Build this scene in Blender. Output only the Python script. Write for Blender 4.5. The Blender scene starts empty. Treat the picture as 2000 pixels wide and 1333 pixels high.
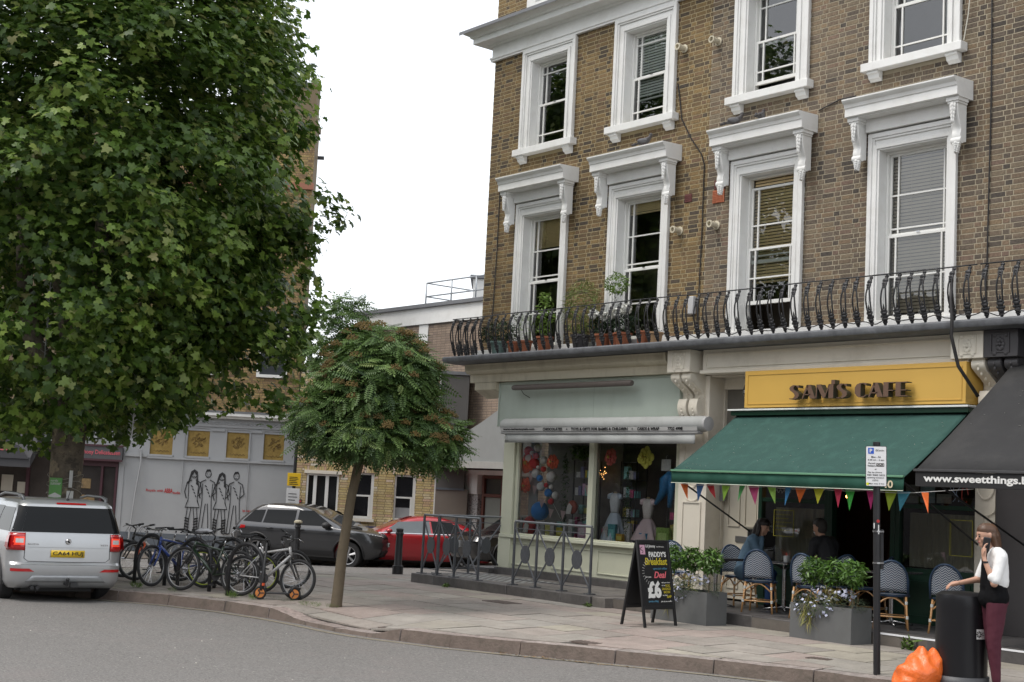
import bpy, math, random
import numpy as np
from mathutils import Matrix, Vector
S = bpy.context.scene
# ---------------------------------------------------------------- camera, sky, sun, exposure
cam = bpy.data.cameras.new('camera'); camo = bpy.data.objects.new('camera', cam); S.collection.objects.link(camo)
R3 = ((0.62965527, 0.05135189, 0.77517561), (0.77528611, -0.10531286, -0.62276853), (0.04965562, 0.99311237, -0.1061232))
m4 = Matrix(R3).to_4x4(); m4.translation = Vector((0, 0, 1.72)); camo.matrix_world = m4
cam.sensor_width = 36; cam.lens = 49.86; cam.clip_end = 2000; cam.clip_start = .1
cam.dof.use_dof = False
S.camera = camo
W = bpy.data.worlds.new('World'); S.world = W; W.use_nodes = True
nt = W.node_tree; nt.nodes.clear()
SUN_EL, SUN_AZ = 58, 200
sky = nt.nodes.new('ShaderNodeTexSky'); sky.sky_type = 'NISHITA'; sky.sun_disc = False
sky.sun_elevation = math.radians(SUN_EL); sky.sun_rotation = math.radians(SUN_AZ); sky.air_density = 1; sky.dust_density = 4
bgn = nt.nodes.new('ShaderNodeBackground'); bgn.inputs[1].default_value = .10
cl = nt.nodes.new('ShaderNodeBackground'); cl.inputs[0].default_value = (.96, .98, 1, 1); cl.inputs[1].default_value = .98
# cloud deck: soft uneven brightness of an overcast sky
tcn = nt.nodes.new('ShaderNodeTexCoord'); cn = nt.nodes.new('ShaderNodeTexNoise'); cn.inputs['Scale'].default_value = 1.3; cn.inputs['Detail'].default_value = 4
mr = nt.nodes.new('ShaderNodeMapRange'); mr.inputs[3].default_value = .92; mr.inputs[4].default_value = 1.16
nt.links.new(tcn.outputs['Generated'], cn.inputs['Vector']); nt.links.new(cn.outputs[0], mr.inputs[0]); nt.links.new(mr.outputs[0], cl.inputs[1])
ad = nt.nodes.new('ShaderNodeAddShader'); wo = nt.nodes.new('ShaderNodeOutputWorld')
nt.links.new(sky.outputs[0], bgn.inputs[0]); nt.links.new(bgn.outputs[0], ad.inputs[0]); nt.links.new(cl.outputs[0], ad.inputs[1]); nt.links.new(ad.outputs[0], wo.inputs[0])
bgn.inputs[1].default_value = .05
sl = bpy.data.lights.new('sun', 'SUN'); sl.energy = 1.45; sl.angle = math.radians(22); sl.color = (1, .96, .9)
slo = bpy.data.objects.new('sun', sl); S.collection.objects.link(slo)
# light comes from high up behind the camera's left shoulder
sd = Vector((math.sin(math.radians(SUN_AZ)) * math.cos(math.radians(SUN_EL)), math.cos(math.radians(SUN_AZ)) * math.cos(math.radians(SUN_EL)), math.sin(math.radians(SUN_EL))))
slo.rotation_euler = sd.to_track_quat('Z', 'Y').to_euler(); slo.location = (0, 0, 40)
vs = S.view_settings; vs.view_transform = 'Standard'; vs.look = 'None'; vs.gamma = 1; vs.use_curve_mapping = False; vs.exposure = 0.26
S.render.engine = 'CYCLES'
S.cycles.max_bounces = 6; S.cycles.diffuse_bounces = 3; S.cycles.glossy_bounces = 3; S.cycles.transmission_bounces = 3; S.cycles.transparent_max_bounces = 12

# ---------------------------------------------------------------- helpers
rnd = random.Random(7)
ROT = math.radians(51.2225)                     # the far side of the junction is built in a frame turned by this angle
FR = Matrix.Rotation(ROT, 4, 'Z')
I4 = Matrix.Identity(4)
def FW(lat, dep, z=0): return FR @ Vector((lat, dep, z))
WM = {}
def link(o):
    S.collection.objects.link(o); return o
def par(o, p, local=False):
    if p is not None:
        o.parent = p
        if not local: o.matrix_parent_inverse = WM.get(p.name, I4).inverted()
    return o
def thing(name, label, cat, loc=(0, 0, 0), rz=0, group=None, rot=None, scale=1):
    o = bpy.data.objects.new(name, None); link(o); o.empty_display_size = .3
    o.location = loc; o.rotation_euler = rot or (0, 0, rz); o.scale = (scale,) * 3
    o['label'] = label; o['category'] = cat
    if group: o['group'] = group
    WM[o.name] = Matrix.LocRotScale(Vector(loc), o.rotation_euler, o.scale)
    return o
def tag(o, label, cat, group=None):
    o['label'] = label; o['category'] = cat
    if group: o['group'] = group
    return o
def kind(o, k='structure'):
    o['kind'] = k; return o
def kids(o): return [c for c in S.collection.objects if c.parent is o]
def dup(root, loc, rz, label=None, scale=None):
    def rec(o, p):
        c = o.copy(); link(c); c.parent = p
        for ch in KID.get(o.name, []): rec(ch, c)
        return c
    r = rec(root, None); r.location = loc; r.rotation_euler = (0, 0, rz)
    if scale: r.scale = (scale,) * 3
    if label: r['label'] = label
    return r
KID = {}
class MB:
    def __init__(s): s.v = []; s.f = []; s.m = []; s.mi = 0; s.T = None
    def add(s, vs_, fs):
        n = len(s.v)
        if s.T is not None: vs_ = [tuple(s.T @ Vector(p)) for p in vs_]
        s.v += [tuple(p) for p in vs_]
        s.f += [tuple(i + n for i in f) for f in fs]; s.m += [s.mi] * len(fs)
        return s
    def box(s, x0, x1, y0, y1, z0, z1):
        return s.add([(x0, y0, z0), (x1, y0, z0), (x1, y1, z0), (x0, y1, z0), (x0, y0, z1), (x1, y0, z1), (x1, y1, z1), (x0, y1, z1)],
                     [(0, 3, 2, 1), (4, 5, 6, 7), (0, 1, 5, 4), (1, 2, 6, 5), (2, 3, 7, 6), (3, 0, 4, 7)])
    def prism(s, pts, a, b, axis='x'):
        """polygon pts (2D) pushed along an axis from a to b. axis x: pts are (y,z); y: (x,z); z: (x,y)"""
        f = {'x': lambda p, t: (t, p[0], p[1]), 'y': lambda p, t: (p[0], t, p[1]), 'z': lambda p, t: (p[0], p[1], t)}[axis]
        n = len(pts)
        return s.add([f(p, a) for p in pts] + [f(p, b) for p in pts],
                     [tuple(range(n))[::-1], tuple(range(n, 2 * n))] + [(i, (i + 1) % n, n + (i + 1) % n, n + i) for i in range(n)])
    def quad(s, a, b, c, d): return s.add([a, b, c, d], [(0, 1, 2, 3)])
    def tube(s, pts, r, n=8, closed=False, caps=True):
        P = [Vector(p) for p in pts]; k = len(P)
        rr = r if isinstance(r, (list, tuple)) else [r] * k
        base = []; prev = None
        for i in range(k):
            if closed: d = P[(i + 1) % k] - P[i - 1]
            else: d = P[min(i + 1, k - 1)] - P[max(i - 1, 0)]
            if d.length < 1e-9: d = Vector((0, 0, 1))
            d.normalize()
            if prev is None:
                u = d.orthogonal().normalized()
            else:
                u = prev - d * prev.dot(d)
                u = d.orthogonal().normalized() if u.length < 1e-6 else u.normalized()
            prev = u; w = d.cross(u)
            base.append([tuple(P[i] + (u * math.cos(2 * math.pi * j / n) + w * math.sin(2 * math.pi * j / n)) * rr[i]) for j in range(n)])
        vs_ = [p for ring in base for p in ring]; fs = []
        for i in range(k if closed else k - 1):
            a, b = i * n, ((i + 1) % k) * n
            for j in range(n): fs.append((a + j, a + (j + 1) % n, b + (j + 1) % n, b + j))
        if caps and not closed: fs += [tuple(range(n))[::-1], tuple((k - 1) * n + j for j in range(n))]
        return s.add(vs_, fs)
    def lathe(s, prof, c=(0, 0, 0), n=16, axis='z', caps=True):
        vs_ = []; k = len(prof)
        for (r, h) in prof:
            for j in range(n):
                a = 2 * math.pi * j / n; x, y = r * math.cos(a), r * math.sin(a)
                p = {'z': (x, y, h), 'x': (h, x, y), 'y': (x, h, y)}[axis]
                vs_.append((p[0] + c[0], p[1] + c[1], p[2] + c[2]))
        fs = [(i * n + j, i * n + (j + 1) % n, (i + 1) * n + (j + 1) % n, (i + 1) * n + j) for i in range(k - 1) for j in range(n)]
        if caps and prof[0][0] > 1e-5: fs.append(tuple(range(n))[::-1])
        if caps and prof[-1][0] > 1e-5: fs.append(tuple((k - 1) * n + j for j in range(n)))
        return s.add(vs_, fs)
    def ball(s, c, r, n=12, m=8):
        if not isinstance(r, (tuple, list)): r = (r, r, r)
        vs_ = []
        for i in range(m + 1):
            t = math.pi * i / m
            for j in range(n):
                a = 2 * math.pi * j / n
                vs_.append((c[0] + r[0] * math.sin(t) * math.cos(a), c[1] + r[1] * math.sin(t) * math.sin(a), c[2] + r[2] * math.cos(t)))
        return s.add(vs_, [(i * n + j, (i + 1) * n + j, (i + 1) * n + (j + 1) % n, i * n + (j + 1) % n) for i in range(m) for j in range(n)])
    def caps(s, p0, r0, p1, r1, n=12):
        """tapered capsule"""
        p0, p1 = Vector(p0), Vector(p1); d = (p1 - p0); L = d.length; d = d.normalized() if L > 1e-6 else Vector((0, 0, 1))
        pts = []; rs = []
        for k in range(5):
            a = math.pi / 2 * k / 4; pts.append(p0 - d * r0 * math.cos(a) * .999); rs.append(max(r0 * math.sin(a), .0005))
        for k in range(5):
            a = math.pi / 2 * k / 4; pts.append(p1 + d * r1 * math.sin(a) * .999); rs.append(max(r1 * math.cos(a), .0005))
        u = d.orthogonal().normalized(); w = d.cross(u); vs_ = []
        for p, r in zip(pts, rs):
            for j in range(n): vs_.append(tuple(p + (u * math.cos(2 * math.pi * j / n) + w * math.sin(2 * math.pi * j / n)) * r))
        fs = [(i * n + j, i * n + (j + 1) % n, (i + 1) * n + (j + 1) % n, (i + 1) * n + j) for i in range(9) for j in range(n)]
        fs += [tuple(range(n))[::-1], tuple(9 * n + j for j in range(n))]
        return s.add(vs_, fs)
    def mesh(s, name, mats, smooth=False, attr=None):
        me = bpy.data.meshes.new(name); me.from_pydata(s.v, [], s.f)
        for m in (mats if isinstance(mats, (list, tuple)) else [mats]): me.materials.append(m)
        if any(s.m): me.polygons.foreach_set('material_index', s.m)
        if attr is not None:
            a = me.attributes.new('rnd', 'FLOAT', 'FACE'); a.data.foreach_set('value', attr)
        if smooth is True: me.polygons.foreach_set('use_smooth', [True] * len(s.f))
        elif smooth:
            me.polygons.foreach_set('use_smooth', [True] * len(s.f))
            try: me.set_sharp_from_angle(angle=math.radians(smooth))
            except Exception: pass
        me.update(); return me
    def build(s, name, mats, parent=None, smooth=35, local=False, bevel=0, attr=None, T=None, label=None, seg=2):
        me = s.mesh(name, mats, smooth, attr)
        if T is not None: me.transform(T)
        return obj(name, me, parent, local, bevel, label, seg)
def obj(name, me, parent=None, local=False, bevel=0, label=None, seg=2):
    o = bpy.data.objects.new(name, me); link(o); par(o, parent, local)
    if bevel:
        b = o.modifiers.new('bevel', 'BEVEL'); b.width = bevel; b.segments = seg; b.limit_method = 'ANGLE'; b.angle_limit = math.radians(35); b.harden_normals = False
    if label: o['label'] = label
    WM[o.name] = I4
    if parent is not None: KID.setdefault(parent.name, []).append(o)
    return o
def put(name, me, parent, loc, rz=0, rot=None, scale=None, local=False, label=None):
    """a piece that shares mesh data, standing at loc (world, or local to its parent)"""
    o = obj(name, me, parent, local, label=label)
    o.location = loc; o.rotation_euler = rot or (0, 0, rz)
    if scale: o.scale = scale if isinstance(scale, (tuple, list)) else (scale,) * 3
    WM[o.name] = Matrix.LocRotScale(Vector(o.location), o.rotation_euler, o.scale) if not local else I4
    return o
def textmesh(txt, mat, size=1, depth=.01, width=None, height=None, bold=0, shear=0, align='LEFT'):
    cu = bpy.data.curves.new('t', 'FONT'); cu.body = txt; cu.size = 1; cu.extrude = 0; cu.offset = bold; cu.shear = shear; cu.align_x = 'LEFT'; cu.resolution_u = 3
    o = bpy.data.objects.new('t', cu); link(o)
    bpy.context.view_layer.update()
    dg = bpy.context.evaluated_depsgraph_get(); me = bpy.data.meshes.new_from_object(o.evaluated_get(dg))
    bpy.data.objects.remove(o); bpy.data.curves.remove(cu)
    n = len(me.vertices); co = np.empty(n * 3); me.vertices.foreach_get('co', co); co = co.reshape(-1, 3)
    if n == 0: return me
    x0, x1, y0, y1 = co[:, 0].min(), co[:, 0].max(), co[:, 1].min(), co[:, 1].max()
    sx = sy = size
    if height: sy = height / (y1 - y0); sx = sy
    if width: sx = width / (x1 - x0)
    if width and not height: sy = sx
    v0 = [((x - x0) * sx, 0, (y - y0) * sy) for x, y, z in co]
    fs = [tuple(p.vertices) for p in me.polygons]
    if depth > 0:
        ed = {}
        for f in fs:
            for i in range(len(f)):
                a, b = f[i], f[(i + 1) % len(f)]; ed[(a, b)] = 1
        n0 = len(v0); v = [(x, -depth / 2, z) for x, y, z in v0] + [(x, depth / 2, z) for x, y, z in v0]
        ff = list(fs) + [tuple(i + n0 for i in f[::-1]) for f in fs] + [(b, a, a + n0, b + n0) for (a, b) in ed if (b, a) not in ed]
    else: v, ff = v0, fs
    me2 = bpy.data.meshes.new('lettering'); me2.from_pydata(v, [], ff); me2.materials.append(mat); me2.update()
    bpy.data.meshes.remove(me)
    me2['w'] = (x1 - x0) * sx; me2['h'] = (y1 - y0) * sy
    return me2

# ---------------------------------------------------------------- materials
def _p(name):
    m = bpy.data.materials.new(name); m.use_nodes = True; t = m.node_tree; b = t.nodes['Principled BSDF']; return m, t, b
def nd(t, typ, **kw):
    n = t.nodes.new(typ)
    for k, v in kw.items(): n.inputs[k].default_value = v
    return n
def M(name, c, rough=.6, var=.18, sc=6, metal=0, bump=0, bsc=60, coat=0, spec=None, dirt=None, dsc=1.2, damt=.5, stretch=None, emit=None):
    m, t, b = _p(name)
    b.inputs['Roughness'].default_value = rough; b.inputs['Metallic'].default_value = metal
    if coat: b.inputs['Coat Weight'].default_value = coat; b.inputs['Coat Roughness'].default_value = .06
    if spec is not None: b.inputs['Specular IOR Level'].default_value = spec
    tc = t.nodes.new('ShaderNodeTexCoord'); src = tc.outputs['Object']
    if stretch:
        mp = t.nodes.new('ShaderNodeMapping'); mp.inputs['Scale'].default_value = stretch; t.links.new(src, mp.inputs[0]); src = mp.outputs[0]
    n = nd(t, 'ShaderNodeTexNoise', Scale=sc, Detail=5.0, Roughness=.6); t.links.new(src, n.inputs['Vector'])
    mx = t.nodes.new('ShaderNodeMix'); mx.data_type = 'RGBA'
    mx.inputs[6].default_value = tuple(min(1, x * (1 - var)) for x in c) + (1,); mx.inputs[7].default_value = tuple(min(1, x * (1 + var)) for x in c) + (1,)
    t.links.new(n.outputs[0], mx.inputs[0]); out = mx.outputs[2]
    if dirt:
        n2 = nd(t, 'ShaderNodeTexNoise', Scale=dsc, Detail=8.0, Roughness=.7); t.links.new(src, n2.inputs['Vector'])
        r = nd(t, 'ShaderNodeMapRange'); r.inputs[1].default_value = .48; r.inputs[2].default_value = .75; r.inputs[3].default_value = 0; r.inputs[4].default_value = damt
        t.links.new(n2.outputs[0], r.inputs[0])
        m2 = t.nodes.new('ShaderNodeMix'); m2.data_type = 'RGBA'; m2.inputs[7].default_value = tuple(dirt) + (1,)
        t.links.new(r.outputs[0], m2.inputs[0]); t.links.new(out, m2.inputs[6]); out = m2.outputs[2]
    t.links.new(out, b.inputs['Base Color'])
    if bump:
        n3 = nd(t, 'ShaderNodeTexNoise', Scale=bsc, Detail=4.0); t.links.new(src, n3.inputs['Vector'])
        bp = nd(t, 'ShaderNodeBump', Strength=bump, Distance=.01); t.links.new(n3.outputs[0], bp.inputs['Height']); t.links.new(bp.outputs[0], b.inputs['Normal'])
    if emit:
        b.inputs['Emission Color'].default_value = tuple(emit[:3]) + (1,); b.inputs['Emission Strength'].default_value = emit[3]
    return m
def RAMP(name, stops, rough=.85, nsc=25, namt=.35, bump=.4, bsc=90, spec=.3, trans=0):
    """colour picked by the piece's own random number (face attribute or object random)"""
    m, t, b = _p(name); b.inputs['Roughness'].default_value = rough; b.inputs['Specular IOR Level'].default_value = spec
    at = t.nodes.new('ShaderNodeAttribute'); at.attribute_name = 'rnd'; oi = t.nodes.new('ShaderNodeObjectInfo')
    ad_ = t.nodes.new('ShaderNodeMath'); ad_.operation = 'ADD'; fr = t.nodes.new('ShaderNodeMath'); fr.operation = 'FRACT'
    t.links.new(at.outputs['Fac'], ad_.inputs[0]); t.links.new(oi.outputs['Random'], ad_.inputs[1]); t.links.new(ad_.outputs[0], fr.inputs[0])
    cr = t.nodes.new('ShaderNodeValToRGB'); t.links.new(fr.outputs[0], cr.inputs[0]); e = cr.color_ramp.elements
    while len(e) < len(stops): e.new(.5)
    for el, (p, c) in zip(e, stops): el.position = p; el.color = tuple(c) + (1,)
    ge = t.nodes.new('ShaderNodeNewGeometry')
    n = nd(t, 'ShaderNodeTexNoise', Scale=nsc, Detail=5.0, Roughness=.65); t.links.new(ge.outputs['Position'], n.inputs['Vector'])
    r = nd(t, 'ShaderNodeMapRange'); r.inputs[1].default_value = .3; r.inputs[2].default_value = .7; r.inputs[3].default_value = 1 - namt; r.inputs[4].default_value = 1 + namt; t.links.new(n.outputs[0], r.inputs[0])
    n4 = nd(t, 'ShaderNodeTexNoise', Scale=.55, Detail=3.0); t.links.new(ge.outputs['Position'], n4.inputs['Vector'])
    r4 = nd(t, 'ShaderNodeMapRange'); r4.inputs[1].default_value = .3; r4.inputs[2].default_value = .7; r4.inputs[3].default_value = .82; r4.inputs[4].default_value = 1.15; t.links.new(n4.outputs[0], r4.inputs[0])
    mm = t.nodes.new('ShaderNodeMath'); mm.operation = 'MULTIPLY'; t.links.new(r.outputs[0], mm.inputs[0]); t.links.new(r4.outputs[0], mm.inputs[1])
    vm = t.nodes.new('ShaderNodeVectorMath'); vm.operation = 'SCALE'; t.links.new(cr.outputs[0], vm.inputs[0]); t.links.new(mm.outputs[0], vm.inputs['Scale'])
    t.links.new(vm.outputs[0], b.inputs['Base Color'])
    if bump:
        n3 = nd(t, 'ShaderNodeTexNoise', Scale=bsc, Detail=4.0); t.links.new(ge.outputs['Position'], n3.inputs['Vector'])
        bp = nd(t, 'ShaderNodeBump', Strength=bump, Distance=.004); t.links.new(n3.outputs[0], bp.inputs['Height']); t.links.new(bp.outputs[0], b.inputs['Normal'])
    if trans:
        tr = t.nodes.new('ShaderNodeBsdfTranslucent'); t.links.new(vm.outputs[0], tr.inputs[0]); ms = t.nodes.new('ShaderNodeMixShader'); ms.inputs[0].default_value = trans
        o = t.nodes['Material Output']; t.links.new(b.outputs[0], ms.inputs[1]); t.links.new(tr.outputs[0], ms.inputs[2]); t.links.new(ms.outputs[0], o.inputs[0])
    return m
def GLASS(name, tint=(.8, .84, .82), ior=1.55, rough=.0, boost=1.0):
    m = bpy.data.materials.new(name); m.use_nodes = True; t = m.node_tree; t.nodes.clear()
    tr = t.nodes.new('ShaderNodeBsdfTransparent'); tr.inputs[0].default_value = tint + (1,)
    g = t.nodes.new('ShaderNodeBsdfGlossy'); g.inputs['Roughness'].default_value = rough; g.inputs[0].default_value = (1, 1, 1, 1)
    fz = t.nodes.new('ShaderNodeFresnel'); fz.inputs[0].default_value = ior
    ml = t.nodes.new('ShaderNodeMath'); ml.operation = 'MULTIPLY'; ml.use_clamp = True; ml.inputs[1].default_value = boost; t.links.new(fz.outputs[0], ml.inputs[0])
    tc = t.nodes.new('ShaderNodeNewGeometry'); n = nd(t, 'ShaderNodeTexNoise', Scale=1.4, Detail=2.0); t.links.new(tc.outputs['Position'], n.inputs['Vector'])
    bp = nd(t, 'ShaderNodeBump', Strength=.12, Distance=.02); t.links.new(n.outputs[0], bp.inputs['Height']); t.links.new(bp.outputs[0], g.inputs['Normal'])
    mx = t.nodes.new('ShaderNodeMixShader'); o = t.nodes.new('ShaderNodeOutputMaterial')
    t.links.new(ml.outputs[0], mx.inputs[0]); t.links.new(tr.outputs[0], mx.inputs[1]); t.links.new(g.outputs[0], mx.inputs[2]); t.links.new(mx.outputs[0], o.inputs[0])
    return m
white = M('white_paint', (.74, .74, .72), .5, .05, 3, dirt=(.45, .43, .38), dsc=2.5, damt=.35, bump=.1, bsc=30)
sashw = M('sash_paint', (.74, .74, .71), .4, .04, 5)
cream = M('cream_paint', (.74, .69, .59), .5, .07, 2, dirt=(.33, .28, .2), dsc=1.5, damt=.4, bump=.1, bsc=20)
creamd = M('cream_paint_dirty', (.58, .53, .41), .55, .1, 2, dirt=(.28, .24, .16), dsc=2.5, damt=.6, stretch=(1, 1, .3))
lead = M('lead_flashing', (.16, .165, .175), .55, .2, 3, bump=.2, bsc=12)
mortar = M('mortar', (.36, .295, .175), .95, .2, 12, bump=.3)
mortar_c = M('cool_mortar', (.34, .295, .215), .95, .2, 12, bump=.3)
iron = M('black_iron', (.018, .018, .02), .45, .3, 30, spec=.5)
glass = GLASS('window_glass', boost=2.1)
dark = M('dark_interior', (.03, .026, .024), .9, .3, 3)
darkb = M('room_brown', (.17, .14, .11), .9, .4, 3)
charcoal = M('charcoal_paint', (.055, .052, .055), .45, .15, 5)
gpaint = M('pale_green_paint', (.44, .50, .44), .45, .07, 1.2, dirt=(.33, .37, .31), dsc=.9, damt=.6, stretch=(1, 1, .35))
spaint = M('shop_cream_paint', (.58, .59, .46), .45, .06, 2, dirt=(.4, .4, .3), dsc=2, damt=.3)
awngrey = M('grey_awning_cloth', (.36, .37, .36), .7, .1, 5, dirt=(.22, .22, .2), dsc=3, damt=.4)
green = M('green_awning_cloth', (.022, .072, .060), .85, .12, 6, bump=.3, bsc=300, dirt=(.06, .16, .13), dsc=5, damt=.35)
dgreen = M('dark_green_paint', (.008, .04, .022), .35, .2, 5)
blackcl = M('black_awning_cloth', (.022, .022, .023), .8, .25, 3, bump=.3, bsc=200, dirt=(.06, .058, .055), dsc=1.1, damt=.6)
yellow = M('mustard_paint', (.60, .37, .08), .5, .05, 3)
chrome = M('polished_steel', (.55, .55, .56), .22, .1, 20, metal=1)
rubber = M('rubber', (.02, .02, .021), .75, .2, 30)
def MC(name, c, rough=.5, **k): return M(name, c, rough, k.pop('var', .1), k.pop('sc', 8), **k)
# ---------------------------------------------------------------- ground
def sp_(t):
    t *= 1.5
    return (math.log(1 + math.exp(t)) if t < 30 else t) / 1.5
def gz(x, y): return -.035 * min(sp_(-x - 23), 22) - .03 * min(max(14 - y, 0), 5)
KL = [(-44, -2.5), (-34, 2.9), (-27.5, 6.6), (-24, 8.5), (-21.5, 9.54), (-20.56, 9.95), (-19.36, 10.28), (-18.27, 10.42), (-17.3, 10.45), (-16.5, 10.42), (-15.8, 10.48), (-15.24, 10.63), (-14.43, 10.83), (-13.5, 11.2), (-12.35, 11.7), (-11.2, 12.15), (-10.07, 12.5), (-8.8, 12.75), (-6, 13.15), (6, 14.4)]
def resample(pl, step):
    out = [Vector(pl[0])]; 
    for a, b in zip(pl, pl[1:]):
        a, b = Vector(a), Vector(b); n = max(1, round((b - a).length / step))
        out += [a + (b - a) * (i + 1) / n for i in range(n)]
    return out
def kdrop(x):
    def ss(a, b): t = min(max((x - a) / (b - a), 0), 1); return t * t * (3 - 2 * t)
    return .10 * (ss(-18.3, -17.3) - ss(-15.75, -15.2))
KP = [Vector(p) for p in KL]
def kdist(x, y):
    p = Vector((x, y)); best = (1e9, None)
    for a, b in zip(KP, KP[1:]):
        ab = b - a; t = min(max((p - a).dot(ab) / ab.length_squared, 0), 1); q = a + ab * t; d = (p - q).length
        if d < best[0]: best = (d, (ab.x * (p.y - a.y) - ab.y * (p.x - a.x)) > 0, a, ab.normalized())
    return best
def pz(x, y):
    d = kdist(x, y)[0]
    return gz(x, y) - kdrop(x) * max(0, 1 - d / 1.3)
asph = M('asphalt', (.165, .158, .15), .9, .10, .35, bump=.7, bsc=120)
# aggregate speckle and worn patches in the asphalt
def speck(mat, sc, lo, hi, amt, col):
    t = mat.node_tree; b = t.nodes['Principled BSDF']; src = b.inputs['Base Color'].links[0].from_socket
    tc = t.nodes.new('ShaderNodeNewGeometry'); v = nd(t, 'ShaderNodeTexNoise', Scale=sc, Detail=3.0, Roughness=.8); t.links.new(tc.outputs['Position'], v.inputs['Vector'])
    r = nd(t, 'ShaderNodeMapRange'); r.inputs[1].default_value = lo; r.inputs[2].default_value = hi; r.inputs[4].default_value = amt; t.links.new(v.outputs[0], r.inputs[0])
    mx = t.nodes.new('ShaderNodeMix'); mx.data_type = 'RGBA'; mx.inputs[7].default_value = col + (1,); t.links.new(r.outputs[0], mx.inputs[0]); t.links.new(src, mx.inputs[6]); t.links.new(mx.outputs[2], b.inputs['Base Color'])
speck(asph, 42, .52, .66, .8, (.34, .32, .30)); speck(asph, 24, .52, .66, .7, (.07, .065, .06)); speck(asph, 3, .5, .7, .2, (.13, .12, .115)); speck(asph, .9, .52, .7, .35, (.20, .175, .165))
def sheet(x0, x1, y0, y1, st, zf, off):
    mb = MB(); nx = int((x1 - x0) / st); ny = int((y1 - y0) / st)
    mb.v = [(x0 + i * st, y0 + j * st, zf(x0 + i * st, y0 + j * st) + off) for j in range(ny + 1) for i in range(nx + 1)]
    mb.f = [(j * (nx + 1) + i, j * (nx + 1) + i + 1, (j + 1) * (nx + 1) + i + 1, (j + 1) * (nx + 1) + i) for j in range(ny) for i in range(nx)]; mb.m = [0] * len(mb.f)
    return mb
def rz_(x, y):
    # the carriageway is slightly crowned
    if x < -45 or x > 5 or y > 16: return gz(x, y)
    d = kdist(x, y); return gz(x, y) + (0 if d[1] else .022 * min(max(d[0] - .3, 0), 4))
kind(sheet(-110, 40, -70, 90, 1.0, rz_, -.15).build('road', asph, smooth=True))
gfar = MB(); gfar.box(-900, 900, -900, 900, -3.2, -3.0); kind(gfar.build('ground', asph, smooth=False))
# --- pavement: a bedding sheet with slabs laid on it
TF = 15.75; TFL = 15.28; TX0 = -21.65; TXM = -16.45
bk = [FW(-14, 30.6), FW(-9, 30.2), FW(-4.4, 29.4), (-22.8, 17.6)]
PV = [tuple(p) for p in KL[1:]] + [(6, 17.5), (TX0, 17.5), (-22.6, 18.2)] + [(p[0], p[1]) for p in reversed([tuple(b)[:2] for b in bk])]
def inside(x, y, poly=PV):
    c = False; n = len(poly)
    for i in range(n):
        (xa, ya), (xb, yb) = poly[i], poly[(i + 1) % n]
        if (ya > y) != (yb > y) and x < (xb - xa) * (y - ya) / (yb - ya) + xa: c = not c
    return c
joint = M('paving_bed', (.13, .115, .10), .95, .3, 9, bump=.4)
st = [((.0), (.30, .275, .245)), (.25, (.265, .235, .21)), (.4, (.31, .25, .225)), (.55, (.245, .225, .2)), (.7, (.33, .30, .245)), (.85, (.28, .26, .235)), (1, (.32, .27, .24))]
pavm = RAMP('york_stone', [(p, (c[0] * 1.02, c[1] * 1.025, c[2] * 1.02)) for p, c in st], rough=.85, nsc=3.5, namt=.16, bump=.35, bsc=60)
speck(pavm, 9, .55, .75, .35, (.16, .15, .135)); speck(pavm, 34, .52, .66, .45, (.42, .39, .34)); speck(pavm, 1.3, .5, .72, .3, (.21, .195, .17))
def clip_half(poly, a, n):
    out = []; k = len(poly)
    for i in range(k):
        p, q = poly[i], poly[(i + 1) % k]; dp, dq = (p - a).dot(n), (q - a).dot(n)
        if dp >= 0: out.append(p)
        if (dp >= 0) != (dq >= 0): out.append(p + (q - p) * (dp / (dp - dq)))
    return out
pavement = MB()
pts = resample(KL[1:], .6)
# bedding sheet as a fine grid under the slabs
xs = np.arange(-44, 6.1, .5); ys = np.arange(-4, 31, .5); idx = {}
for i, x in enumerate(xs[:-1]):
    for j, y in enumerate(ys[:-1]):
        poly = [Vector((x, y)), Vector((x + .5, y)), Vector((x + .5, y + .5)), Vector((x, y + .5))]
        cx_, cy_ = x + .25, y + .25
        d = kdist(cx_, cy_)
        if d[0] < .9:
            poly = clip_half(poly, d[2] + Vector((-d[3].y, d[3].x)) * .28, Vector((-d[3].y, d[3].x)))
        elif not inside(cx_, cy_): continue
        if len(poly) < 3 or (d[0] >= .9 and not d[1]): continue
        b = len(pavement.v); pavement.v += [(p.x, p.y, pz(p.x, p.y) - .016) for p in poly]; pavement.f.append(tuple(range(b, b + len(poly)))); pavement.m.append(0)
pav = kind(pavement.build('pavement', joint, smooth=False))
slabs = []; r2 = random.Random(3); y = -3.0; row = 0
while y < 30:
    hgt = r2.choice([.62, .62, .55, .75, .62]); x = -44 + r2.random() * .6
    while x < 5:
        w = r2.choice([.6, .75, .9, .9, 1.1, .5])
        g = .010
        poly = [Vector((x + g, y + g)), Vector((x + w - g, y + g)), Vector((x + w - g, y + hgt - g)), Vector((x + g, y + hgt - g))]
        c = Vector((x + w / 2, y + hgt / 2)); x += w
        if not (-36 < c.x < -5): continue
        if c.y > (TF if c.x > TXM else TFL) - .02 and c.x > TX0 - .2: 
            if c.y - hgt / 2 > (TF if c.x > TXM else TFL): continue
        d = kdist(c.x, c.y)
        nn = Vector((-d[3].y, d[3].x))
        if d[0] < 1.3: poly = clip_half(poly, d[2] + nn * .31, nn)
        if len(poly) < 3 or not inside(c.x, c.y): continue
        if d[0] >= 1.3 and not d[1]: continue
        ar = sum(poly[i].x * poly[(i + 1) % len(poly)].y - poly[(i + 1) % len(poly)].x * poly[i].y for i in range(len(poly))) / 2
        if ar < .03: continue
        slabs.append((c.length, poly))
    y += hgt; row += 1
slabs.sort(key=lambda s: s[0]); rest = MB(); rattr = []
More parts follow.
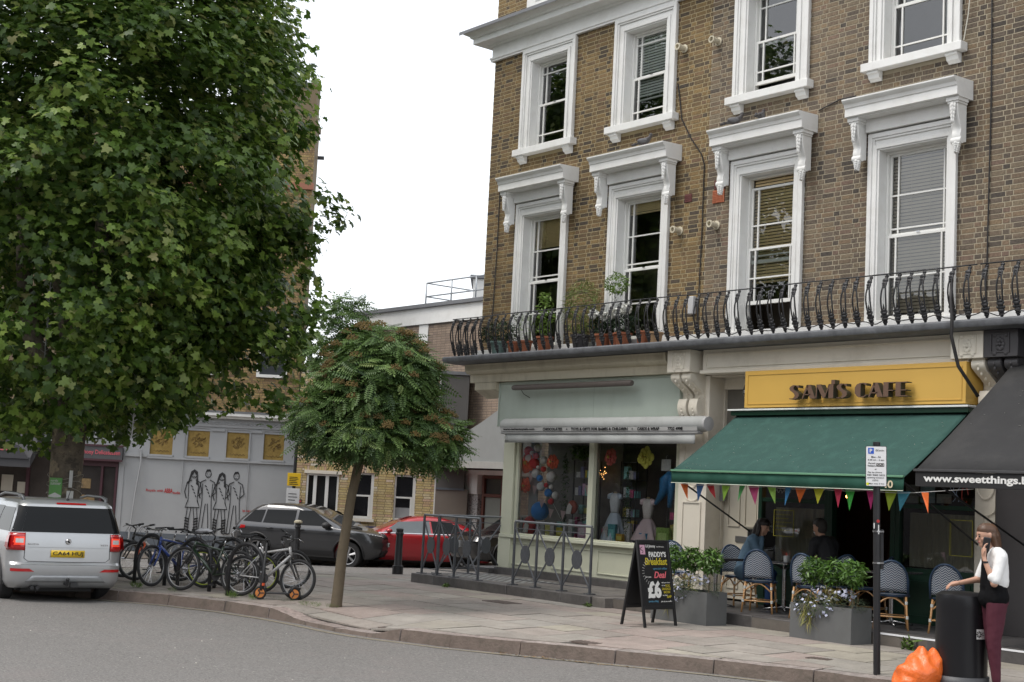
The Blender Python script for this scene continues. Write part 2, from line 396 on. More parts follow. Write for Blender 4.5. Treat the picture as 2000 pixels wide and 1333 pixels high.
for k, (dd, poly) in enumerate(slabs):
    c = sum(poly, Vector((0, 0))) / len(poly); dz = r2.uniform(-.003, .004); tx, ty = r2.uniform(-.004, .004), r2.uniform(-.004, .004); n = len(poly)
    f = lambda p: pz(p.x, p.y) + dz + tx * (p.x - c.x) + ty * (p.y - c.y)
    mb = MB() if k < 300 else rest
    b = len(mb.v)
    mb.v += [(p.x, p.y, f(p)) for p in poly] + [(p.x, p.y, f(p) - .03) for p in poly]
    fs = [tuple(range(b, b + n))] + [(b + i, b + n + i, b + n + (i + 1) % n, b + (i + 1) % n) for i in range(n)]
    mb.f += fs; mb.m += [0] * len(fs)
    if k < 300: mb.build('paving_slab', pavm, pav, smooth=False)
    else: rattr += [r2.random()] * len(fs)
if rest.f: kind(rest.build('paving_slab', pavm, pav, smooth=False, attr=rattr), 'stuff')
# --- kerb stones
kst = RAMP('granite_kerb', [(0, (.30, .255, .235)), (.3, (.34, .29, .265)), (.6, (.24, .215, .20)), (.8, (.31, .25, .225)), (1, (.27, .24, .22))], rough=.8, nsc=14, namt=.4, bump=.8, bsc=28)
speck(kst, 60, .5, .7, .6, (.10, .09, .085))
kface = M('kerb_face_stained', (.16, .125, .105), .9, .3, 8, bump=.9, bsc=30, dirt=(.06, .055, .04), dsc=5, damt=.7)  # front faces a darker brown than the stone tops, with blotches darker still
kerb = MB(); kerb.prism([(-44, -2.5), (-44.3, -2.2), (-34.2, 3.2), (-34, 2.9)], -1.5, gz(-36, 3), 'z'); kb = kind(kerb.build('kerb', kst, smooth=False))
kp = resample(KL[1:-1], .95)
for a, b in zip(kp, kp[1:]):
    d = (b - a).normalized(); n = Vector((-d.y, d.x)); L = (b - a).length; mb = MB(); vs_ = []; K = 6
    for i in range(K + 1):
        p = a + d * (.008 + (L - .016) * i / K); w = r2.uniform(-.012, .012)
        for q, lo in ((p + n * (0 + w * .6), 1), (p + n * (.03 + w), 0), (p + n * .30, 0), (p + n * .30, 1)):
            z0 = gz(q.x, q.y) - .2; z1 = gz(p.x, p.y) - kdrop(p.x) + .004 + r2.uniform(-.004, .004)
            vs_.append((q.x, q.y, z0 if lo else z1))
        # bevel of the worn front arris
    fs = []
    for i in range(K):
        for j in range(3): fs.append((i * 4 + j, (i + 1) * 4 + j, (i + 1) * 4 + j + 1, i * 4 + j + 1))
    fs += [(0, 1, 2, 3), tuple(K * 4 + j for j in (3, 2, 1, 0))]
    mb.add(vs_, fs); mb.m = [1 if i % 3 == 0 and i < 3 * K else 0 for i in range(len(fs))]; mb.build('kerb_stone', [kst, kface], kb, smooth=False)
# far kerbs and pavement across the side street
bkp = resample([tuple(FW(-14, 30.6))[:2], tuple(FW(-9, 30.2))[:2], tuple(FW(-4.4, 29.4))[:2], (-22.8, 17.6)], 1.0)
mb = MB()
for a, b in zip(bkp, bkp[1:]):
    d = (b - a).normalized(); n = Vector((-d.y, d.x)); z = gz(a.x, a.y) + .003; z2 = gz(b.x, b.y) + .003; a2 = a + d * .01; b2 = b - d * .01
    v = [(a2.x, a2.y, z), (b2.x, b2.y, z2), (b2.x - n.x * .2, b2.y - n.y * .2, z2), (a2.x - n.x * .2, a2.y - n.y * .2, z)]
    mb.add([(p[0], p[1], p[2] - .2) for p in v] + v, [(4, 5, 6, 7), (0, 1, 5, 4), (1, 2, 6, 5), (2, 3, 7, 6), (3, 0, 4, 7)])
kind(mb.build('kerb', kst, smooth=False))
farp = MB(); farp.T = FR
for i in range(-32, 12):
    for j in range(8):
        la, de = i, 40.9 + j * .5
        q = [FW(la, de), FW(la + 1, de), FW(la + 1, de + .5), FW(la, de + .5)]
        farp.add([(la, de, gz(q[0].x, q[0].y)), (la + 1, de, gz(q[1].x, q[1].y)), (la + 1, de + .5, gz(q[2].x, q[2].y)), (la, de + .5, gz(q[3].x, q[3].y))], [(0, 1, 2, 3)])
    q = FW(i, 40.9); q2 = FW(i + 1, 40.9)
    farp.add([(i, 40.9, gz(q.x, q.y) - .13), (i + 1, 40.9, gz(q2.x, q2.y) - .13), (i + 1, 40.9, gz(q2.x, q2.y)), (i, 40.9, gz(q.x, q.y))], [(0, 1, 2, 3)])
farm = M('far_paving', (.30, .26, .225), .9, .15, 2, bump=.2)
kind(farp.build('pavement', farm, smooth=False))
# worn yellow line beside the kerb
yl = M('worn_yellow_line', (.24, .21, .15), .9, .3, 12, dirt=(.15, .145, .14), dsc=7, damt=.9)
mb = MB()
kk = resample(KL[3:-1], .4)
for a, b in zip(kk, kk[1:]):
    d = (b - a).normalized(); n = Vector((-d.y, d.x))
    q = [a - n * .17, b - n * .17, b - n * .10, a - n * .10]
    mb.add([(p.x, p.y, gz(p.x, p.y) - .142) for p in q], [(0, 1, 2, 3)])
kind(mb.build('road_marking', yl, smooth=False))
# ---------------------------------------------------------------- brickwork
BW, BH, BD = .343, .0762, .0045
br_yel = RAMP('stock_brick_yellow', [(0, (.06, .05, .042)), (.14, (.10, .075, .05)), (.30, (.16, .11, .055)), (.5, (.20, .135, .062)), (.68, (.125, .085, .05)), (.84, (.24, .165, .075)), (1, (.15, .095, .06))], nsc=30, namt=.4)
br_brn = RAMP('stock_brick_brown', [(0, (.07, .06, .052)), (.16, (.12, .095, .072)), (.38, (.17, .125, .085)), (.55, (.19, .15, .10)), (.72, (.125, .10, .08)), (.88, (.20, .145, .09)), (1, (.16, .11, .085))], nsc=30, namt=.35)
br_lem = RAMP('lemon_brick', [(0, (.50, .39, .17)), (.25, (.56, .46, .25)), (.45, (.44, .33, .15)), (.6, (.60, .50, .30)), (.75, (.47, .34, .20)), (.85, (.52, .35, .25)), (.95, (.72, .68, .58)), (1, (.50, .40, .19))], nsc=25, namt=.25)
br_red = RAMP('pinkish_brick', [(0, (.25, .19, .145)), (.3, (.33, .25, .19)), (.55, (.28, .215, .165)), (.8, (.35, .27, .205)), (1, (.23, .175, .145))], nsc=25, namt=.2)
def brick_piece(w, h, mat, d=BD):
    mb = MB(); mb.v = [(0, 0, 0), (w, 0, 0), (w, 0, h), (0, 0, h), (0.002, -d, .002), (w - .002, -d, .002), (w - .002, -d, h - .002), (.002, -d, h - .002)]
    mb.f = [(4, 5, 6, 7), (0, 1, 5, 4), (1, 2, 6, 5), (2, 3, 7, 6), (3, 0, 4, 7)]; mb.m = [0] * 5
    return mb.mesh('brick', mat)
def brickwall(parent, x0, x1, z0, z1, holes, T, mat, singles=300, flemish=True, cw=None, course=BH, seed=1, jt=.0145, focus=None):
    """bricks standing proud of the plane y=0 of frame T; holes are (x0,x1,z0,z1)"""
    r = random.Random(seed); S_, H_ = (.215 * BW / .3375, .1025 * BW / .3375) if flemish else (.215, .215)
    h = course - jt; big = []; n = int((z1 - z0) / course)
    for i in range(n):
        z = z0 + i * course
        x = x0 - (r.random() * .02) - (.085 if i % 2 else 0) - (.115 if (not flemish and i % 2) else 0); k = i
        cuts = [(a, b) for (a, b, c, d) in holes if c < z + h and d > z]
        while x < x1:
            w = (S_ if k % 2 == 0 else H_) if flemish else S_
            xa, xb = x, x + w; x += w + jt; k += 1
            xa = max(xa, x0); xb = min(xb, x1)
            if xb - xa < .02: continue
            segs = [(xa, xb)]
            for (a, b) in cuts:
                ns = []
                for (p, q) in segs:
                    if b <= p or a >= q: ns.append((p, q)); continue
                    if a > p: ns.append((p, a))
                    if b < q: ns.append((b, q))
                segs = ns
            for (p, q) in segs:
                if q - p > .015: big.append((p, q, z, abs(q - p - w) < .001, w))
    fc = Vector(focus) if focus else Vector((0, 0, 1.7))
    cand = sorted([(((T @ Vector((b[0], 0, b[2]))) - fc).length, i) for i, b in enumerate(big) if b[3]])[:singles]
    pick = {i for _, i in cand}; meshes = {}
    rot = T.to_euler()
    mb = MB(); at = []
    for i, (p, q, z, full, w) in enumerate(big):
        if i in pick:
            key = round(w, 3)
            if key not in meshes: meshes[key] = brick_piece(w, h, mat)
            put('brick', meshes[key], parent, T @ Vector((p, r.uniform(-.0015, .0015), z)), rot=rot)
            continue
        d = BD + r.uniform(-.001, .001); v = [(p, 0, z), (q, 0, z), (q, 0, z + h), (p, 0, z + h), (p + .002, -d, z + .002), (q - .002, -d, z + .002), (q - .002, -d, z + h - .002), (p + .002, -d, z + h - .002)]
        b = len(mb.v); mb.v += v; mb.f += [(b + 4, b + 5, b + 6, b + 7), (b, b + 1, b + 5, b + 4), (b + 1, b + 2, b + 6, b + 5), (b + 2, b + 3, b + 7, b + 6), (b + 3, b, b + 4, b + 7)]; mb.m += [0] * 5; at += [r.random()] * 5
    if mb.f: kind(mb.build('brick', mat, parent, smooth=False, attr=at, T=T), 'stuff')
def wall_with_holes(x0, x1, y0, y1, z0, z1, holes):
    """solid wall slab with rectangular openings, butted boxes"""
    mb = MB(); xs = sorted({x0, x1} | {h[0] for h in holes} | {h[1] for h in holes})
    for a, b in zip(xs, xs[1:]):
        if b <= x0 or a >= x1: continue
        hs = sorted([(h[2], h[3]) for h in holes if h[0] <= a + 1e-6 and h[1] >= b - 1e-6]); z = z0
        for c, d in hs:
            if c > z: mb.box(a, b, y0, y1, z, c)
            z = max(z, d)
        if z < z1: mb.box(a, b, y0, y1, z, z1)
    return mb
# ---------------------------------------------------------------- sash windows
slat = M('blind_slat', (.80, .80, .78), .6, .05); tanb = M('bamboo_blind', (.78, .60, .34), .7, .15, 20, stretch=(1, 1, 12))
def frame_rect(mb, x0, x1, z0, z1, w, y0, y1):
    mb.box(x0, x0 + w, y0, y1, z0, z1); mb.box(x1 - w, x1, y0, y1, z0, z1); mb.box(x0 + w, x1 - w, y0, y1, z0, z0 + w); mb.box(x0 + w, x1 - w, y0, y1, z1 - w, z1)
    return mb
def cut_surround(mb, ox0, ox1, oz0, oz1, ix0, ix1, iz0, iz1, y0, y1, bottom=True):
    mb.box(ox0, ix0, y0, y1, oz0, oz1); mb.box(ix1, ox1, y0, y1, oz0, oz1); mb.box(ix0, ix1, y0, y1, iz1, oz1)
    if bottom and iz0 > oz0: mb.box(ix0, ix1, y0, y1, oz0, iz0)
def sash_window(bld, cx, z0, z1, w, tall, blind=None, openb=0, mat_room=None, drop=0):
    Y = 17.2; h = w / 2; ow = .79 if not tall else .76; oz1 = z1 + .24
    mb = MB(); zb = z0
    # stepped architrave: flat band, then two proud mouldings
    cut_surround(mb, cx - ow + .02, cx + ow - .02, zb, oz1 - .02, cx - h - .03, cx + h + .03, zb, z1, Y - .05, Y + .02)
    cut_surround(mb, cx - ow, cx + ow, zb, oz1, cx - ow + .07, cx + ow - .07, zb, oz1 - .07, Y - .095, Y - .05, False)
    cut_surround(mb, cx - ow + .07, cx + ow - .07, zb, oz1 - .07, cx - ow + .105, cx + ow - .105, zb, oz1 - .105, Y - .075, Y - .05, False)
    cut_surround(mb, cx - h - .10, cx + h + .10, zb, z1 + .06, cx - h - .035, cx + h + .035, zb, z1, Y - .072, Y - .05, False)
    win = mb.build('window', white, bld, bevel=.004, seg=1)
    mb = MB()   # reveals
    mb.box(cx - h - .028, cx - h, Y - .048, Y + .24, z0, z1); mb.box(cx + h, cx + h + .028, Y - .048, Y + .24, z0, z1); mb.box(cx - h, cx + h, Y - .048, Y + .24, z1 - .02, z1 - .002)
    mb.build('reveal', white, win)
    fy = Y + .13
    fr = MB(); frame_rect(fr, cx - h + .001, cx + h - .001, z0 + .001, z1 - .022, .035, fy, fy + .1); fr.build('frame', sashw, win, bevel=.003, seg=1)
    zm = z0 + (z1 - z0) * (.49 if not tall else .49); zi0, zi1 = z0 + .036, z1 - .057
    xi0, xi1 = cx - h + .036, cx + h - .036; mg = .12 if not tall else .115
    g = .012
    def sash(za, zc, y, cuts, bot=.06):
        m = MB(); m.box(xi0, xi0 + .035, y, y + .04, za, zc); m.box(xi1 - .035, xi1, y, y + .04, za, zc); m.box(xi0 + .035, xi1 - .035, y, y + .04, za, za + bot); m.box(xi0 + .035, xi1 - .035, y, y + .04, zc - .04, zc)
        m.build('sash', sashw, win, bevel=.003, seg=1)
        for xb in (xi0 + .035 + mg, xi1 - .035 - mg): MB().box(xb - g, xb + g, y - .002, y + .03, za + bot + .001, zc - .041).build('glazing_bar', sashw, win)
        for zc_ in cuts: MB().box(xi0 + .036, xi1 - .036, y + .001, y + .028, zc_ - g, zc_ + g).build('glazing_bar', sashw, win)
        zz = [za + bot] + sorted(cuts) + [zc - .04]; xx = [xi0 + .035, xi0 + .035 + mg, xi1 - .035 - mg, xi1 - .035]
        for a, b in zip(zz, zz[1:]):
            for c, d in zip(xx, xx[1:]):
                m2 = MB(); t1, t2 = rnd.uniform(-.0015, .0015), rnd.uniform(-.0015, .0015)
                m2.quad((c, y + .02 + t1, a), (d, y + .02 - t1, a), (d, y + .02 + t2, b), (c, y + .02 - t2, b)); m2.build('pane', glass, win, smooth=False)
    H = zi1 - zi0
    if tall:
        sash(zm - drop, zi1 - drop, fy + .05, [zm - drop + .13, zm - drop + (zi1 - zm) * .5]); sash(zi0 + openb, zm + .03 + openb * .2, fy + .006, [zi0 + (zm - zi0) * .52 + openb * .5])
    else:
        sash(zm, zi1, fy + .05, [zi1 - .19]); sash(zi0 + openb, zm + .03 + openb * .3, fy + .006, [zi0 + .22 + openb])
    MB().box(cx - .03, cx + .03, fy - .01, fy + .006, zm + .032, zm + .05).build('sash_fastener', chrome, win)
    # room behind the glass: walls and ceiling of a dim room
    m = MB(); d = .9
    m.quad((cx - h - .5, Y + .25 + d, z0 - .3), (cx + h + .5, Y + .25 + d, z0 - .3), (cx + h + .5, Y + .25 + d, z1 + .3), (cx - h - .5, Y + .25 + d, z1 + .3))
    m.quad((cx - h - .5, Y + .25, z0 - .3), (cx - h - .5, Y + .25 + d, z0 - .3), (cx - h - .5, Y + .25 + d, z1 + .3), (cx - h - .5, Y + .25, z1 + .3))
    m.quad((cx + h + .5, Y + .25, z0 - .3), (cx + h + .5, Y + .25 + d, z0 - .3), (cx + h + .5, Y + .25 + d, z1 + .3), (cx + h + .5, Y + .25, z1 + .3))
    m.quad((cx - h - .5, Y + .25, z1 + .3), (cx + h + .5, Y + .25, z1 + .3), (cx + h + .5, Y + .25 + d, z1 + .3), (cx - h - .5, Y + .25 + d, z1 + .3))
    m.quad((cx - h - .5, Y + .25, z0 - .3), (cx + h + .5, Y + .25, z0 - .3), (cx + h + .5, Y + .25 + d, z0 - .3), (cx - h - .5, Y + .25 + d, z0 - .3))
    m.build('room', mat_room or dark, win, smooth=False)
    if blind:
        kd, zlo, mt = blind; zt = z1 - .06; m = MB(); by = fy + .115
        stp = .052 if kd == 'slats' else .03
        z = zt
        while z > zlo:
            if kd == 'slats': m.add([(xi0 + .01, by, z), (xi1 - .01, by, z), (xi1 - .01, by + .014, z + .041), (xi0 + .01, by + .014, z + .041), (xi0 + .01, by, z + .003), (xi1 - .01, by, z + .003)], [(0, 1, 2, 3), (0, 4, 5, 1)])
            else: m.box(xi0 + .01, xi1 - .01, by, by + .004, z - stp + .003, z)
            z -= stp
        kind(m.build('blind_slat', mt, win, smooth=False), 'stuff')
        m = MB(); m.box(xi0 + .01, xi1 - .01, by - .005, by + .035, zlo - .04, zlo - .01)
        for xc in (cx - .2, cx + .12): m.tube([(xc, by - .008, zt), (xc, by - .008, zlo - .03)], .003, 5)
        m.build('blind_rail', mt, win)
    return win
def leafy(mb, x, y, z0, z1, w, d):
    """carved acanthus leaf: overlapping lobes"""
    n = 5
    for i in range(n):
        z = z1 - (z1 - z0) * (i + .5) / n; s = 1 - i * .13
        for sx in (-1, 0, 1):
            mb.ball((x + sx * w * .28 * s, y - d * (.35 if sx else .6), z - abs(sx) * .01), (w * .2 * s, d * .45, (z1 - z0) / n * .75), 7, 5)
def console(bld, x, z0, z1, w=.15, Y=17.105, d=.22, name='console', mat=None, parent_sub=True):
    m = MB(); H = z1 - z0; prof = []
    for i in range(17):
        t = i / 16; z = z1 - H * .78 * t
        prof.append((Y - (d * (.42 + .55 * math.cos(min(t * 1.9, 1.35)) ** 1.0 if t < .7 else .42 + .55 * math.cos(1.33) + .10 * math.sin((t - .7) / .3 * math.pi))), z))
    poly = [(Y, z1)] + prof + [(Y, z1 - H * .78)]
    m.prism(poly, x - w / 2, x + w / 2, 'x')
    m.lathe([(.001, -w / 2 - .012), (.05, -w / 2 - .01), (.05, w / 2 + .01), (.001, w / 2 + .012)], (x, Y - d * .5, z1 - H * .76), 12, 'x')
    leafy(m, x, Y - d * .42, z0, z1 - H * .80, w, .09)
    leafy(m, x, Y - d * .95, z1 - H * .42, z1 - .03, w * .8, .05)
    m.box(x - w / 2 - .03, x + w / 2 + .03, Y - d - .03, Y, z1 + .001, z1 + .05); m.box(x - w / 2 - .015, x + w / 2 + .015, Y - d - .012, Y, z1 - .03, z1)
    return m.build(name, mat or white, bld, smooth=40)
def hood(win, cx, ztop):
    Y = 17.105; m = MB(); x0, x1 = cx - .97, cx + .97
    # frieze and stepped cornice
    m.box(x0 + .20, x1 - .20, Y - .05, Y + .1, ztop - .47, ztop - .27)
    prof = [(Y + .09, ztop - .27), (Y - .24, ztop - .27), (Y - .24, ztop - .26), (Y - .30, ztop - .25), (Y - .30, ztop - .13), (Y - .315, ztop - .12), (Y - .33, ztop - .07), (Y - .36, ztop - .055), (Y - .385, ztop - .02), (Y - .385, ztop), (Y + .09, ztop + .015)]
    m.prism(prof, x0, x1, 'x')
    m.build('hood', white, win, smooth=30)
def sillb(win, cx, z):
    m = MB(); m.box(cx - .87, cx + .87, 17.02, 17.19, z - .13, z - .001); m.build('sill', white, win, bevel=.008)
    for s in (-1, 1):
        m = MB(); x = cx + s * .68
        m.prism([(17.185, z - .131), (17.055, z - .131), (17.055, z - .17), (17.085, z - .18), (17.105, z - .235), (17.14, z - .25), (17.16, z - .275), (17.185, z - .275)], x - .10, x + .10, 'x'); m.build('bracket', white, win, bevel=.004)
# ---------------------------------------------------------------- the terrace of brick houses
DZ = 4.33
W_ALL = [(-20.62, .50), (-17.95, .50), (-15.0, .50), (-12.24, .53)]
def house(label, x0, x1, wins, brmat, seed, cornice_end=False, body=white):
    t = thing('terrace_house', label, 'house', ((x0 + x1) / 2, 17.2, 0))
    holes = []; wh = []; left = cornice_end
    for cx, hw in wins:
        holes += [(cx - .61, cx + .61, 8.40, 10.21), (cx - .61, cx + .61, DZ + .14, 7.13)]
        wh += [(cx - .75, cx + .75, 8.30, 10.40), (cx - .72, cx + .72, DZ, 7.30), (cx - .78, cx + .78, 7.30, 7.56)]
    wl = wall_with_holes(x0, x1, 17.2, 17.45, DZ - .1, 10.7, holes)
    if left:
        wl2 = wall_with_holes(x0, x1, 17.2, 17.45, 11.02, 13.4, [(-21.1, -20.1, 11.35, 12.9)]); n0 = len(wl.v); wl.add(wl2.v, wl2.f)
        m = MB(); cut_surround(m, -21.35, -19.85, 11.2, 13.1, -21.09, -20.11, 11.36, 12.9, 17.1, 17.3); w = m.build('window', white, t, bevel=.004); m = MB(); m.box(-21.09, -20.11, 17.25, 17.3, 11.36, 12.9); m.build('pane', dark, w)
    else: wl.box(x0, x1, 17.2, 17.45, 11.02, 13.4)
    wall = wl.build('wall', mortar if left else mortar_c, t, smooth=False)
    brickwall(wall, x0, min(x1, -9.0), DZ + .18, 10.5, wh, Matrix.Translation((0, 17.2, 0)), brmat, seed=seed, focus=(-12, 14, 5) if x0 < -12 else None)
    if not left: brickwall(wall, x0, min(x1, -7), 11.1, 13.35, [], Matrix.Translation((0, 17.2, 0)), brmat, 0, seed=17)
    if left:
        brickwall(wall, x0, x1, 11.1, 13.35, [(-21.36, -19.84, 11.18, 13.1)], Matrix.Translation((0, 17.2, 0)), brmat, 0, seed=15)
        Ts = Matrix.Translation((-22.4, 27.9, 0)) @ Matrix.Rotation(-math.pi / 2, 4, 'Z')
        m = MB(); m.box(-22.4, -22.15, 17.46, 28, 4.2, 13.4); sw = m.build('side_wall', mortar, t, smooth=False)
        brickwall(sw, .0, 10.7, 4.3, 10.5, [], Ts, brmat, 0, seed=16)
    # back and core of the building
    m = MB(); m.box(x0 + .01, x1 - .01, 19.0, 28, 4.2, 13.3); m.box(max(x0 + .01, -21.45), x1 - .01, 19.65, 28, 0, 4.19); m.box(x0 + .02, x1 - .02, 17.45, 28, 13.3, 13.4); m.build('core', mortar, t, smooth=False)
    m = MB(); m.box(x0, x1, 17.06, 17.199, DZ, DZ + .16); m.build('plinth', white, t, bevel=.006)
    # cornice
    xl = x0 - (.0 if not cornice_end else 0)
    prof = [(17.199, 10.44), (17.13, 10.44), (17.13, 10.475), (17.11, 10.485), (17.11, 10.52), (17.15, 10.53), (17.15, 10.74), (17.10, 10.755), (17.08, 10.79), (16.86, 10.80), (16.86, 10.91), (16.82, 10.92), (16.80, 10.96), (16.72, 11.0), (16.68, 11.035), (17.199, 11.04)]
    m = MB()
    if cornice_end:
        # mitred return round the corner of the house
        f = lambda y, z, k: (x0 - (17.2 - y) if k == 0 else x0 - (17.2 - y), y, z)
        A = [(x1, y, z) for y, z in prof]; B = [(x0 - (17.2 - y), y, z) for y, z in prof]; C = [(x0 - (17.2 - y), 20.0, z) for y, z in prof]
        n = len(prof); m.add(A + B + C, [(i, (i + 1) % n, n + (i + 1) % n, n + i) for i in range(n)] + [(n + i, n + (i + 1) % n, 2 * n + (i + 1) % n, 2 * n + i) for i in range(n)] + [tuple(range(n))])
    else: m.prism(prof, x0, x1, 'x')
    m.build('cornice', white, t, smooth=25)
    m = MB(); e = .56 if cornice_end else 0
    m.prism([(17.199, 11.05), (16.66, 11.04), (16.655, 10.99), (16.645, 10.99), (16.645, 11.055), (17.19, 11.085)], x0 - (.555 if cornice_end else 0), x1, 'x'); m.build('cornice_flashing', lead, t)
    return t
h1 = house('end terrace house of yellow brown brick above the pale green gift shop', -22.4, -16.36, W_ALL[:2], br_yel, 1, True)
h2 = house('brown brick terrace house above the cafe with the green awning', -16.36, -11.0, W_ALL[2:], br_brn, 2)
h3 = house('brick terrace house with charcoal painted ground floor at the right edge', -11.0, -4.0, [], br_brn, 3)
roomu = M('upper_room', (.12, .115, .11), .9, .4, 3)
# windows: (house, centre, half width, upper blind, lower blind, lower sash raised)
for h, cx, hw, bu, bl, ou, ol, dr in [(h1, -20.62, .50, None, ('bamboo', 6.5, tanb), 0.03, 0, 0), (h1, -17.95, .50, ('slats', 8.95, slat), ('bamboo', 6.85, tanb), 0, 0, 0),
                                  (h2, -15.0, .50, None, ('slats', 5.35, tanb), .16, .42, .14), (h2, -12.24, .53, None, ('slats', 4.6, M('timber_slat', (.55, .46, .36), .6)), 0, 0, 0)]:
    w = sash_window(h, cx, 8.42, 10.19, hw * 2 + .04, False, bu, ou, roomu)
    sillb(w, cx, 8.42)
    w = sash_window(h, cx, DZ + .16, 7.09, hw * 2 + .10, True, bl, ol, darkb, dr)
    hood(w, cx, 7.82)
    for s in (-1, 1): console(w, cx + s * .855, 6.78, 7.50, .14)
# small things fixed to the brickwork
vent = M('terracotta_vent', (.42, .14, .07), .8, .15); ventd = M('dark_red_vent', (.14, .05, .045), .8)
def wall_pipe(h, x, z, r=.05, L=.16):
    m = MB(); m.lathe([(r, 0), (r, -L), (r * 1.25, -L), (r * 1.25, -L - .03), (r * .8, -L - .03), (r * .8, -L + .02), (.001, -L + .02)], (x, 17.19, z), 14, 'y'); m.lathe([(r * 1.5, 0), (r * 1.5, -.015), (r, -.02)], (x, 17.19, z), 14, 'y')
    m.build('flue_outlet', creamd, h)
for h, x, z in ((h1, -16.95, 6.32), (h2, -16.10, 6.32), (h1, -17.0, 9.55), (h2, -16.2, 9.50)): wall_pipe(h, x, z)
def airbrick(h, x, z, w, hh, mt):
    m = MB(); m.box(x, x + w, 17.18, 17.2, z, z + hh)
    n = int(w / .03)
    for i in range(n):
        for j in range(int(hh / .03)): m.box(x + .006 + i * .03, x + .022 + i * .03, 17.172, 17.181, z + .006 + j * .03, z + .022 + j * .03)
    m.build('air_brick', mt, h, smooth=False)
airbrick(h2, -16.18, 6.93, .24, .16, ventd); airbrick(h2, -16.21, 6.70, .26, .22, vent); airbrick(h1, -16.86, 6.80, .16, .14, ventd)
cable = M('black_cable', (.02, .018, .018), .6)
for h, pts in ((h1, [(-17.12, 8.95), (-17.05, 8.6), (-17.0, 8.3), (-16.75, 7.9), (-16.5, 7.6), (-16.42, 7.4), (-16.42, 6.2), (-16.44, 5.2), (-16.44, 4.6)]), (h3, [(-10.98, 12), (-10.98, 9.0), (-10.97, 7.5), (-10.99, 6.0), (-11.0, 5.2), (-11.02, 4.5)]), (h1, [(-22.0, 7.8), (-22.0, 6.5), (-22.05, 4.6)]), (h2, [(-14.0, 7.9), (-13.6, 8.0), (-13.3, 8.0)])):
    MB().tube([(x, 17.175, z) for x, z in pts], .011, 5).build('cable', cable, h)
m = MB(); m.box(-16.62, -16.50, 17.1, 17.18, 4.85, 5.15); m.build('meter_box', M('grey_box', (.5, .5, .5), .5), h1, bevel=.01)
wi = M('white_wire', (.6, .58, .5), .6)
MB().tube([(-11.1, 17.14, 9.0), (-11.05, 17.12, 9.3), (-11.28, 17.12, 9.25), (-11.33, 17.13, 8.8), (-11.40, 17.14, 8.45)], .008, 5).build('wire', wi, h2)
# ---------------------------------------------------------------- balcony
bst = RAMP('balcony_edge', [(0, (.11, .115, .125)), (1, (.14, .145, .155))], rough=.6, nsc=6, namt=.3)
for h, a, b in ((h1, -22.72, -16.36), (h2, -16.36, -11.0), (h3, -11.0, -4.0)):
    m = MB(); m.prism([(17.2, 4.20), (16.56, 4.205), (16.52, 4.22), (16.50, 4.25), (16.50, 4.30), (16.52, 4.325), (16.56, 4.33), (17.2, 4.33)], a, b, 'x'); m.build('balcony_slab', bst, h)
bal = MB()   # one cast iron baluster, bowed outwards at the foot
def bow(z): t = z / .70; return -.02 - .085 * math.sin(min(1, max(0, (1 - t) * 1.05)) ** .8 * math.pi) * (1 if t < .95 else .6) + .03 * (1 - t)
for s in (-1, 1):
    P = []
    for i in range(11):
        t = i / 10; z = .09 + .56 * t
        sx = .040 * math.sin(min(1, t * 1.15) * math.pi) ** .5 if 0 < t < .87 else (.012 if t == 0 else .034 - (t - .87) * .2)
        P.append((s * max(sx, .010), bow(z), z))
    bal.tube(P, .0125, 5)
for z, r in ((.02, .022), (.05, .034), (.09, .042), (.13, .034), (.17, .04), (.21, .03)): bal.ball((0, bow(z) - .002, z), (r * 1.25, r * .6, r * .9), 8, 5)
for s in (-1, 1):
    bal.ball((s * .044, bow(.13), .13), (.022, .014, .024), 7, 5); bal.ball((s * .040, bow(.19), .19), (.018, .012, .026), 7, 5); bal.ball((s * .02, bow(.22), .22), (.010, .008, .014), 6, 4)
bal.tube([(0, bow(.15), .15), (0, bow(.26), .26), (0, bow(.30), .30)], [.018, .014, .004], 5)
for z, r in ((.56, .018), (.59, .030), (.635, .040), (.67, .022), (.70, .028), (.73, .014)): bal.ball((0, bow(z), z), (r * 1.25, r * .5, r * .9), 8, 5)
bal.tube([(-.034, bow(.575), .60), (-.02, bow(.55), .55), (0, bow(.53), .525), (.02, bow(.55), .55), (.034, bow(.575), .60)], .008, 5)
balm = bal.mesh('baluster', iron, True)
def railing(label, xa, xb, x_cut, z, loc, ret=None, seed=1):
    t = thing('balcony_railing', label, 'railing', loc, group='cast iron balcony railings'); r = random.Random(seed)
    n = int((xb - xa) / .222); 
    for i in range(n):
        x = xa + .1 + i * (xb - xa) / n
        put('baluster', balm, t, (x + r.uniform(-.012, .012), 16.57, z), rot=(r.uniform(-.03, .03), r.uniform(-.03, .03), r.uniform(-.1, .1)))
    m = MB(); P = [(xa, 16.555, z + .735)] + [(xa + (xb - xa) * i / 12, 16.555 + r.uniform(-.006, .006), z + .735 + r.uniform(-.008, .008)) for i in range(1, 12)] + [(xb, 16.555, z + .735)]
    if ret: 
        P = [(xa, 17.19, z + .735)] + P
        for k in range(3): put('baluster', balm, t, (xa + .01, 16.74 + k * .18, z), rz=-math.pi / 2)
    m.tube(P, .011, 6); m.build('top_rail', iron, t, smooth=True)
    return t
railing('long black cast iron balcony railing running above the gift shop and the cafe', -22.50, -10.75, 0, DZ, (-16.6, 16.55, DZ), True)
railing('black cast iron balcony railing over the charcoal shop at the right edge', -10.70, -4.2, 0, DZ, (-8, 16.55, DZ), seed=4)
cab = MB(); P = []
for i in range(90):
    x = -16.5 + i * .08; P.append((x, 16.525 + .012 * math.sin(i), DZ + .03 + .04 * abs(math.sin(i * .37)) + .02 * math.sin(i * 1.3)))
cab.tube(P, .008, 5)
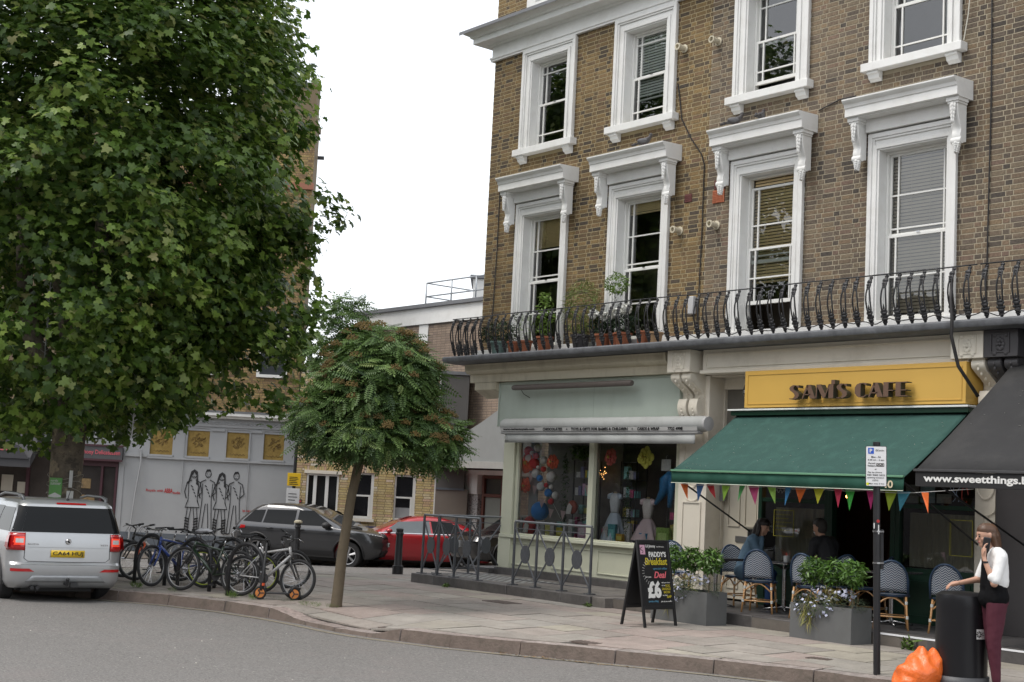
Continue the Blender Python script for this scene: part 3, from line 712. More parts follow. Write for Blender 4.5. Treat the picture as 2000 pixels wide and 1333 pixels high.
P = [(-11.1, 16.5, 4.9), (-11.08, 16.45, 4.6), (-11.02, 16.4, 4.35), (-11.04, 16.42, 4.1), (-10.98, 16.5, 3.7), (-10.8, 16.7, 3.3)]
cab.tube(P, .024, 6)
tag(cab.build('cable', cable, None, smooth=True), 'loose black cable strung along the foot of the balcony railing and down the charcoal bracket', 'cable')
# ---------------------------------------------------------------- terrace in front of the shops
slatem = RAMP('dark_stone', [(0, (.075, .07, .068)), (.5, (.10, .092, .088)), (1, (.085, .08, .078))], rough=.6, nsc=5, namt=.3, spec=.5)
ttile = RAMP('terrace_tile', [(0, (.15, .14, .13)), (.5, (.19, .175, .16)), (1, (.17, .155, .145))], rough=.7, nsc=5, namt=.25)
dtile = RAMP('dark_terrace_tile', [(0, (.055, .053, .055)), (.5, (.07, .068, .07)), (1, (.085, .08, .08))], rough=.5, nsc=5, namt=.25, spec=.5)
tb = MB(); tb.box(TX0 + .01, -4, TFL + .22, 19, -.35, .140); tb.box(TXM, -4, TF + .0, TF + .2, -.3, .140); ter = kind(tb.build('terrace', joint, smooth=False))
r3 = random.Random(5)
def steps(x0, x1, y, zt, mat, n):
    for i in range(n):
        a = x0 + (x1 - x0) * i / n; b = x0 + (x1 - x0) * (i + 1) / n
        m = MB(); m.box(a + .004, b - .004, y + r3.uniform(-.004, .004), y + .30, -.4, zt + r3.uniform(-.002, .002)); m.build('edge_stone', mat, ter, bevel=.008, seg=1)
steps(TX0, TXM - .3, TFL - .0, .16, slatem, 7)
m = MB(); m.box(TXM - .296, TXM - .004, TFL + .05, TF + .2, -.3, .155); m.build('edge_stone', ttile, ter, bevel=.008)
for i in range(9):
    m = MB(); a = TX0 + .0; y0 = TFL + .31 + i * .4; m.box(a, a + .3, y0, y0 + .39, -.4, .16); m.build('edge_stone', slatem, ter, bevel=.008, seg=1)
steps(TXM, -4.0, TF - .25, .16, slatem, 13)
y = TFL + .305
for row in range(5):
    x = TX0 + .31; hh = .42
    while x < TXM - .35:
        w = .6; m = MB(); m.box(x + .004, min(x + w, TXM - .3) - .004, y + .004, min(y + hh, 17.28) - .004, .10, .16 + r3.uniform(-.001, .002)); m.build('terrace_tile', ttile, ter, smooth=False); x += w
    y += hh
    if y > 17.2: break
y = TF + .055
for row in range(4):
    x = TXM + .003
    while x < -9:
        w = .6; 
        if y < 17.25: m = MB(); m.box(x + .003, x + w - .003, y + .003, min(y + .42, 17.6) - .003, .10, .16 + r3.uniform(-.001, .002)); m.build('terrace_tile', dtile, ter, smooth=False)
        x += w
    y += .42
# small pale mosaic tiles near the shop door
m = MB(); pt = MC('pale_mosaic', (.32, .32, .31))
for i in range(22):
    for j in range(11):
        if (i + j) % 2: m.box(-21.2 + i * .09, -21.12 + i * .09, 15.72 + j * .1, 15.79 + j * .1, .158, .1665)
kind(m.build('mosaic_tile', pt, ter, smooth=False), 'stuff')
wl_ = M('white_nosing', (.75, .76, .78), .5); m = MB(); m.box(-11.4, -4, TF - .258, TF - .251, .14, .164); m.build('nosing', wl_, ter)
# ---------------------------------------------------------------- shop front 1 (gift shop)
sf = thing('shop_front', 'pale green and cream gift shop front with full width window and rolled grey awning', 'shopfront', (-19.0, 17.3, .16))
def bxs(name, mat, parent, *bs, bevel=.005, **k):
    m = MB()
    for b in bs: m.box(*b)
    return m.build(name, mat, parent, bevel=bevel, seg=1, **k)
bxs('plinth', slatem, sf, (-21.62, -16.62, 17.2, 17.5, .16, .29), (-22.3, -21.63, 17.1, 18.3, .16, .26))
bxs('stallriser', spaint, sf, (-21.5, -16.8, 17.3, 17.45, .291, .86))
mould = MB()
for a, b in ((-21.3, -20.2), (-20.05, -18.95), (-18.8, -17.85), (-17.7, -16.95)):
    frame_rect(mould, a, b, .36, .78, .022, 17.278, 17.299)
mould.build('panel_moulding', spaint, sf, bevel=.004, seg=1)
bxs('sill', spaint, sf, (-21.53, -16.8, 17.2, 17.45, .861, .93), bevel=.01)
bxs('pilaster', spaint, sf, (-21.56, -21.2, 17.22, 17.46, .291, .8605), (-21.54, -21.22, 17.24, 17.46, .931, 2.96))
bxs('mullion', spaint, sf, (-19.09, -18.96, 17.25, 17.4, .9305, 2.9)); bxs('head', spaint, sf, (-21.2, -16.8, 17.22, 17.45, 2.74, 2.96))
win1 = bxs('window_frame', spaint, sf, (-21.199, -21.13, 17.28, 17.38, .9305, 2.739), (-16.93, -16.85, 17.28, 17.38, .9305, 2.739), (-21.13, -19.1, 17.28, 17.38, .9305, .96), (-18.95, -16.93, 17.28, 17.38, .9305, .96))
for a, b in ((-21.13, -19.09), (-18.96, -16.93)):
    MB().quad((a, 17.33, .96), (b, 17.33, .96), (b, 17.335, 2.74), (a, 17.335, 2.74)).build('pane', GLASS('shop_glass', (.95, .96, .95)), win1, smooth=False)
# corner glazing of the shop on its left side
MB().quad((-21.5, 17.46, .96), (-21.5, 19.5, .96), (-21.5, 19.5, 2.74), (-21.5, 17.46, 2.74)).build('side_pane', glass, sf, smooth=False)
bxs('side_wall', spaint, sf, (-21.54, -21.46, 17.46, 19.6, .16, .93), (-21.54, -21.46, 17.46, 19.6, 2.74, 3.9))
bxs('fascia', gpaint, sf, (-21.6, -16.75, 17.12, 17.5, 2.98, 3.84), (-21.62, -21.601, 17.1, 18.5, 2.98, 3.84))
bxs('fascia_joint', M('joint_dark', (.22, .25, .22)), sf, (-18.885, -18.88, 17.118, 17.121, 3.0, 3.83), (-21.6, -16.8, 17.118, 17.121, 3.79, 3.796))
# deep cream cornice under the balcony
m = MB(); m.prism([(17.6, 3.845), (17.02, 3.845), (17.02, 4.0), (16.92, 4.02), (16.88, 4.06), (16.86, 4.19), (17.6, 4.19)], -22.45, -16.87, 'x'); m.build('cornice', creamd, sf)
m = MB(); 
for i in range(184): m.box(-22.42 + i * .03, -22.407 + i * .03, 16.862, 16.882, 4.07, 4.15)
kind(m.build('dentil', creamd, sf, smooth=False), 'stuff')
m = MB(); m.prism([(17.35, 3.84), (17.03, 3.84), (17.03, 3.70), (17.35, 3.55)], -22.3, -21.63, 'x'); m.build('soffit_panel', creamd, sf)
# fascia light
lamp_m = M('bronze_trough', (.12, .10, .09), .45, .2)
fl = thing('fascia_light', 'long bronze trough light fixed above the pale green shop fascia', 'light', (-19.3, 16.9, 3.72))
m = MB(); m.lathe([(.001, -20.95), (.045, -20.93), (.055, -20.85), (.055, -17.70), (.048, -17.68), (.001, -17.67)], (0, 16.9, 3.70), 12, 'x'); m.build('trough', lamp_m, fl, smooth=30)
for x in (-20.6, -19.3, -18.1): bxs('bracket', lamp_m, fl, (x - .015, x + .015, 16.9, 17.12, 3.72, 3.74))
MB().tube([(-20.75, 16.95, 3.66), (-20.72, 17.0, 3.58), (-20.66, 17.1, 3.52)], .006, 5).build('cable', cable, fl)
# rolled awning
aw = thing('rolled_awning', 'rolled up grey shop awning lettered with chocolates, toys and gifts', 'awning', (-18.5, 16.85, 2.9))
m = MB(); m.lathe([(.001, -21.18), (.115, -21.17), (.13, -21.12), (.13, -15.96), (.11, -15.9), (.001, -15.89)], (0, 16.93, 2.985), 20, 'x'); m.build('roll', awngrey, aw, smooth=40)
m = MB(); m.box(-21.12, -16.0, 16.80, 16.93, 2.815, 2.865); m.build('front_bar', M('bar_grey', (.27, .27, .265), .5), aw, bevel=.01)
m = MB(); n = 46; y0 = 16.82
vv = []; 
for i in range(n + 1):
    x = -21.0 + 4.93 * i / n; w = .008 * math.sin(i * 1.1) + .006 * math.sin(i * .37)
    vv += [(x, y0, 2.815), (x, y0 + w, 2.73), (x, y0 + w * 1.5 - .004, 2.655)]
m.add(vv, [(i * 3 + j, i * 3 + j + 1, i * 3 + 4 + j, i * 3 + 3 + j) for i in range(n) for j in (0, 1)]); o = m.build('valance', awngrey, aw, smooth=True); md = o.modifiers.new('s', 'SOLIDIFY'); md.thickness = .006
for x in (-15.93,): m = MB(); m.lathe([(.12, 0), (.12, .05), (.03, .06)], (x, 16.93, 2.985), 16, 'x'); m.build('end_cap', M('cap', (.42, .42, .42), .4), aw)
ink = M('dark_print', (.012, .012, .014), .9, spec=.1)
m = MB(); m.prism([(16.798, 2.868), (16.792, 2.866), (16.782, 2.93), (16.788, 2.932)], -21.1, -16.0, 'x'); m.build('lettering_strip', M('bar_light', (.40, .40, .39), .5), aw)
for txt, xa, xb in (('www.cachantoysale.com', -21.02, -20.1), ('CHOCOLATES', -19.86, -19.32), ('•', -19.21, -19.18), ('TOYS & GIFTS FOR BABIES & CHILDREN', -19.08, -17.62), ('•', -17.52, -17.49), ('CARDS & WRAP', -17.38, -16.86), ('7722 4998', -16.66, -16.32)):
    me = textmesh(txt, ink, depth=.002, width=xb - xa, height=.052 if txt != '•' else .02, bold=.025)
    put('lettering', me, aw, (xa, 16.779, 2.875 if txt != '•' else 2.89))
# window display space
room = thing('display_room', 'dim interior of the gift shop seen through its display window', 'shop interior', (-19, 18.4, .16))
bxs('floor', M('display_floor', (.6, .55, .45), .6), room, (-21.45, -16.85, 17.36, 18.3, .78, .84))
bxs('back_wall', M('shop_back', (.16, .14, .13), .8, .3), room, (-21.45, -16.8, 18.9, 18.95, .16, 2.9)); bxs('ceiling', M('shop_ceiling', (.3, .3, .3), .8), room, (-21.45, -16.85, 17.46, 18.9, 2.9, 2.94))
bxs('partition', M('shop_partition', (.15, .14, .13), .8, .4), room, (-21.46, -19.3, 18.30, 18.33, .84, 2.9)); bxs('side_wall', M('shop_side', (.16, .15, .14), .8), room, (-16.86, -16.8, 17.46, 18.9, .16, 2.9))
# ---------------------------------------------------------------- pilasters, consoles, long fascia
def rosette(m, x, y, z, s=1):
    for k in range(8):
        a = k * math.pi / 4; m.ball((x + .045 * s * math.cos(a), y, z + .065 * s * math.sin(a)), (.028 * s, .014, .034 * s), 8, 5)
    m.ball((x, y - .008, z), (.026 * s, .02, .026 * s), 8, 6)
    for sx in (-1, 1):
        for sz in (-1, 1): m.ball((x + sx * .085 * s, y, z + sz * .12 * s), (.03, .012, .03), 7, 5)
def shop_console(name, parent, x, mat, zc=3.83):
    bxs(name + '_block', mat, parent, (x - .26, x + .26, 16.76, 17.199, zc, 4.199), bevel=.006)
    m = MB(); frame_rect(m, x - .14, x + .14, zc + .06, 4.15, .015, 16.745, 16.759); rosette(m, x, 16.755, zc + .17, 1.0); m.build('rosette', mat, parent)
    for sx in (-.125, .125):
        m = MB(); w = .095; top = zc - .001; prof = [(17.199, top)]
        for i in range(15):
            a = i / 14; prof.append((17.20 - (.36 * (1 - a) ** .9 + .05 * math.sin(a * math.pi * 2.2)) - .06 * math.sin(min(1, a * 1.2) * math.pi), top - .42 * a))
        for i in range(9):
            a = i / 8; prof.append((17.20 - .17 - .05 * math.sin(a * math.pi) + .03 * a, top - .42 - .30 * a))
        prof += [(17.199, top - .72)]
        m.prism(prof, x + sx - w, x + sx + w, 'x')
        for i in range(7):
            a = i / 7; yy = 17.20 - (.36 * (1 - a) ** .9 + .05 * math.sin(a * math.pi * 2.2)) - .06 * math.sin(min(1, a * 1.2) * math.pi); m.ball((x + sx, yy, top - .42 * a - .02), (.018, .014, .026), 7, 5)
        for i in range(5): m.ball((x + sx, 17.20 - .17 - .05 * math.sin(i / 5 * math.pi) + .03 * i / 5, top - .46 - .055 * i), (.018, .012, .024), 7, 5)
        m.lathe([(.001, -w - .01), (.075, -w - .008), (.075, w + .008), (.001, w + .01)], (x + sx, 16.90, top - .075), 14, 'x')
        m.build(name, mat, parent, smooth=40)
g2 = thing('cafe_surround', 'cream shop surround with long fascia, pilasters and carved brackets around the cafe', 'shopfront', (-13.6, 17.2, .16))
bxs('fascia', cream, g2, (-16.079, -11.181, 16.95, 17.199, 3.86, 4.199)); 
m = MB(); frame_rect(m, -16.0, -11.25, 3.90, 4.14, .02, 16.93, 16.949); m.build('panel_moulding', cream, g2)
bxs('cornice', cream, g2, (-16.08, -11.18, 16.88, 17.199, 3.80, 3.859)); bxs('soffit', cream, g2, (-16.1, -11.1, 17.2, 17.7, 3.78, 3.80))
shop_console('console', g2, -16.45, cream); shop_console('console', g2, -11.02, cream)
for x0, x1, nm in ((-16.78, -16.14, 'pilaster'), (-11.15, -10.84, 'pilaster')):
    bxs(nm, cream, g2, (x0, x1, 17.2, 17.6, .16, 3.80), (x0 - .02, x1 + .02, 17.17, 17.2, .16, .45))
    m = MB(); frame_rect(m, x0 + .12, x1 - .1, .55, 1.72, .02, 17.18, 17.199)
    cx = (x0 + x1) / 2 + .01; m.tube([(cx + .13 * math.cos(a * math.pi / 8), 17.19, 2.12 + .17 * math.sin(a * math.pi / 8)) for a in range(16)], .016, 6, closed=True); m.tube([(cx + .15 * math.cos(-a * math.pi / 8), 17.19, 1.82 + .09 * math.sin(-a * math.pi / 8)) for a in range(9)], .012, 6)
    frame_rect(m, x0 + .12, x1 - .1, 2.4, 3.0, .02, 17.18, 17.199); m.build('panel_moulding', cream, g2)
bxs('cap', cream, g2, (-16.70, -16.12, 17.12, 17.2, 3.0, 3.09))
# residents' door
dr = M('door_cream', (.56, .52, .43), .45, .05)
door = bxs('door', dr, g2, (-16.12, -15.30, 17.62, 17.68, .18, 2.35)); m = MB()
for a, b, c, d in ((-16.02, -15.76, 1.35, 2.2), (-15.66, -15.40, 1.35, 2.2), (-16.02, -15.76, .35, .95), (-15.66, -15.40, .35, .95)): frame_rect(m, a, b, c, d, .022, 17.60, 17.619)
m.build('panel_moulding', dr, door); bxs('letter_plate', M('grey_metal', (.25, .25, .25), .35, metal=.7), door, (-15.84, -15.55, 17.6, 17.619, 1.10, 1.2))
bxs('door_frame', cream, g2, (-16.139, -16.121, 17.55, 17.7, .16, 3.78), (-15.299, -15.16, 17.5, 17.7, .16, 3.78), (-16.12, -15.3, 17.55, 17.7, 2.351, 2.46), (-16.12, -15.3, 17.55, 17.7, 3.6, 3.78))
MB().quad((-16.12, 17.62, 2.46), (-15.3, 17.62, 2.46), (-15.3, 17.62, 3.6), (-16.12, 17.62, 3.6)).build('fanlight', M('dusty_glass', (.16, .15, .13), .15, .3, 2), g2)
bxs('entry_panel', M('entry_panel', (.16, .155, .15), .4), g2, (-16.125, -16.0, 17.5, 17.53, 1.75, 2.05))
spg = M('alarm_black', (.03, .03, .04), .4); m = MB(); m.prism([(-15.32 + .11 * math.cos(a * math.pi / 3), 3.53 + .14 * math.sin(a * math.pi / 3)) for a in range(6)], 17.2, 17.28, 'y')
al = m.build('alarm_box', white, g2, bevel=.01); m = MB(); m.prism([(-15.32 + .095 * math.cos(a * math.pi / 3), 3.53 + .122 * math.sin(a * math.pi / 3)) for a in range(6)], 17.192, 17.199, 'y'); m.build('badge', spg, al)
put('lettering', textmesh('SPG', white, depth=.003, width=.13, height=.04, bold=.02), al, (-15.385, 17.188, 3.5)); bxs('red_mark', M('orange_mark', (.6, .1, .03)), al, (-15.35, -15.29, 17.187, 17.191, 3.57, 3.60))
# yellow sign box
sg = thing('cafe_sign', "mustard yellow sign box with raised brown letters reading SAM'S CAFE", 'sign', (-13, 16.8, 3.2))
bxs('sign_box', yellow, sg, (-15.0, -11.04, 16.78, 17.199, 3.22, 3.795)); m = MB(); frame_rect(m, -14.94, -11.10, 3.27, 3.74, .012, 16.77, 16.779); m.build('border', yellow, sg)
lface = M('letter_brown', (.13, .075, .05), .5, .1); lside = M('letter_side', (.03, .035, .03), .5)
# art deco letters drawn as outlines: thick left strokes, thin hairlines
def letters(txt, parent, x, y, z, h, dep, hx):
    G = {
     'A': (.62, [[(.0, 0), (.06, 0), (.30, .80), (.30, 1), (.24, 1)], [(.24, 1), (.44, 1), (.70, 0), (.42, 0), (.26, .78)], [(.12, .26), (.46, .26), (.45, .33), (.13, .33)]]),
     'M': (.86, [[(0, 0), (.05, 0), (.09, .94), (.04, 1)], [(.04, 1), (.26, 1), (.50, .30), (.44, .02), (.36, .02)], [(.44, .02), (.50, .10), (.72, 1), (.66, 1)], [(.66, 1), (.90, 1), (.90, 0), (.66, 0)]]),
     'C': (.56, [[(.22, 0), (.10, .08), (.0, .3), (.0, .7), (.10, .92), (.24, 1), (.30, 1), (.28, .8), (.28, .2), (.30, 0)], [(.28, .93), (.40, .97), (.56, .80), (.56, .98), (.42, 1.02), (.28, 1)], [(.28, 0), (.44, .0), (.58, .16), (.56, .2), (.42, .07), (.28, .06)]]),
     'F': (.48, [[(0, 0), (.24, 0), (.24, 1), (0, 1)], [(.24, .94), (.50, .94), (.50, 1), (.24, 1)], [(.24, .40), (.46, .40), (.46, .46), (.24, .46)]]),
     'E': (.50, [[(0, 0), (.24, 0), (.24, 1), (0, 1)], [(.24, .94), (.54, .94), (.54, 1), (.24, 1)], [(.24, .40), (.50, .40), (.50, .46), (.24, .46)], [(.24, 0), (.54, 0), (.54, .06), (.24, .06)]]),
     "'": (.02, [[(-.16, .98), (.02, .98), (.02, 1.3), (-.16, 1.3)]]),
     'S': (.58, [[(.36, 1.0), (.20, 1.02), (.05, .90), (.0, .76), (.05, .62), (.17, .50), (.26, .38), (.30, .22), (.22, .06), (.12, -.02), (.30, -.02), (.46, .08), (.52, .24), (.50, .40), (.38, .54), (.28, .64), (.22, .76), (.24, .90)], [(.34, .99), (.44, .82), (.50, .80), (.50, 1.0), (.42, .96), (.36, 1.0)], [(0, .06), (.02, -.02), (.14, -.04), (.24, .0), (.20, .05), (.06, .02)]]),
     ' ': (.14, [])}
    for ch in txt:
        adv, polys = G[ch]
        if polys:
            m = MB()
            for p in polys:
                pp = [(x + a * hx, z + b * h) for a, b in p]; n = len(pp)
                m.mi = 0; m.add([(a, y, b) for a, b in pp], [tuple(range(n))])
                m.mi = 1; m.add([(a, y, b) for a, b in pp] + [(a, y + dep, b) for a, b in pp], [(i, (i + 1) % n, n + (i + 1) % n, n + i) for i in range(n)] + [tuple(range(n, 2 * n))])
            m.build('letter', [lface, lside], parent, smooth=False)
        x += (adv + .09) * hx
    return x
letters("SAM'S CAFE", sg, -13.97, 16.62, 3.325, .205, .11, .362)
# green awning of the cafe
ga = thing('cafe_awning', 'open dark green cafe awning over the pavement tables, number 40 on its valance', 'awning', (-13.1, 16.2, 2.1))
yt, zt, yf, zf = 16.9, 3.13, 15.45, 2.17; n = 40; m = MB(); vv = []
for i in range(n + 1):
    for j in range(9):
        t = j / 8; x = -15.22 + 4.17 * i / n
        vv.append((x, yt + (yf - yt) * t, zt + (zf - zt) * t - .02 * math.sin(t * math.pi) * (1 + .3 * math.sin(i * .5))))
m.add(vv, [(i * 9 + j, i * 9 + j + 1, i * 9 + 10 + j, i * 9 + 9 + j) for i in range(n) for j in range(8)]); o = m.build('canopy', green, ga, smooth=True); o.modifiers.new('s', 'SOLIDIFY').thickness = .006
m = MB(); vv = []
for i in range(81):
    x = -15.22 + 4.17 * i / 80; w = .014 * math.sin(i * .45) + .008 * math.sin(i * 1.3)
    vv += [(x, yf - .005, zf - .012), (x, yf + w * .5, zf - .09), (x, yf + w, zf - .175)]
m.add(vv, [(i * 3 + j, i * 3 + j + 1, i * 3 + 4 + j, i * 3 + 3 + j) for i in range(80) for j in (0, 1)]); m.build('valance', M('valance_green', (.012, .075, .05), .8), ga, smooth=True).modifiers.new('s', 'SOLIDIFY').thickness = .005
m = MB(); m.tube([(-15.22 + 4.17 * i / 80, yf + .014 * math.sin(i * .45) + .008 * math.sin(i * 1.3) - .004, zf - .178) for i in range(81)], .006, 5); m.build('hem', M('pale_hem', (.55, .6, .5), .7), ga)
bxs('front_bar', M('bar_green', (.12, .28, .17), .6), ga, (-15.22, -11.05, yf - .03, yf + .01, zf - .010, zf + .02))
bxs('cassette', dgreen, ga, (-15.28, -11.0, 16.78, 17.1, 3.10, 3.17)); bxs('cassette_strip', M('pale_strip', (.7, .72, .7), .4), ga, (-15.32, -10.98, 16.74, 17.15, 3.172, 3.20))
for i, x in enumerate((-15.25, -11.10)):
    m = MB(); m.tube([(x, 15.52, 2.10), (x + .0, 17.32, 1.28)], .014, 6); m.box(x - .04, x + .04, 17.28, 17.38, 1.2, 1.33); m.build('arm', iron, ga)
put('lettering', textmesh('40', M('cream_print', (.6, .52, .36), .7), depth=.002, height=.10, width=.17, bold=.02), ga, (-11.37, yf - .03, zf - .15))
sp = MB(); rs = random.Random(9)
for _ in range(70):
    t = rs.random(); x = -15.1 + 4 * rs.random(); s = rs.uniform(.004, .012); sp.ball((x, yt + (yf - yt) * t, zt + (zf - zt) * t - .02 * math.sin(t * math.pi) + .004), (s, s, .002), 6, 3)
kind(sp.build('droppings', M('pale_spot', (.45, .45, .38)), ga), 'stuff')
# cafe glazing
cf = thing('cafe_window_wall', 'dark green timber cafe windows and open doorway under the green awning', 'shopfront', (-13.3, 17.4, .16))
bxs('stallriser', dgreen, cf, (-15.15, -13.74, 17.36, 17.46, .16, .76), (-12.55, -11.151, 17.36, 17.46, .16, .86)); m = MB(); frame_rect(m, -15.0, -13.9, .26, .66, .02, 17.345, 17.359); frame_rect(m, -12.4, -11.3, .26, .76, .02, 17.345, 17.359); m.build('panel_moulding', dgreen, cf)
m = MB()
for a, b, zb in ((-15.15, -13.76, .76), (-12.55, -11.16, .86)):
    frame_rect(m, a, b, zb, 2.72, .075, 17.35, 17.45); m.box(a + .075, b - .075, 17.36, 17.44, 1.78, 1.84)
m.box(-13.76, -13.68, 17.34, 17.46, .16, 2.8); m.box(-12.63, -12.551, 17.34, 17.46, .16, 2.8); m.box(-15.15, -11.16, 17.30, 17.5, 2.721, 3.09)
wf = m.build('window_frame', dgreen, cf, bevel=.004, seg=1)
for a, b, zb in ((-15.15, -13.76, .76), (-12.55, -11.16, .86)):
    for c, d in ((zb + .075, 1.78), (1.84, 2.645)): MB().quad((a + .075, 17.40, c), (b - .075, 17.40, c), (b - .075, 17.402, d), (a + .075, 17.402, d)).build('pane', glass, wf, smooth=False)
cur = M('net_curtain', (.40, .36, .28), .9, .25, 14, stretch=(14, 1, .6))
for a, b, c, d in ((-14.9, -13.95, .84, 1.70), (-12.4, -11.3, .95, 1.72)):
    m = MB(); n = 60; vv = []
    for i in range(n + 1):
        x = a + (b - a) * i / n; y = 17.50 + .018 * math.sin(i * 1.05) + .008 * math.sin(i * .4); vv += [(x, y, c), (x, y, d)]
    m.add(vv, [(2 * i, 2 * i + 1, 2 * i + 3, 2 * i + 2) for i in range(n)]); m.build('cafe_curtain', cur, cf, smooth=True)
pale = M('poster_blue', (.30, .38, .42), .6, .5, 14); 
for a, b, c, d, mt in ((-12.42, -12.2, 1.86, 2.12, MC('poster_grey', (.25, .24, .22), sc=20, var=.5)), (-12.17, -11.93, 1.87, 2.2, pale), (-11.9, -11.66, 1.87, 2.0, MC('poster_pale', (.4, .38, .36), sc=25, var=.4))): bxs('poster', mt, cf, (a, b, 17.41, 17.414, c, d), bevel=0)
neon = M('neon_red', (.5, .02, .02), .5, emit=(1, .08, .05, 1.5)); neob = MC('chalk_blue', (.35, .42, .55)); neoy = MC('chalk_yellow', (.55, .5, .05)); 
m = MB(); m.tube([(-11.42 + .05 * math.cos(a), 17.37, 2.0 + .12 * math.sin(a)) for a in [i * .5 for i in range(12)]], .006, 5); m.build('painted_ornament', MC('chalk_red', (.5, .06, .04)), wf)
m = MB()
for k in range(3): m.tube([(-11.62 + .05 * k + .05 * math.sin(i * .9 + k), 17.385, 1.9 + .04 * i) for i in range(7)], .004, 5)
m.build('painted_ornament', neob, wf); m = MB()
frame_rect(m, -11.66, -11.3, 1.15, 1.65, .008, 17.385, 17.39); frame_rect(m, -14.85, -14.45, 1.25, 1.66, .008, 17.385, 17.39); m.build('painted_border', neoy, wf)
for k, (w_, z_) in enumerate(((.3, 1.58), (.26, 1.52), (.32, 1.46), (.22, 1.40), (.3, 1.34))):
    m = MB(); 
    for q in range(7): m.tube([(-14.81 + w_ * q / 7, 17.388, z_), (-14.81 + w_ * (q + .5) / 7, 17.388, z_ + .018), (-14.81 + w_ * (q + .8) / 7, 17.388, z_)], .003, 4)
    m.build('painted_script', neoy, wf)
for k, (z_, tx) in enumerate(((1.95, 5), (2.05, 7))):
    m = MB(); m.tube([(-14.9 + .02 * i, 17.388, z_ + .03 * math.sin(i * 1.7)) for i in range(20)], .003, 4); m.build('painted_script', MC('chalk_white', (.5, .5, .48)), wf)
ci = thing('cafe_interior', 'dark cafe room with two small glowing pendant bulbs behind the left window', 'interior', (-13, 19, .16))
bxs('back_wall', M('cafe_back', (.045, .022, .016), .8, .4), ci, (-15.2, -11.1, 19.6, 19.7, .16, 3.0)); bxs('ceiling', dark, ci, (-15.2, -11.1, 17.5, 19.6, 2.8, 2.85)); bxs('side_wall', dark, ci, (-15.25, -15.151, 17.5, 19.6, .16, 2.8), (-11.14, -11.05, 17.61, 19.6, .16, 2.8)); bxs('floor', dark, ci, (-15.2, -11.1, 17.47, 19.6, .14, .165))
bulb = M('warm_bulb', (1, .5, .2), .5, emit=(1, .42, .10, 14))
for x, z, r in ((-14.55, 1.92, .022), (-13.98, 1.92, .03)): MB().ball((x, 18.1, z), r, 8, 6).build('bulb', bulb, ci, smooth=True); MB().tube([(x, 18.1, z + .03), (x, 18.1, 2.8)], .004, 5).build('bulb_cord', cable, ci)
bx2 = M('coat_brown', (.10, .06, .045), .9, .3); 
m = MB(); m.prism([(-13.5, .5), (-13.15, .5), (-13.2, 1.25), (-13.3, 1.55), (-13.42, 1.25)], 18.4, 18.55, 'y'); m.build('hanging_apron', bx2, ci)
# charcoal shop at the right edge
g3 = thing('charcoal_shop_front', 'charcoal painted shop surround at the far right of the terrace', 'shopfront', (-8, 17.2, .16))
bxs('fascia', charcoal, g3, (-10.759, -4, 16.93, 17.199, 3.86, 4.199)); m = MB(); frame_rect(m, -10.45, -4.2, 3.92, 4.14, .02, 16.915, 16.929); m.build('panel_moulding', charcoal, g3)
bxs('fascia_wall', charcoal, g3, (-10.2, -4, 17.2, 17.5, 2.6, 3.859)); shop_console('console', g3, -10.52, charcoal)
bxs('pilaster', charcoal, g3, (-10.83, -10.25, 17.2, 17.6, .16, 3.80)); bxs('stallriser', charcoal, g3, (-10.25, -4, 17.3, 17.45, .16, .8)); 
MB().quad((-10.2, 17.35, .8), (-4, 17.35, .8), (-4, 17.35, 2.6), (-10.2, 17.35, 2.6)).build('window_pane', glass, g3); bxs('dark_room', dark, g3, (-10.25, -4, 18.4, 18.45, .16, 2.6))
ba = thing('black_awning', 'open black shop awning with white web address on its valance, right edge', 'awning', (-8, 16, 2.1))
yt, zt, yf, zf = 16.9, 3.74, 14.8, 2.24; m = MB(); vv = []; n = 30
for i in range(n + 1):
    for j in range(7):
        t = j / 6; x = -10.42 + 5.4 * i / n; vv.append((x, yt + (yf - yt) * t, zt + (zf - zt) * t - .03 * math.sin(t * math.pi)))
m.add(vv, [(i * 7 + j, i * 7 + j + 1, i * 7 + 8 + j, i * 7 + 7 + j) for i in range(n) for j in range(6)]); m.build('canopy', blackcl, ba, smooth=True).modifiers.new('s', 'SOLIDIFY').thickness = .006
bxs('valance', M('valance_black', (.016, .016, .017), .8), ba, (-10.42, -5.02, yf - .008, yf, zf - .20, zf - .02)); bxs('front_bar', M('bar_dark', (.06, .06, .062), .4), ba, (-10.44, -5.0, yf - .03, yf + .02, zf - .018, zf + .015))
put('lettering', textmesh('www.sweetthings.biz', white, depth=.002, width=1.52, height=.115, bold=.03), ba, (-10.30, yf - .012, zf - .165))
for x in (-10.38, -5.1): MB().tube([(x, 14.9, 2.2), (x, 17.2, 1.35)], .014, 6).build('arm', iron, ba)
sp = MB()
for _ in range(26):
    t = rs.random() * .6; x = -10.3 + 2 * rs.random(); s = rs.uniform(.006, .02); sp.ball((x, yt + (yf - yt) * t, zt + (zf - zt) * t - .03 * math.sin(t * math.pi) + .006), (s, s, .002), 6, 3)
kind(sp.build('droppings', M('pale_spot2', (.5, .5, .45)), ba), 'stuff')
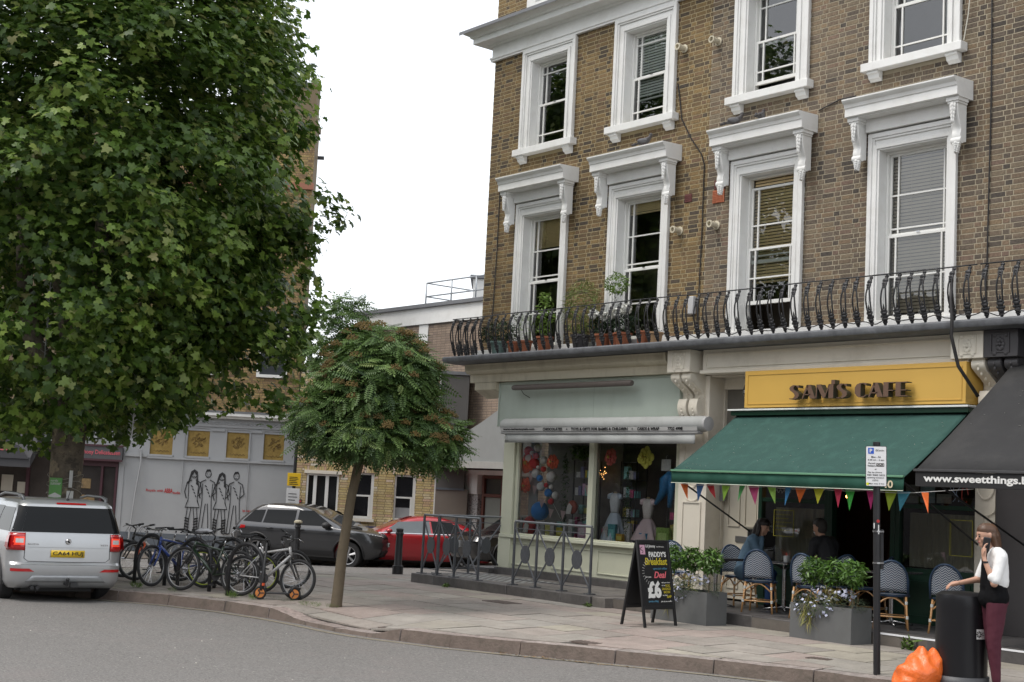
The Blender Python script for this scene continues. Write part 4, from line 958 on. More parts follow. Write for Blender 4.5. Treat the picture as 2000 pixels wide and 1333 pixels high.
# ---------------------------------------------------------------- far side of the side street (frame: lateral, depth, height)
def fbx(name, mat, parent, *bs, bevel=0, **k):
    m = MB(); m.T = FR
    for b in bs: m.box(*b)
    return m.build(name, mat, parent, bevel=bevel, seg=1, **k)
GB = -.62
lilac = M('grey_lilac_render', (.345, .355, .365), .8, .06, 1.5, dirt=(.27, .275, .29), dsc=.8, damt=.4, bump=.15, bsc=15)
lilacd = M('slate_grey_paint', (.10, .115, .135), .7, .1, 3)
gold = M('gold_leaf', (.30, .20, .055), .45, .45, 9, metal=.3, dirt=(.50, .36, .12), dsc=3, damt=.6)
mural = thing('grey_painted_house', 'pale grey painted house with four gold panels, stencil mural and tall brick upper storeys', 'house', FW(-9.1, 44, GB), ROT)
panels = [(-11.02, -10.32), (-9.87, -9.19), (-8.66, -7.97), (-7.51, -6.88)]
m = wall_with_holes(-11.75, -6.42, 44, 44.3, GB, 3.28, [(a, b, 2.35, 3.22) for a, b in panels]); m.build('wall', lilac, mural, smooth=False, T=FR)
fbx('dado', lilacd, mural, (-11.74, -6.43, 43.985, 43.999, GB, -.06)); fbx('return_wall', lilac, mural, (-6.64, -6.42, 44.31, 52, GB, 3.28)); fbx('core', lilac, mural, (-11.7, -6.66, 45, 54, GB, 3.5))
for a, b in panels:
    p = fbx('gold_panel', gold, mural, (a, b, 44.06, 44.09, 2.35, 3.215)); fbx('panel_sill', lilac, mural, (a - .04, b + .04, 43.93, 43.999, 2.29, 2.349)); 
    fbx('panel_head', lilac, mural, (a + .001, b - .001, 44.02, 44.059, 3.14, 3.22))
    gd = M('engraved_line', (.16, .10, .03), .6); m = MB(); m.T = FR; c = (a + b) / 2
    for k in range(34):
        t = rnd.random() * 6.3; rr = .20 * rnd.random() ** .5; q = rnd.random() * 6; u0, w0 = c + rr * math.cos(t), 2.83 + rr * math.sin(t); m.tube([(u0 + .035 * math.cos(q + i), 44.055, w0 + .035 * math.sin(q + i * 1.3)) for i in range(6)], .006, 3)
    m.tube([(c - .24 + .03 * i, 44.055, 2.46 + .025 * math.sin(i * 1.9)) for i in range(17)], .008, 4); m.build('engraving', gd, p)
fbx('sill_band', lilac, mural, (-11.75, -11.07, 43.94, 43.999, 2.25, 2.34), *[(a, b, 43.94, 43.999, 2.22, 2.288) for a, b in ((-11.06, -6.42),)])
[fbx('pier_cap', lilac, mural, (a, b, 43.96, 43.999, 3.15, 3.23)) for a, b in ((-11.7, -11.08), (-10.26, -9.93), (-9.13, -8.72), (-7.91, -7.57), (-6.82, -6.43))]
m = MB(); m.T = FR; m.box(-11.75, -6.42, 43.97, 44.2, 3.281, 3.55)
for i in range(40): x = -11.7 + i * .135; m.tube([(x + .12 * math.cos(t) * (1 - t / 9), 43.965, 3.41 + .09 * math.sin(t) * (1 - t / 9)) for t in [q * .8 for q in range(9)]], .014, 4)
m.build('frieze', lilac, mural)
fbx('cornice', white, mural, (-11.8, -6.38, 43.85, 44.25, 3.551, 3.63), (-11.8, -6.35, 43.75, 44.3, 3.631, 3.72)); fbx('flashing', lead, mural, (-11.8, -6.35, 43.74, 44.3, 3.721, 3.78))
stock = M('far_mortar', (.17, .13, .08), .9, .1)
up = fbx('upper_wall', stock, mural, (-16, -6.55, 44.1, 44.9, 3.78, 12.9), (-16, -6.5, 44.05, 44.9, 12.9, 13.1), (-8.6, -6.6, 44.2, 44.9, 13.1, 14.4))
br_ylb = RAMP('stock_brick_far', [(0, (.30, .21, .09)), (.3, (.22, .15, .07)), (.55, (.34, .25, .11)), (.8, (.26, .17, .09)), (1, (.18, .12, .07))], nsc=20)
brickwall(up, -12.6, -6.55, 3.8, 12.8, [(-11.6, -10.5, 4.9, 6.9), (-10.05, -8.95, 4.9, 6.9), (-7.9, -6.95, 4.9, 6.9)], FR @ Matrix.Translation((0, 44.1, 0)), br_ylb, 0, seed=21)
fbx('string_course', M('red_brick_band', (.30, .13, .08), .8, .2, 20), up, (-16, -6.5, 44.0, 44.08, 10.9, 11.1))
for a, b in ((-11.6, -10.5), (-10.05, -8.95), (-7.9, -6.95)):
    m = MB(); frame_rect(m, a, b, 4.9, 6.9, .09, 44.04, 44.12); m.box(a + .09, b - .09, 44.06, 44.1, 5.85, 5.93); w = m.build('window', sashw, mural, T=FR)
    m = MB(); m.quad((a + .09, 44.095, 4.99), (b - .09, 44.095, 4.99), (b - .09, 44.095, 6.81), (a + .09, 44.095, 6.81)); m.build('pane', M('dark_pane', (.05, .055, .06), .08, .1), w, T=FR)
for z in (8.5,): fbx('vent_pipe', iron, mural, (-6.5, -6.3, 44.5, 44.6, 12.0, 12.1))
for la, z0, z1 in ((-9.95, 1.2, 3.3), (-7.92, -.1, 3.2)):
    m = MB(); m.T = FR; m.tube([(la, 43.97, z1), (la, 43.97, z0)], .014, 5); m.build('wall_pipe', lilac, mural)
m = MB(); m.T = FR; m.tube([(-11.35, 43.9, 2.5), (-11.25, 43.9, 2.42), (-11.23, 43.9, 2.1), (-11.32, 43.88, 1.2), (-11.45, 43.86, GB)], .03, 6); m.build('downpipe', lilac, mural)
# stencil mural: four plain generic outlined standing figures (a stand-in, no likeness)
st_ = M('stencil_black', (.02, .02, .022), .8); mg = MB(); mg.T = FR
def ln(pts, r=.012, k=1.35): mg.tube([(x, 43.992, z) for x, z in pts], r * k, 4)
def fig(x, h, hair, boots, lean=0):
    s = h / 1.95; Z = lambda t: .0 + t * s; X = lambda d, t=0: x + d * s + lean * t
    hd = [(X(.085 * math.cos(a), 1.8), Z(1.80) + .12 * s * math.sin(a)) for a in [i * .45 for i in range(15)]]; ln(hd, .008)
    if hair:
        mg.prism([(X(-.10, 1.8), Z(1.88)), (X(0, 1.8), Z(1.95)), (X(.10, 1.8), Z(1.88)), (X(.13), Z(1.6)), (X(.17), Z(1.42)), (X(.07), Z(1.5)), (X(.08), Z(1.75)), (X(0), Z(1.86)), (X(-.07), Z(1.75)), (X(-.14), Z(1.5)), (X(-.19), Z(1.5))][::-1], 43.986, 43.996, 'y')
    else: mg.prism([(X(-.09), Z(1.84)), (X(-.05), Z(1.93)), (X(.05), Z(1.94)), (X(.09), Z(1.84)), (X(.03), Z(1.88))][::-1], 43.986, 43.996, 'y')
    ln([(X(-.04), Z(1.80)), (X(-.02), Z(1.80))], .008); ln([(X(.03), Z(1.80)), (X(.05), Z(1.80))], .008); ln([(X(-.03), Z(1.73)), (X(.03), Z(1.73))], .007)
    ln([(X(-.06), Z(1.62)), (X(-.20), Z(1.55)), (X(-.26), Z(1.25)), (X(-.20), Z(1.05))]); ln([(X(.06), Z(1.62)), (X(.20), Z(1.55)), (X(.27), Z(1.25)), (X(.14), Z(1.12))])
    ln([(X(-.15), Z(1.5)), (X(-.14), Z(1.0))], .008); ln([(X(.15), Z(1.5)), (X(.14), Z(1.0))], .008)
    hem = .78 if hair else .5
    if hair: ln([(X(-.14), Z(1.0)), (X(-.22), Z(hem)), (X(.22), Z(hem)), (X(.14), Z(1.0))], .012)
    for sx in (-1, 1):
        ln([(X(sx * .14), Z(1.0 if not hair else hem)), (X(sx * .17), Z(.5)), (X(sx * .20), Z(.06))], .009); ln([(X(sx * .03), Z(.9 if not hair else hem)), (X(sx * .07), Z(.5)), (X(sx * .10), Z(.06))], .009)
        if boots: 
            for q in range(5): ln([(X(sx * .07), Z(.08 + .085 * q)), (X(sx * .20), Z(.12 + .085 * q))], .020)
        ln([(X(sx * .09), Z(.05)), (X(sx * .16), Z(.02)), (X(sx * .26), Z(.04))], .016)
    for q in range(4): ln([(X(-.08 + .05 * q), Z(1.45 - .1 * q)), (X(-.02 + .04 * q), Z(1.40 - .1 * q))], .012)
fig(-9.58, 1.95, True, True, -.0); fig(-9.15, 1.98, False, False); fig(-8.72, 1.90, True, True); fig(-8.28, 1.95, False, False)
mg.build('mural', st_, mural)
redt = M('red_lettering', (.45, .03, .03), .7)
def ftext(txt, mat, parent, la, dep, z, width, height=None, bold=.01, name='lettering', depth=.004):
    me = textmesh(txt, mat, depth=depth, width=width, height=height, bold=bold); me.transform(Matrix.Translation((la, dep, z))); me.transform(FR); return obj(name, me, parent)
ftext('Royals with', redt, mural, -11.03, 43.992, 1.18, .53, .10); ftext('ABBA', redt, mural, -10.47, 43.992, 1.18, .26, .14, .02); ftext('tude', redt, mural, -10.2, 43.992, 1.16, .22, .09); ftext('bambi', redt, mural, -8.02, 43.992, .72, .24, .07, .015)
# delicatessen
deli = thing('delicatessen_shop', 'dim delicatessen shopfront with dark red lettering behind the big plane tree', 'shop', FW(-14, 44, GB), ROT)
maroon = M('maroon_frame', (.06, .02, .028), .5); dkgr = M('dark_sign_grey', (.075, .075, .08), .6)
fbx('arch_wall', lilac, deli, (-13.3, -11.751, 44.0, 44.3, 2.56, 3.55), (-13.98, -13.301, 44.0, 44.3, GB, 3.55), (-20, -13.981, 44.0, 44.3, 2.6, 3.55), (-11.92, -11.751, 43.98, 44.3, GB, 2.559)); fbx('cornice', white, deli, (-20, -11.81, 43.8, 44.3, 3.551, 3.7))
fbx('upper_wall', stock, deli, (-20, -16.001, 44.1, 52, 3.7, 13)); fbx('core', dark, deli, (-20, -11.93, 45.2, 52, GB, 3.5))
m = MB(); m.T = FR; m.tube([(-12.5 + .72 * math.cos(a), 43.96, 2.62 + .62 * math.sin(a)) for a in [math.pi * i / 14 for i in range(15)]], .05, 6); m.build('arch_moulding', white, deli)
fbx('sign_board', dkgr, deli, (-13.3, -11.80, 43.8, 43.999, 2.12, 2.5)); fbx('sign_trim', maroon, deli, (-13.32, -11.78, 43.78, 43.82, 2.5, 2.56), (-13.32, -11.78, 43.78, 43.82, 2.06, 2.12))
ftext('Anthony Delicatessen', M('dull_red', (.60, .11, .14), .6), deli, -13.22, 43.79, 2.22, 1.36, .17, .012)
w = fbx('shop_window', maroon, deli, (-13.3, -13.2, 43.95, 44.1, GB, 2.06), (-12.0, -11.93, 43.95, 44.1, GB, 2.06), (-13.2, -12.0, 43.95, 44.1, 1.9, 2.059), (-12.45, -12.38, 43.95, 44.1, GB, 1.9))
fbx('pane', M('dim_glass', (.045, .04, .038), .1, .5, 2), w, (-13.2, -12.45, 44.02, 44.04, -.3, 1.9), (-12.38, -12.0, 44.05, 44.06, -.4, 1.9))
[fbx('shelf_goods', M('goods_warm', (.22, .15, .07), .7, .7, 12), w, q) for q in ((-13.1, -12.75, 44.0, 44.018, 1.2, 1.5), (-13.0, -12.6, 44.0, 44.018, .7, 1.0))]; fbx('flowers', M('orange_flowers', (.5, .2, .03), .8, .5, 20), w, (-12.33, -12.2, 43.98, 44.04, .4, .75))
m = MB(); m.T = FR; m.prism([(43.98, 3.15), (42.9, 2.05), (42.88, 1.75), (42.9, 1.75), (43.98, 2.6)], -20, -14.3, 'x'); aw2 = m.build('awning', M('deli_awning', (.05, .05, .055), .8), deli)
m = MB(); m.T = FR; m.prism([(-18, 2.0), (-14.35, 2.0), (-14.6, 2.35), (-15.4, 2.7), (-16.5, 2.85), (-18, 2.85)], 42.86, 42.9, 'y'); m.build('arched_valance', M('deli_awning2', (.06, .06, .066), .8), deli)
ftext('Delicatessen', M('dull_red2', (.5, .12, .14), .6), deli, -17.15, 42.84, 2.22, 2.3, .28, .01); 
fbx('shop_window', M('dim_glass2', (.06, .05, .045), .1, .6, 1.5), deli, (-20, -14.0, 44.05, 44.1, GB, 2.6)); [fbx('notice', MC('paper', (.45, .42, .36), .8), deli, q) for q in ((-15.5, -15.15, 44.0, 44.04, 1.0, 1.5), (-15.0, -14.7, 44.0, 44.04, .95, 1.3), (-15.45, -15.1, 44.0, 44.04, .3, .7))]; fbx('mullion', maroon, deli, (-14.75, -14.65, 43.98, 44.049, GB, 2.0))
# lemon brick building
lem = thing('lemon_brick_building', 'low lemon brick building with sash windows and white double doors behind the parked cars', 'building', FW(-4.2, 43, GB), ROT)
holes = [(-5.98, -5.0, -.6, 2.0), (-4.62, -3.94, .72, 2.09), (-3.32, -2.68, .72, 2.09), (-5.8, -5.1, 3.2, 4.6), (-4.6, -3.95, 3.3, 4.6), (-3.3, -2.7, 3.3, 4.6)]
m = wall_with_holes(-6.34, -2.12, 43, 43.25, GB, 5.2, holes); lw = m.build('wall', M('lemon_mortar', (.20, .15, .08), .9), lem, smooth=False, T=FR)
lint = [(a - .08, b + .08, d, d + .225) for a, b, c, d in holes]
brickwall(lw, -6.34, -2.12, GB, 5.2, holes + lint, FR @ Matrix.Translation((0, 43, 0)), br_lem, 300, flemish=False, course=.075, seed=31, focus=tuple(FW(-3.6, 40, 1.2)))
lb = MB(); lb.box(0, .062, -.012, 0, 0, .215); lbm = lb.mesh('brick', br_lem)
for a, b, c, d in holes:
    n = int((b - a + .14) / .073)
    for i in range(n): put('brick', lbm, lw, FW(a - .07 + i * .073, 43, d + .005), rz=ROT)
fbx('coping', lead, lem, (-6.4, -2.05, 42.93, 43.3, 5.2, 5.28)); fbx('core', lilacd, lem, (-6.3, -2.2, 43.6, 46.5, GB, 5.15)); fbx('corner_pipe', white, lem, (-2.118, -2.07, 42.97, 43.05, GB, 5.19))
for a, b, c, d in holes[1:]:
    m = MB(); m.box(a, a + .05, 43.06, 43.16, c, d); m.box(b - .09, b, 43.06, 43.16, c, d); m.box(a + .05, b - .09, 43.06, 43.16, c, c + .07); m.box(a + .05, b - .09, 43.06, 43.16, d - .06, d); m.box(a + .05, b - .09, 43.05, 43.12, (c + d) / 2 - .025, (c + d) / 2 + .025); m.box(b - .15, b - .09, 43.05, 43.1, c + .07, (c + d) / 2 - .025); w = m.build('window', sashw, lem, T=FR)
    m = MB(); m.quad((a + .05, 43.12, c + .07), (b - .09, 43.12, c + .07), (b - .09, 43.12, d - .06), (a + .05, 43.12, d - .06)); m.build('pane', M('black_pane', (.012, .012, .014), .08, .3), w, T=FR)
    fbx('sill', cream, w, (a - .12, b + .06, 42.9, 43.1, c - .09, c))
fbx('half_blind', M('grey_film', (.28, .29, .30), .5, .1), lem, (-3.27, -2.83, 43.11, 43.115, .8, 1.1))
m = MB(); frame_rect(m, -5.98, -5.0, -.6, 2.0, .06, 43.02, 43.1); 
for x in (-5.72, -5.36): m.box(x - .05, x + .05, 43.03, 43.09, -.5, 1.94)
m.box(-5.93, -5.06, 43.03, 43.09, -.59, -.2); dd = m.build('double_door', white, lem, T=FR); fbx('glass_panel', M('door_glass', (.015, .015, .016), .1), dd, (-5.92, -5.06, 43.07, 43.08, -.2, 1.94)); fbx('door_head', cream, dd, (-6.05, -4.92, 42.95, 43.02, 2.0, 2.1))
fbx('notice', MC('notice_dark', (.05, .045, .05), .5), lem, (-6.3, -6.08, 42.95, 42.99, .72, 1.2)); fbx('notice_band', MC('notice_red', (.4, .05, .05)), lem, (-6.29, -6.09, 42.94, 42.949, 1.12, 1.17))
fbx('flower_bed', M('lavender', (.06, .06, .10), .9, .5, 10), lem, (-5.0, -2.9, 42.2, 42.5, -.2, .52))
# rendered flank wall
rd = thing('render_flank_wall', 'tall plain grey rendered wall between the lemon brick and the pink brick buildings', 'wall', FW(-1.7, 42.8, GB), ROT)
fbx('upper_face', M('grey_render', (.105, .102, .098), .9, .12, 2, dirt=(.09, .085, .08), dsc=1.2, damt=.6), rd, (-2.06, -1.22, 42.6, 46, 1.75, 5.15)); fbx('lower_face', M('brown_render', (.19, .165, .14), .9, .12, 2), rd, (-2.06, -1.10, 42.6, 46, GB, 1.74)); fbx('coping', lead, rd, (-2.1, -1.1, 42.55, 46, 5.16, 5.26)); fbx('ledge', lilacd, rd, (-2.06, -1.2, 42.57, 42.599, 1.7, 1.76))
# pinkish brown brick building, parallel to the terrace
pk = thing('pink_brick_building', 'long pinkish brown brick building with white parapet band, seen beyond the corner house', 'building', (-35, 26.2, GB))
m = MB(); m.box(-41.0, -24, 26.2, 34, GB, 6.95); pw = m.build('wall', M('pink_mortar', (.15, .12, .10), .9), pk, smooth=False)
brickwall(pw, -41.0, -27.5, -.5, 6.93, [(-37.4, -36.9, 6.3, 6.95), (-33.36, -32.4, -.6, 2.35)], Matrix.Translation((0, 26.2, 0)), br_red, 300, flemish=False, course=.078, seed=41, focus=(-32, 24, 4))
bxs('parapet_band', white, pk, (-41.05, -24, 26.12, 34, 6.951, 7.48)); bxs('coping', lead, pk, (-41.15, -24, 26.02, 34, 7.481, 7.6)); bxs('window', white, pk, (-37.4, -36.9, 26.17, 26.199, 6.3, 6.94))
gal = M('galvanised', (.36, .38, .40), .4, .1, metal=.5); m = MB()
for x in (-38.0, -36.6, -35.3, -34.1, -32.9): m.tube([(x, 26.8, 7.6), (x, 26.8, 8.45)], .025, 6)
for z in (8.0, 8.45): m.tube([(-38.0, 26.8, z), (-30, 26.8, z)], .025, 6)
for z in (8.0, 8.45): m.tube([(-38.0, 26.8, z), (-38.0, 32, z)], .025, 6)
m.build('roof_rail', gal, pk, smooth=True)
chm = fbx('roof_box', white, pk, (-1.35, 1.2, 45.5, 48, 7.6, 8.55)); fbx('roof_box_cap', lead, pk, (-1.45, 1.3, 45.4, 48, 8.56, 8.66))
# shop under the grey canopy
m = MB(); m.prism([(-35.3, 2.50), (-35.3, 2.42), (-31, 2.42), (-31, 4.3), (-32.3, 3.7)], 25.0, 26.19, 'y'); m.build('canopy', M('canopy_grey', (.25, .26, .255), .8, .1, 3), pk)
bxs('canopy_valance', M('canopy_edge', (.33, .33, .31), .8), pk, (-35.4, -31, 24.94, 24.99, 2.36, 2.56)); bxs('lintel', white, pk, (-34.9, -31, 25.9, 26.19, 2.2, 2.34)); bxs('white_pier', white, pk, (-34.8, -33.62, 25.95, 26.19, 1.62, 2.199)); terr = M('terrazzo', (.40, .39, .38), .6, .1); speck(terr, 20, .5, .56, .9, (.10, .09, .09)); bxs('terrazzo_pier', terr, pk, (-34.4, -33.62, 26.0, 26.19, GB, 1.62))
rb = M('red_brown_frame', (.10, .03, .02), .5); dd = bxs('door', rb, pk, (-33.5, -33.4, 26.05, 26.15, -.6, 2.19), (-32.6, -32.5, 26.05, 26.15, -.6, 2.19), (-33.4, -32.6, 26.05, 26.15, 1.55, 1.65), (-33.4, -32.6, 26.05, 26.15, 2.1, 2.19)); bxs('door_glass', MC('frosted', (.20, .22, .20), .3), dd, (-33.4, -32.6, 26.12, 26.14, -.5, 1.55)); bxs('fanlight', MC('fan_dark', (.03, .03, .03), .2), dd, (-33.4, -32.6, 26.12, 26.14, 1.65, 2.1))
# houses across the main road, behind the camera (they show in the window reflections)
op = thing('opposite_terrace', 'brick terrace across the road, outside the frame and mirrored in the shop windows', 'building', (-38, -14, 0))
m = wall_with_holes(-75, 25, -14.3, -14, -.2, 10.5, [(x, x + 1.1, z, z + 2.0) for x in range(-73, 24, 3) for z in (4.6, 7.8)]); m.build('wall', br_brn, op, smooth=False)
m = MB(); 
for x in range(-73, 24, 3):
    for z in (4.6, 7.8): frame_rect(m, x, x + 1.1, z, z + 2.0, .12, -14.1, -13.95)
m.build('window_frame', sashw, op); bxs('window_dark', dark, op, (-75, 25, -15, -14.9, -.2, 10.4)); bxs('fascia', MC('mauve_fascia', (.22, .2, .24)), op, (-64, -40, -13.99, -13.7, 3.6, 4.75)); bxs('shop_glass', MC('shop_dark', (.05, .05, .055), .2), op, (-75, 25, -13.99, -13.95, -.1, 3.1))
me = textmesh('pamela shiffer', MC('pale_letter', (.8, .8, .8)), depth=.05, width=5.7, height=.85, bold=.02); put('lettering', me, op, (-47.5, -13.6, 3.75), rz=math.pi)
# ---------------------------------------------------------------- cars
import bmesh
def fixn(me):
    b = bmesh.new(); b.from_mesh(me); bmesh.ops.remove_doubles(b, verts=b.verts, dist=1e-5); bmesh.ops.recalc_face_normals(b, faces=b.faces); b.to_mesh(me); b.free()
def carve(me, cut, mats):
    fixn(me); fixn(cut)
    o = bpy.data.objects.new('t', me); c = bpy.data.objects.new('c', cut); link(o); link(c)
    b = o.modifiers.new('b', 'BOOLEAN'); b.operation = 'DIFFERENCE'; b.solver = 'EXACT'; b.object = c
    bpy.context.view_layer.update()
    r = bpy.data.meshes.new_from_object(o.evaluated_get(bpy.context.evaluated_depsgraph_get()))
    bpy.data.objects.remove(o); bpy.data.objects.remove(c)
    return r
carglass = M('car_glass', (.008, .009, .010), .05, .1, spec=.2); cartyre = M('tyre', (.022, .022, .023), .8, .2, 20, bump=.3); plastic = M('black_plastic', (.03, .03, .032), .55, .1)
alloy = M('alloy', (.5, .5, .51), .3, .05, metal=.8); redl = M('red_lens', (.45, .008, .01), .15, .2, 30, coat=1); redg = M('red_lens_bright', (.8, .06, .03), .2, emit=(1, .08, .04, .35)); clr = M('clear_lens', (.6, .6, .58), .1, .2, 40, coat=1)
def rings_at(R, z):
    for a, b in zip(R, R[1:]):
        if a[0] <= z <= b[0]:
            t = (z - a[0]) / max(b[0] - a[0], 1e-6); return [a[i] + (b[i] - a[i]) * t for i in range(6)]
    return list(R[-1]) if z > R[-1][0] else list(R[0])
def wheel(name, parent, x, y, r, w, spokes=5, side=1, wide=.5):
    m = MB(); m.lathe([(r * .66, -w / 2), (r * .93, -w / 2), (r, -w / 2 + .025), (r, w / 2 - .025), (r * .93, w / 2), (r * .66, w / 2), (r * .66, -w / 2)], (x, y, r), 28, 'y', False)
    t = m.build(name, cartyre, parent, smooth=40, local=True); yo = y + side * w * .34
    m = MB(); m.lathe([(r * .67, -.02), (r * .70, .03), (r * .66, .035), (r * .62, -.03), (.001, -.04)][::1], (x, yo, r), 24, 'y')
    m2 = MB(); m2.lathe([(r * .66, side * .035), (r * .69, side * .035), (r * .69, -side * .06), (r * .60, -side * .02), (r * .62, side * .03), (r * .66, side * .035)], (x, yo, r), 28, 'y', False)
    for k in range(spokes):
        a = k * 2 * math.pi / spokes + .3
        for da in (-.13, .13):
            c, s_ = math.cos(a + da * .5), math.sin(a + da * .5); c2, s2 = math.cos(a + da * wide), math.sin(a + da * wide)
            m2.tube([(x + .05 * c, yo + side * .02, r + .05 * s_), (x + r * .64 * c2, yo + side * .012, r + r * .64 * s2)], [.022, .016], 5)
    m2.lathe([(.001, side * .035), (.055, side * .03), (.06, 0), (.06, -side * .05)], (x, yo, r), 12, 'y')
    m2.build('rim', alloy, t, smooth=40, local=True)
    m3 = MB(); m3.lathe([(r * .66, 0), (.001, 0.0)], (x, yo - side * .05, r), 20, 'y'); m3.build('brake_disc', plastic, t, local=True)
    return t
def car(label, loc, rz, R, paint, wb=(-1.3, 1.28), rw=.33, scale=.93, spokes=5, ww=.21):
    t = thing('parked_car', label, 'car', loc, rz, scale=scale)
    N = 18; m = MB()
    def ringpts(q):
        z, xr, xf, hw, rr, rf = q; P = []
        for k in range(N): a = math.pi + math.pi / 2 * k / (N - 1); P.append((xr + rr + rr * math.cos(a), -hw + rr + rr * math.sin(a), z))
        for k in range(N): a = -math.pi / 2 + math.pi / 2 * k / (N - 1); P.append((xf - rf + rf * math.cos(a), -hw + rf * .6 + rf * .6 * math.sin(a), z))
        for k in range(N): a = math.pi / 2 * k / (N - 1); P.append((xf - rf + rf * math.cos(a), hw - rf * .6 + rf * .6 * math.sin(a), z))
        for k in range(N): a = math.pi / 2 + math.pi / 2 * k / (N - 1); P.append((xr + rr + rr * math.cos(a), hw - rr + rr * math.sin(a), z))
        return P
    RR = []
    for a, b in zip(R, R[1:]):
        RR.append(a); 
    RR = R; n = 4 * N; vs_ = []; fs = []
    for q in RR: vs_ += ringpts(q)
    for i in range(len(RR) - 1):
        for j in range(n): fs.append((i * n + j, i * n + (j + 1) % n, (i + 1) * n + (j + 1) % n, (i + 1) * n + j))
    fs += [tuple(range(n))[::-1], tuple((len(RR) - 1) * n + j for j in range(n))]
    m.add(vs_, fs); me = m.mesh('body', paint, 35)
    c = MB()
    for x in wb: c.lathe([(rw + .075, -1.2), (rw + .075, 1.2)], (x, 0, rw + .01), 30, 'y')
    for x in wb: pass
    # keep the middle of the floor: arches are cut only as deep as the wheels
    cut = MB()
    for x in wb:
        for s in (-1, 1): cut.lathe([(rw + .075, s * 1.3), (rw + .075, s * .55)] if s < 0 else [(rw + .075, .55), (rw + .075, 1.3)], (x, 0, rw + .01), 30, 'y')
    me = carve(me, cut.mesh('c', plastic), paint); me.materials.clear(); me.materials.append(paint)
    me.polygons.foreach_set('use_smooth', [True] * len(me.polygons))
    try: me.set_sharp_from_angle(angle=math.radians(32))
    except Exception: pass
    body = obj('body', me, t, True)
    hwmax = max(q[3] for q in R)
    for x in wb:
        for s in (-1, 1):
            yy = s * (hwmax - ww / 2 - .03); wheel('wheel', t, x, yy, rw, ww, spokes, s)
            m = MB(); P = []
            for k in range(15):
                a = -.15 + (math.pi + .3) * k / 14; P.append((x + (rw + .085) * math.cos(a), s * (sidey(R, rw + .01 + (rw + .085) * math.sin(a))), rw + .01 + (rw + .085) * math.sin(a)))
            P = [p for p in P if p[2] > .2]; m.tube(P, .022, 6); m.build('wheel_arch', plastic, t, local=True)
    m = MB(); m.box(min(wb) - .3, max(wb) + .3, -.55, .55, .16, .5); m.build('underbody', plastic, t, local=True)
    return t, body
def sidey(R, z): return rings_at(R, z)[3]
def rearx(R, z, y):
    _, xr, xf, hw, rr, rf = rings_at(R, z); e = abs(y) - (hw - rr)
    return xr if e <= 0 else xr + rr - math.sqrt(max(rr * rr - e * e, 0))
def frontx(R, z, y):
    _, xr, xf, hw, rr, rf = rings_at(R, z); e = abs(y) - (hw - rf * .6)
    return xf if e <= 0 else xf - rf + rf * math.sqrt(max(1 - (e / (rf * .6)) ** 2, 0))
def patch(name, mat, parent, fn, q, off, nx=10, nz=5, th=0, **k):
    """q: four corners (u,z) anticlockwise from lower left; fn maps (u,z,off)->point"""
    m = MB(); vs_ = []
    for i in range(nx + 1):
        for j in range(nz + 1):
            a, b = i / nx, j / nz
            u = (q[0][0] * (1 - a) + q[1][0] * a) * (1 - b) + (q[3][0] * (1 - a) + q[2][0] * a) * b; z = (q[0][1] * (1 - a) + q[1][1] * a) * (1 - b) + (q[3][1] * (1 - a) + q[2][1] * a) * b
            vs_.append(fn(u, z, off))
    m.add(vs_, [(i * (nz + 1) + j, (i + 1) * (nz + 1) + j, (i + 1) * (nz + 1) + j + 1, i * (nz + 1) + j + 1) for i in range(nx) for j in range(nz)])
    o = m.build(name, mat, parent, smooth=True, local=True, **k)
    if th: s = o.modifiers.new('s', 'SOLIDIFY'); s.thickness = th; s.offset = 0
    return o
def surf(R):
    return (lambda y, z, o: (rearx(R, z, y) - o, y, z), lambda y, z, o: (frontx(R, z, y) + o, y, z), lambda x, z, o: (x, sidey(R, z) + o, z), lambda x, z, o: (x, -sidey(R, z) - o, z))
# --- silver compact SUV, rear and left side towards us
YR = [(.24, -1.93, 1.90, .80, .12, .3), (.30, -2.04, 2.0, .85, .2, .4), (.36, -2.09, 2.06, .875, .24, .45), (.50, -2.12, 2.10, .885, .26, .5), (.60, -2.12, 2.11, .89, .26, .5), (.64, -2.075, 2.11, .89, .26, .5), (.80, -2.07, 2.08, .893, .24, .5), (.93, -2.065, 2.03, .89, .22, .5), (1.03, -2.05, 1.86, .875, .20, .5), (1.08, -2.04, 1.0, .862, .18, .3), (1.14, -2.03, .9, .845, .17, .3), (1.35, -1.97, .45, .79, .17, .3), (1.52, -1.90, .05, .735, .18, .3), (1.575, -1.84, -.10, .69, .2, .3), (1.60, -1.74, -.25, .62, .25, .3), (1.615, -1.5, -.45, .45, .3, .3)]
silver = M('silver_paint', (.50, .51, .52), .32, .04, 3, metal=.55, coat=.8)
ycar_yaw = ROT + 2.14
YC = FW(-7.75, 23.75); YC.z = gz(YC.x, YC.y) - .145
yt_, yb = car('silver compact SUV parked at the kerb with brake lights on, rear number plate CA64 HUJ', YC, ycar_yaw, YR, silver, (-1.30, 1.28), .335, .985)
fr_, ff_, fl_, frr = surf(YR); grv = M('panel_gap', (.05, .05, .05), .7)
patch('rear_window', carglass, yt_, fr_, [(-.72, 1.10), (.72, 1.10), (.62, 1.49), (-.62, 1.49)], .006, 16, 6)
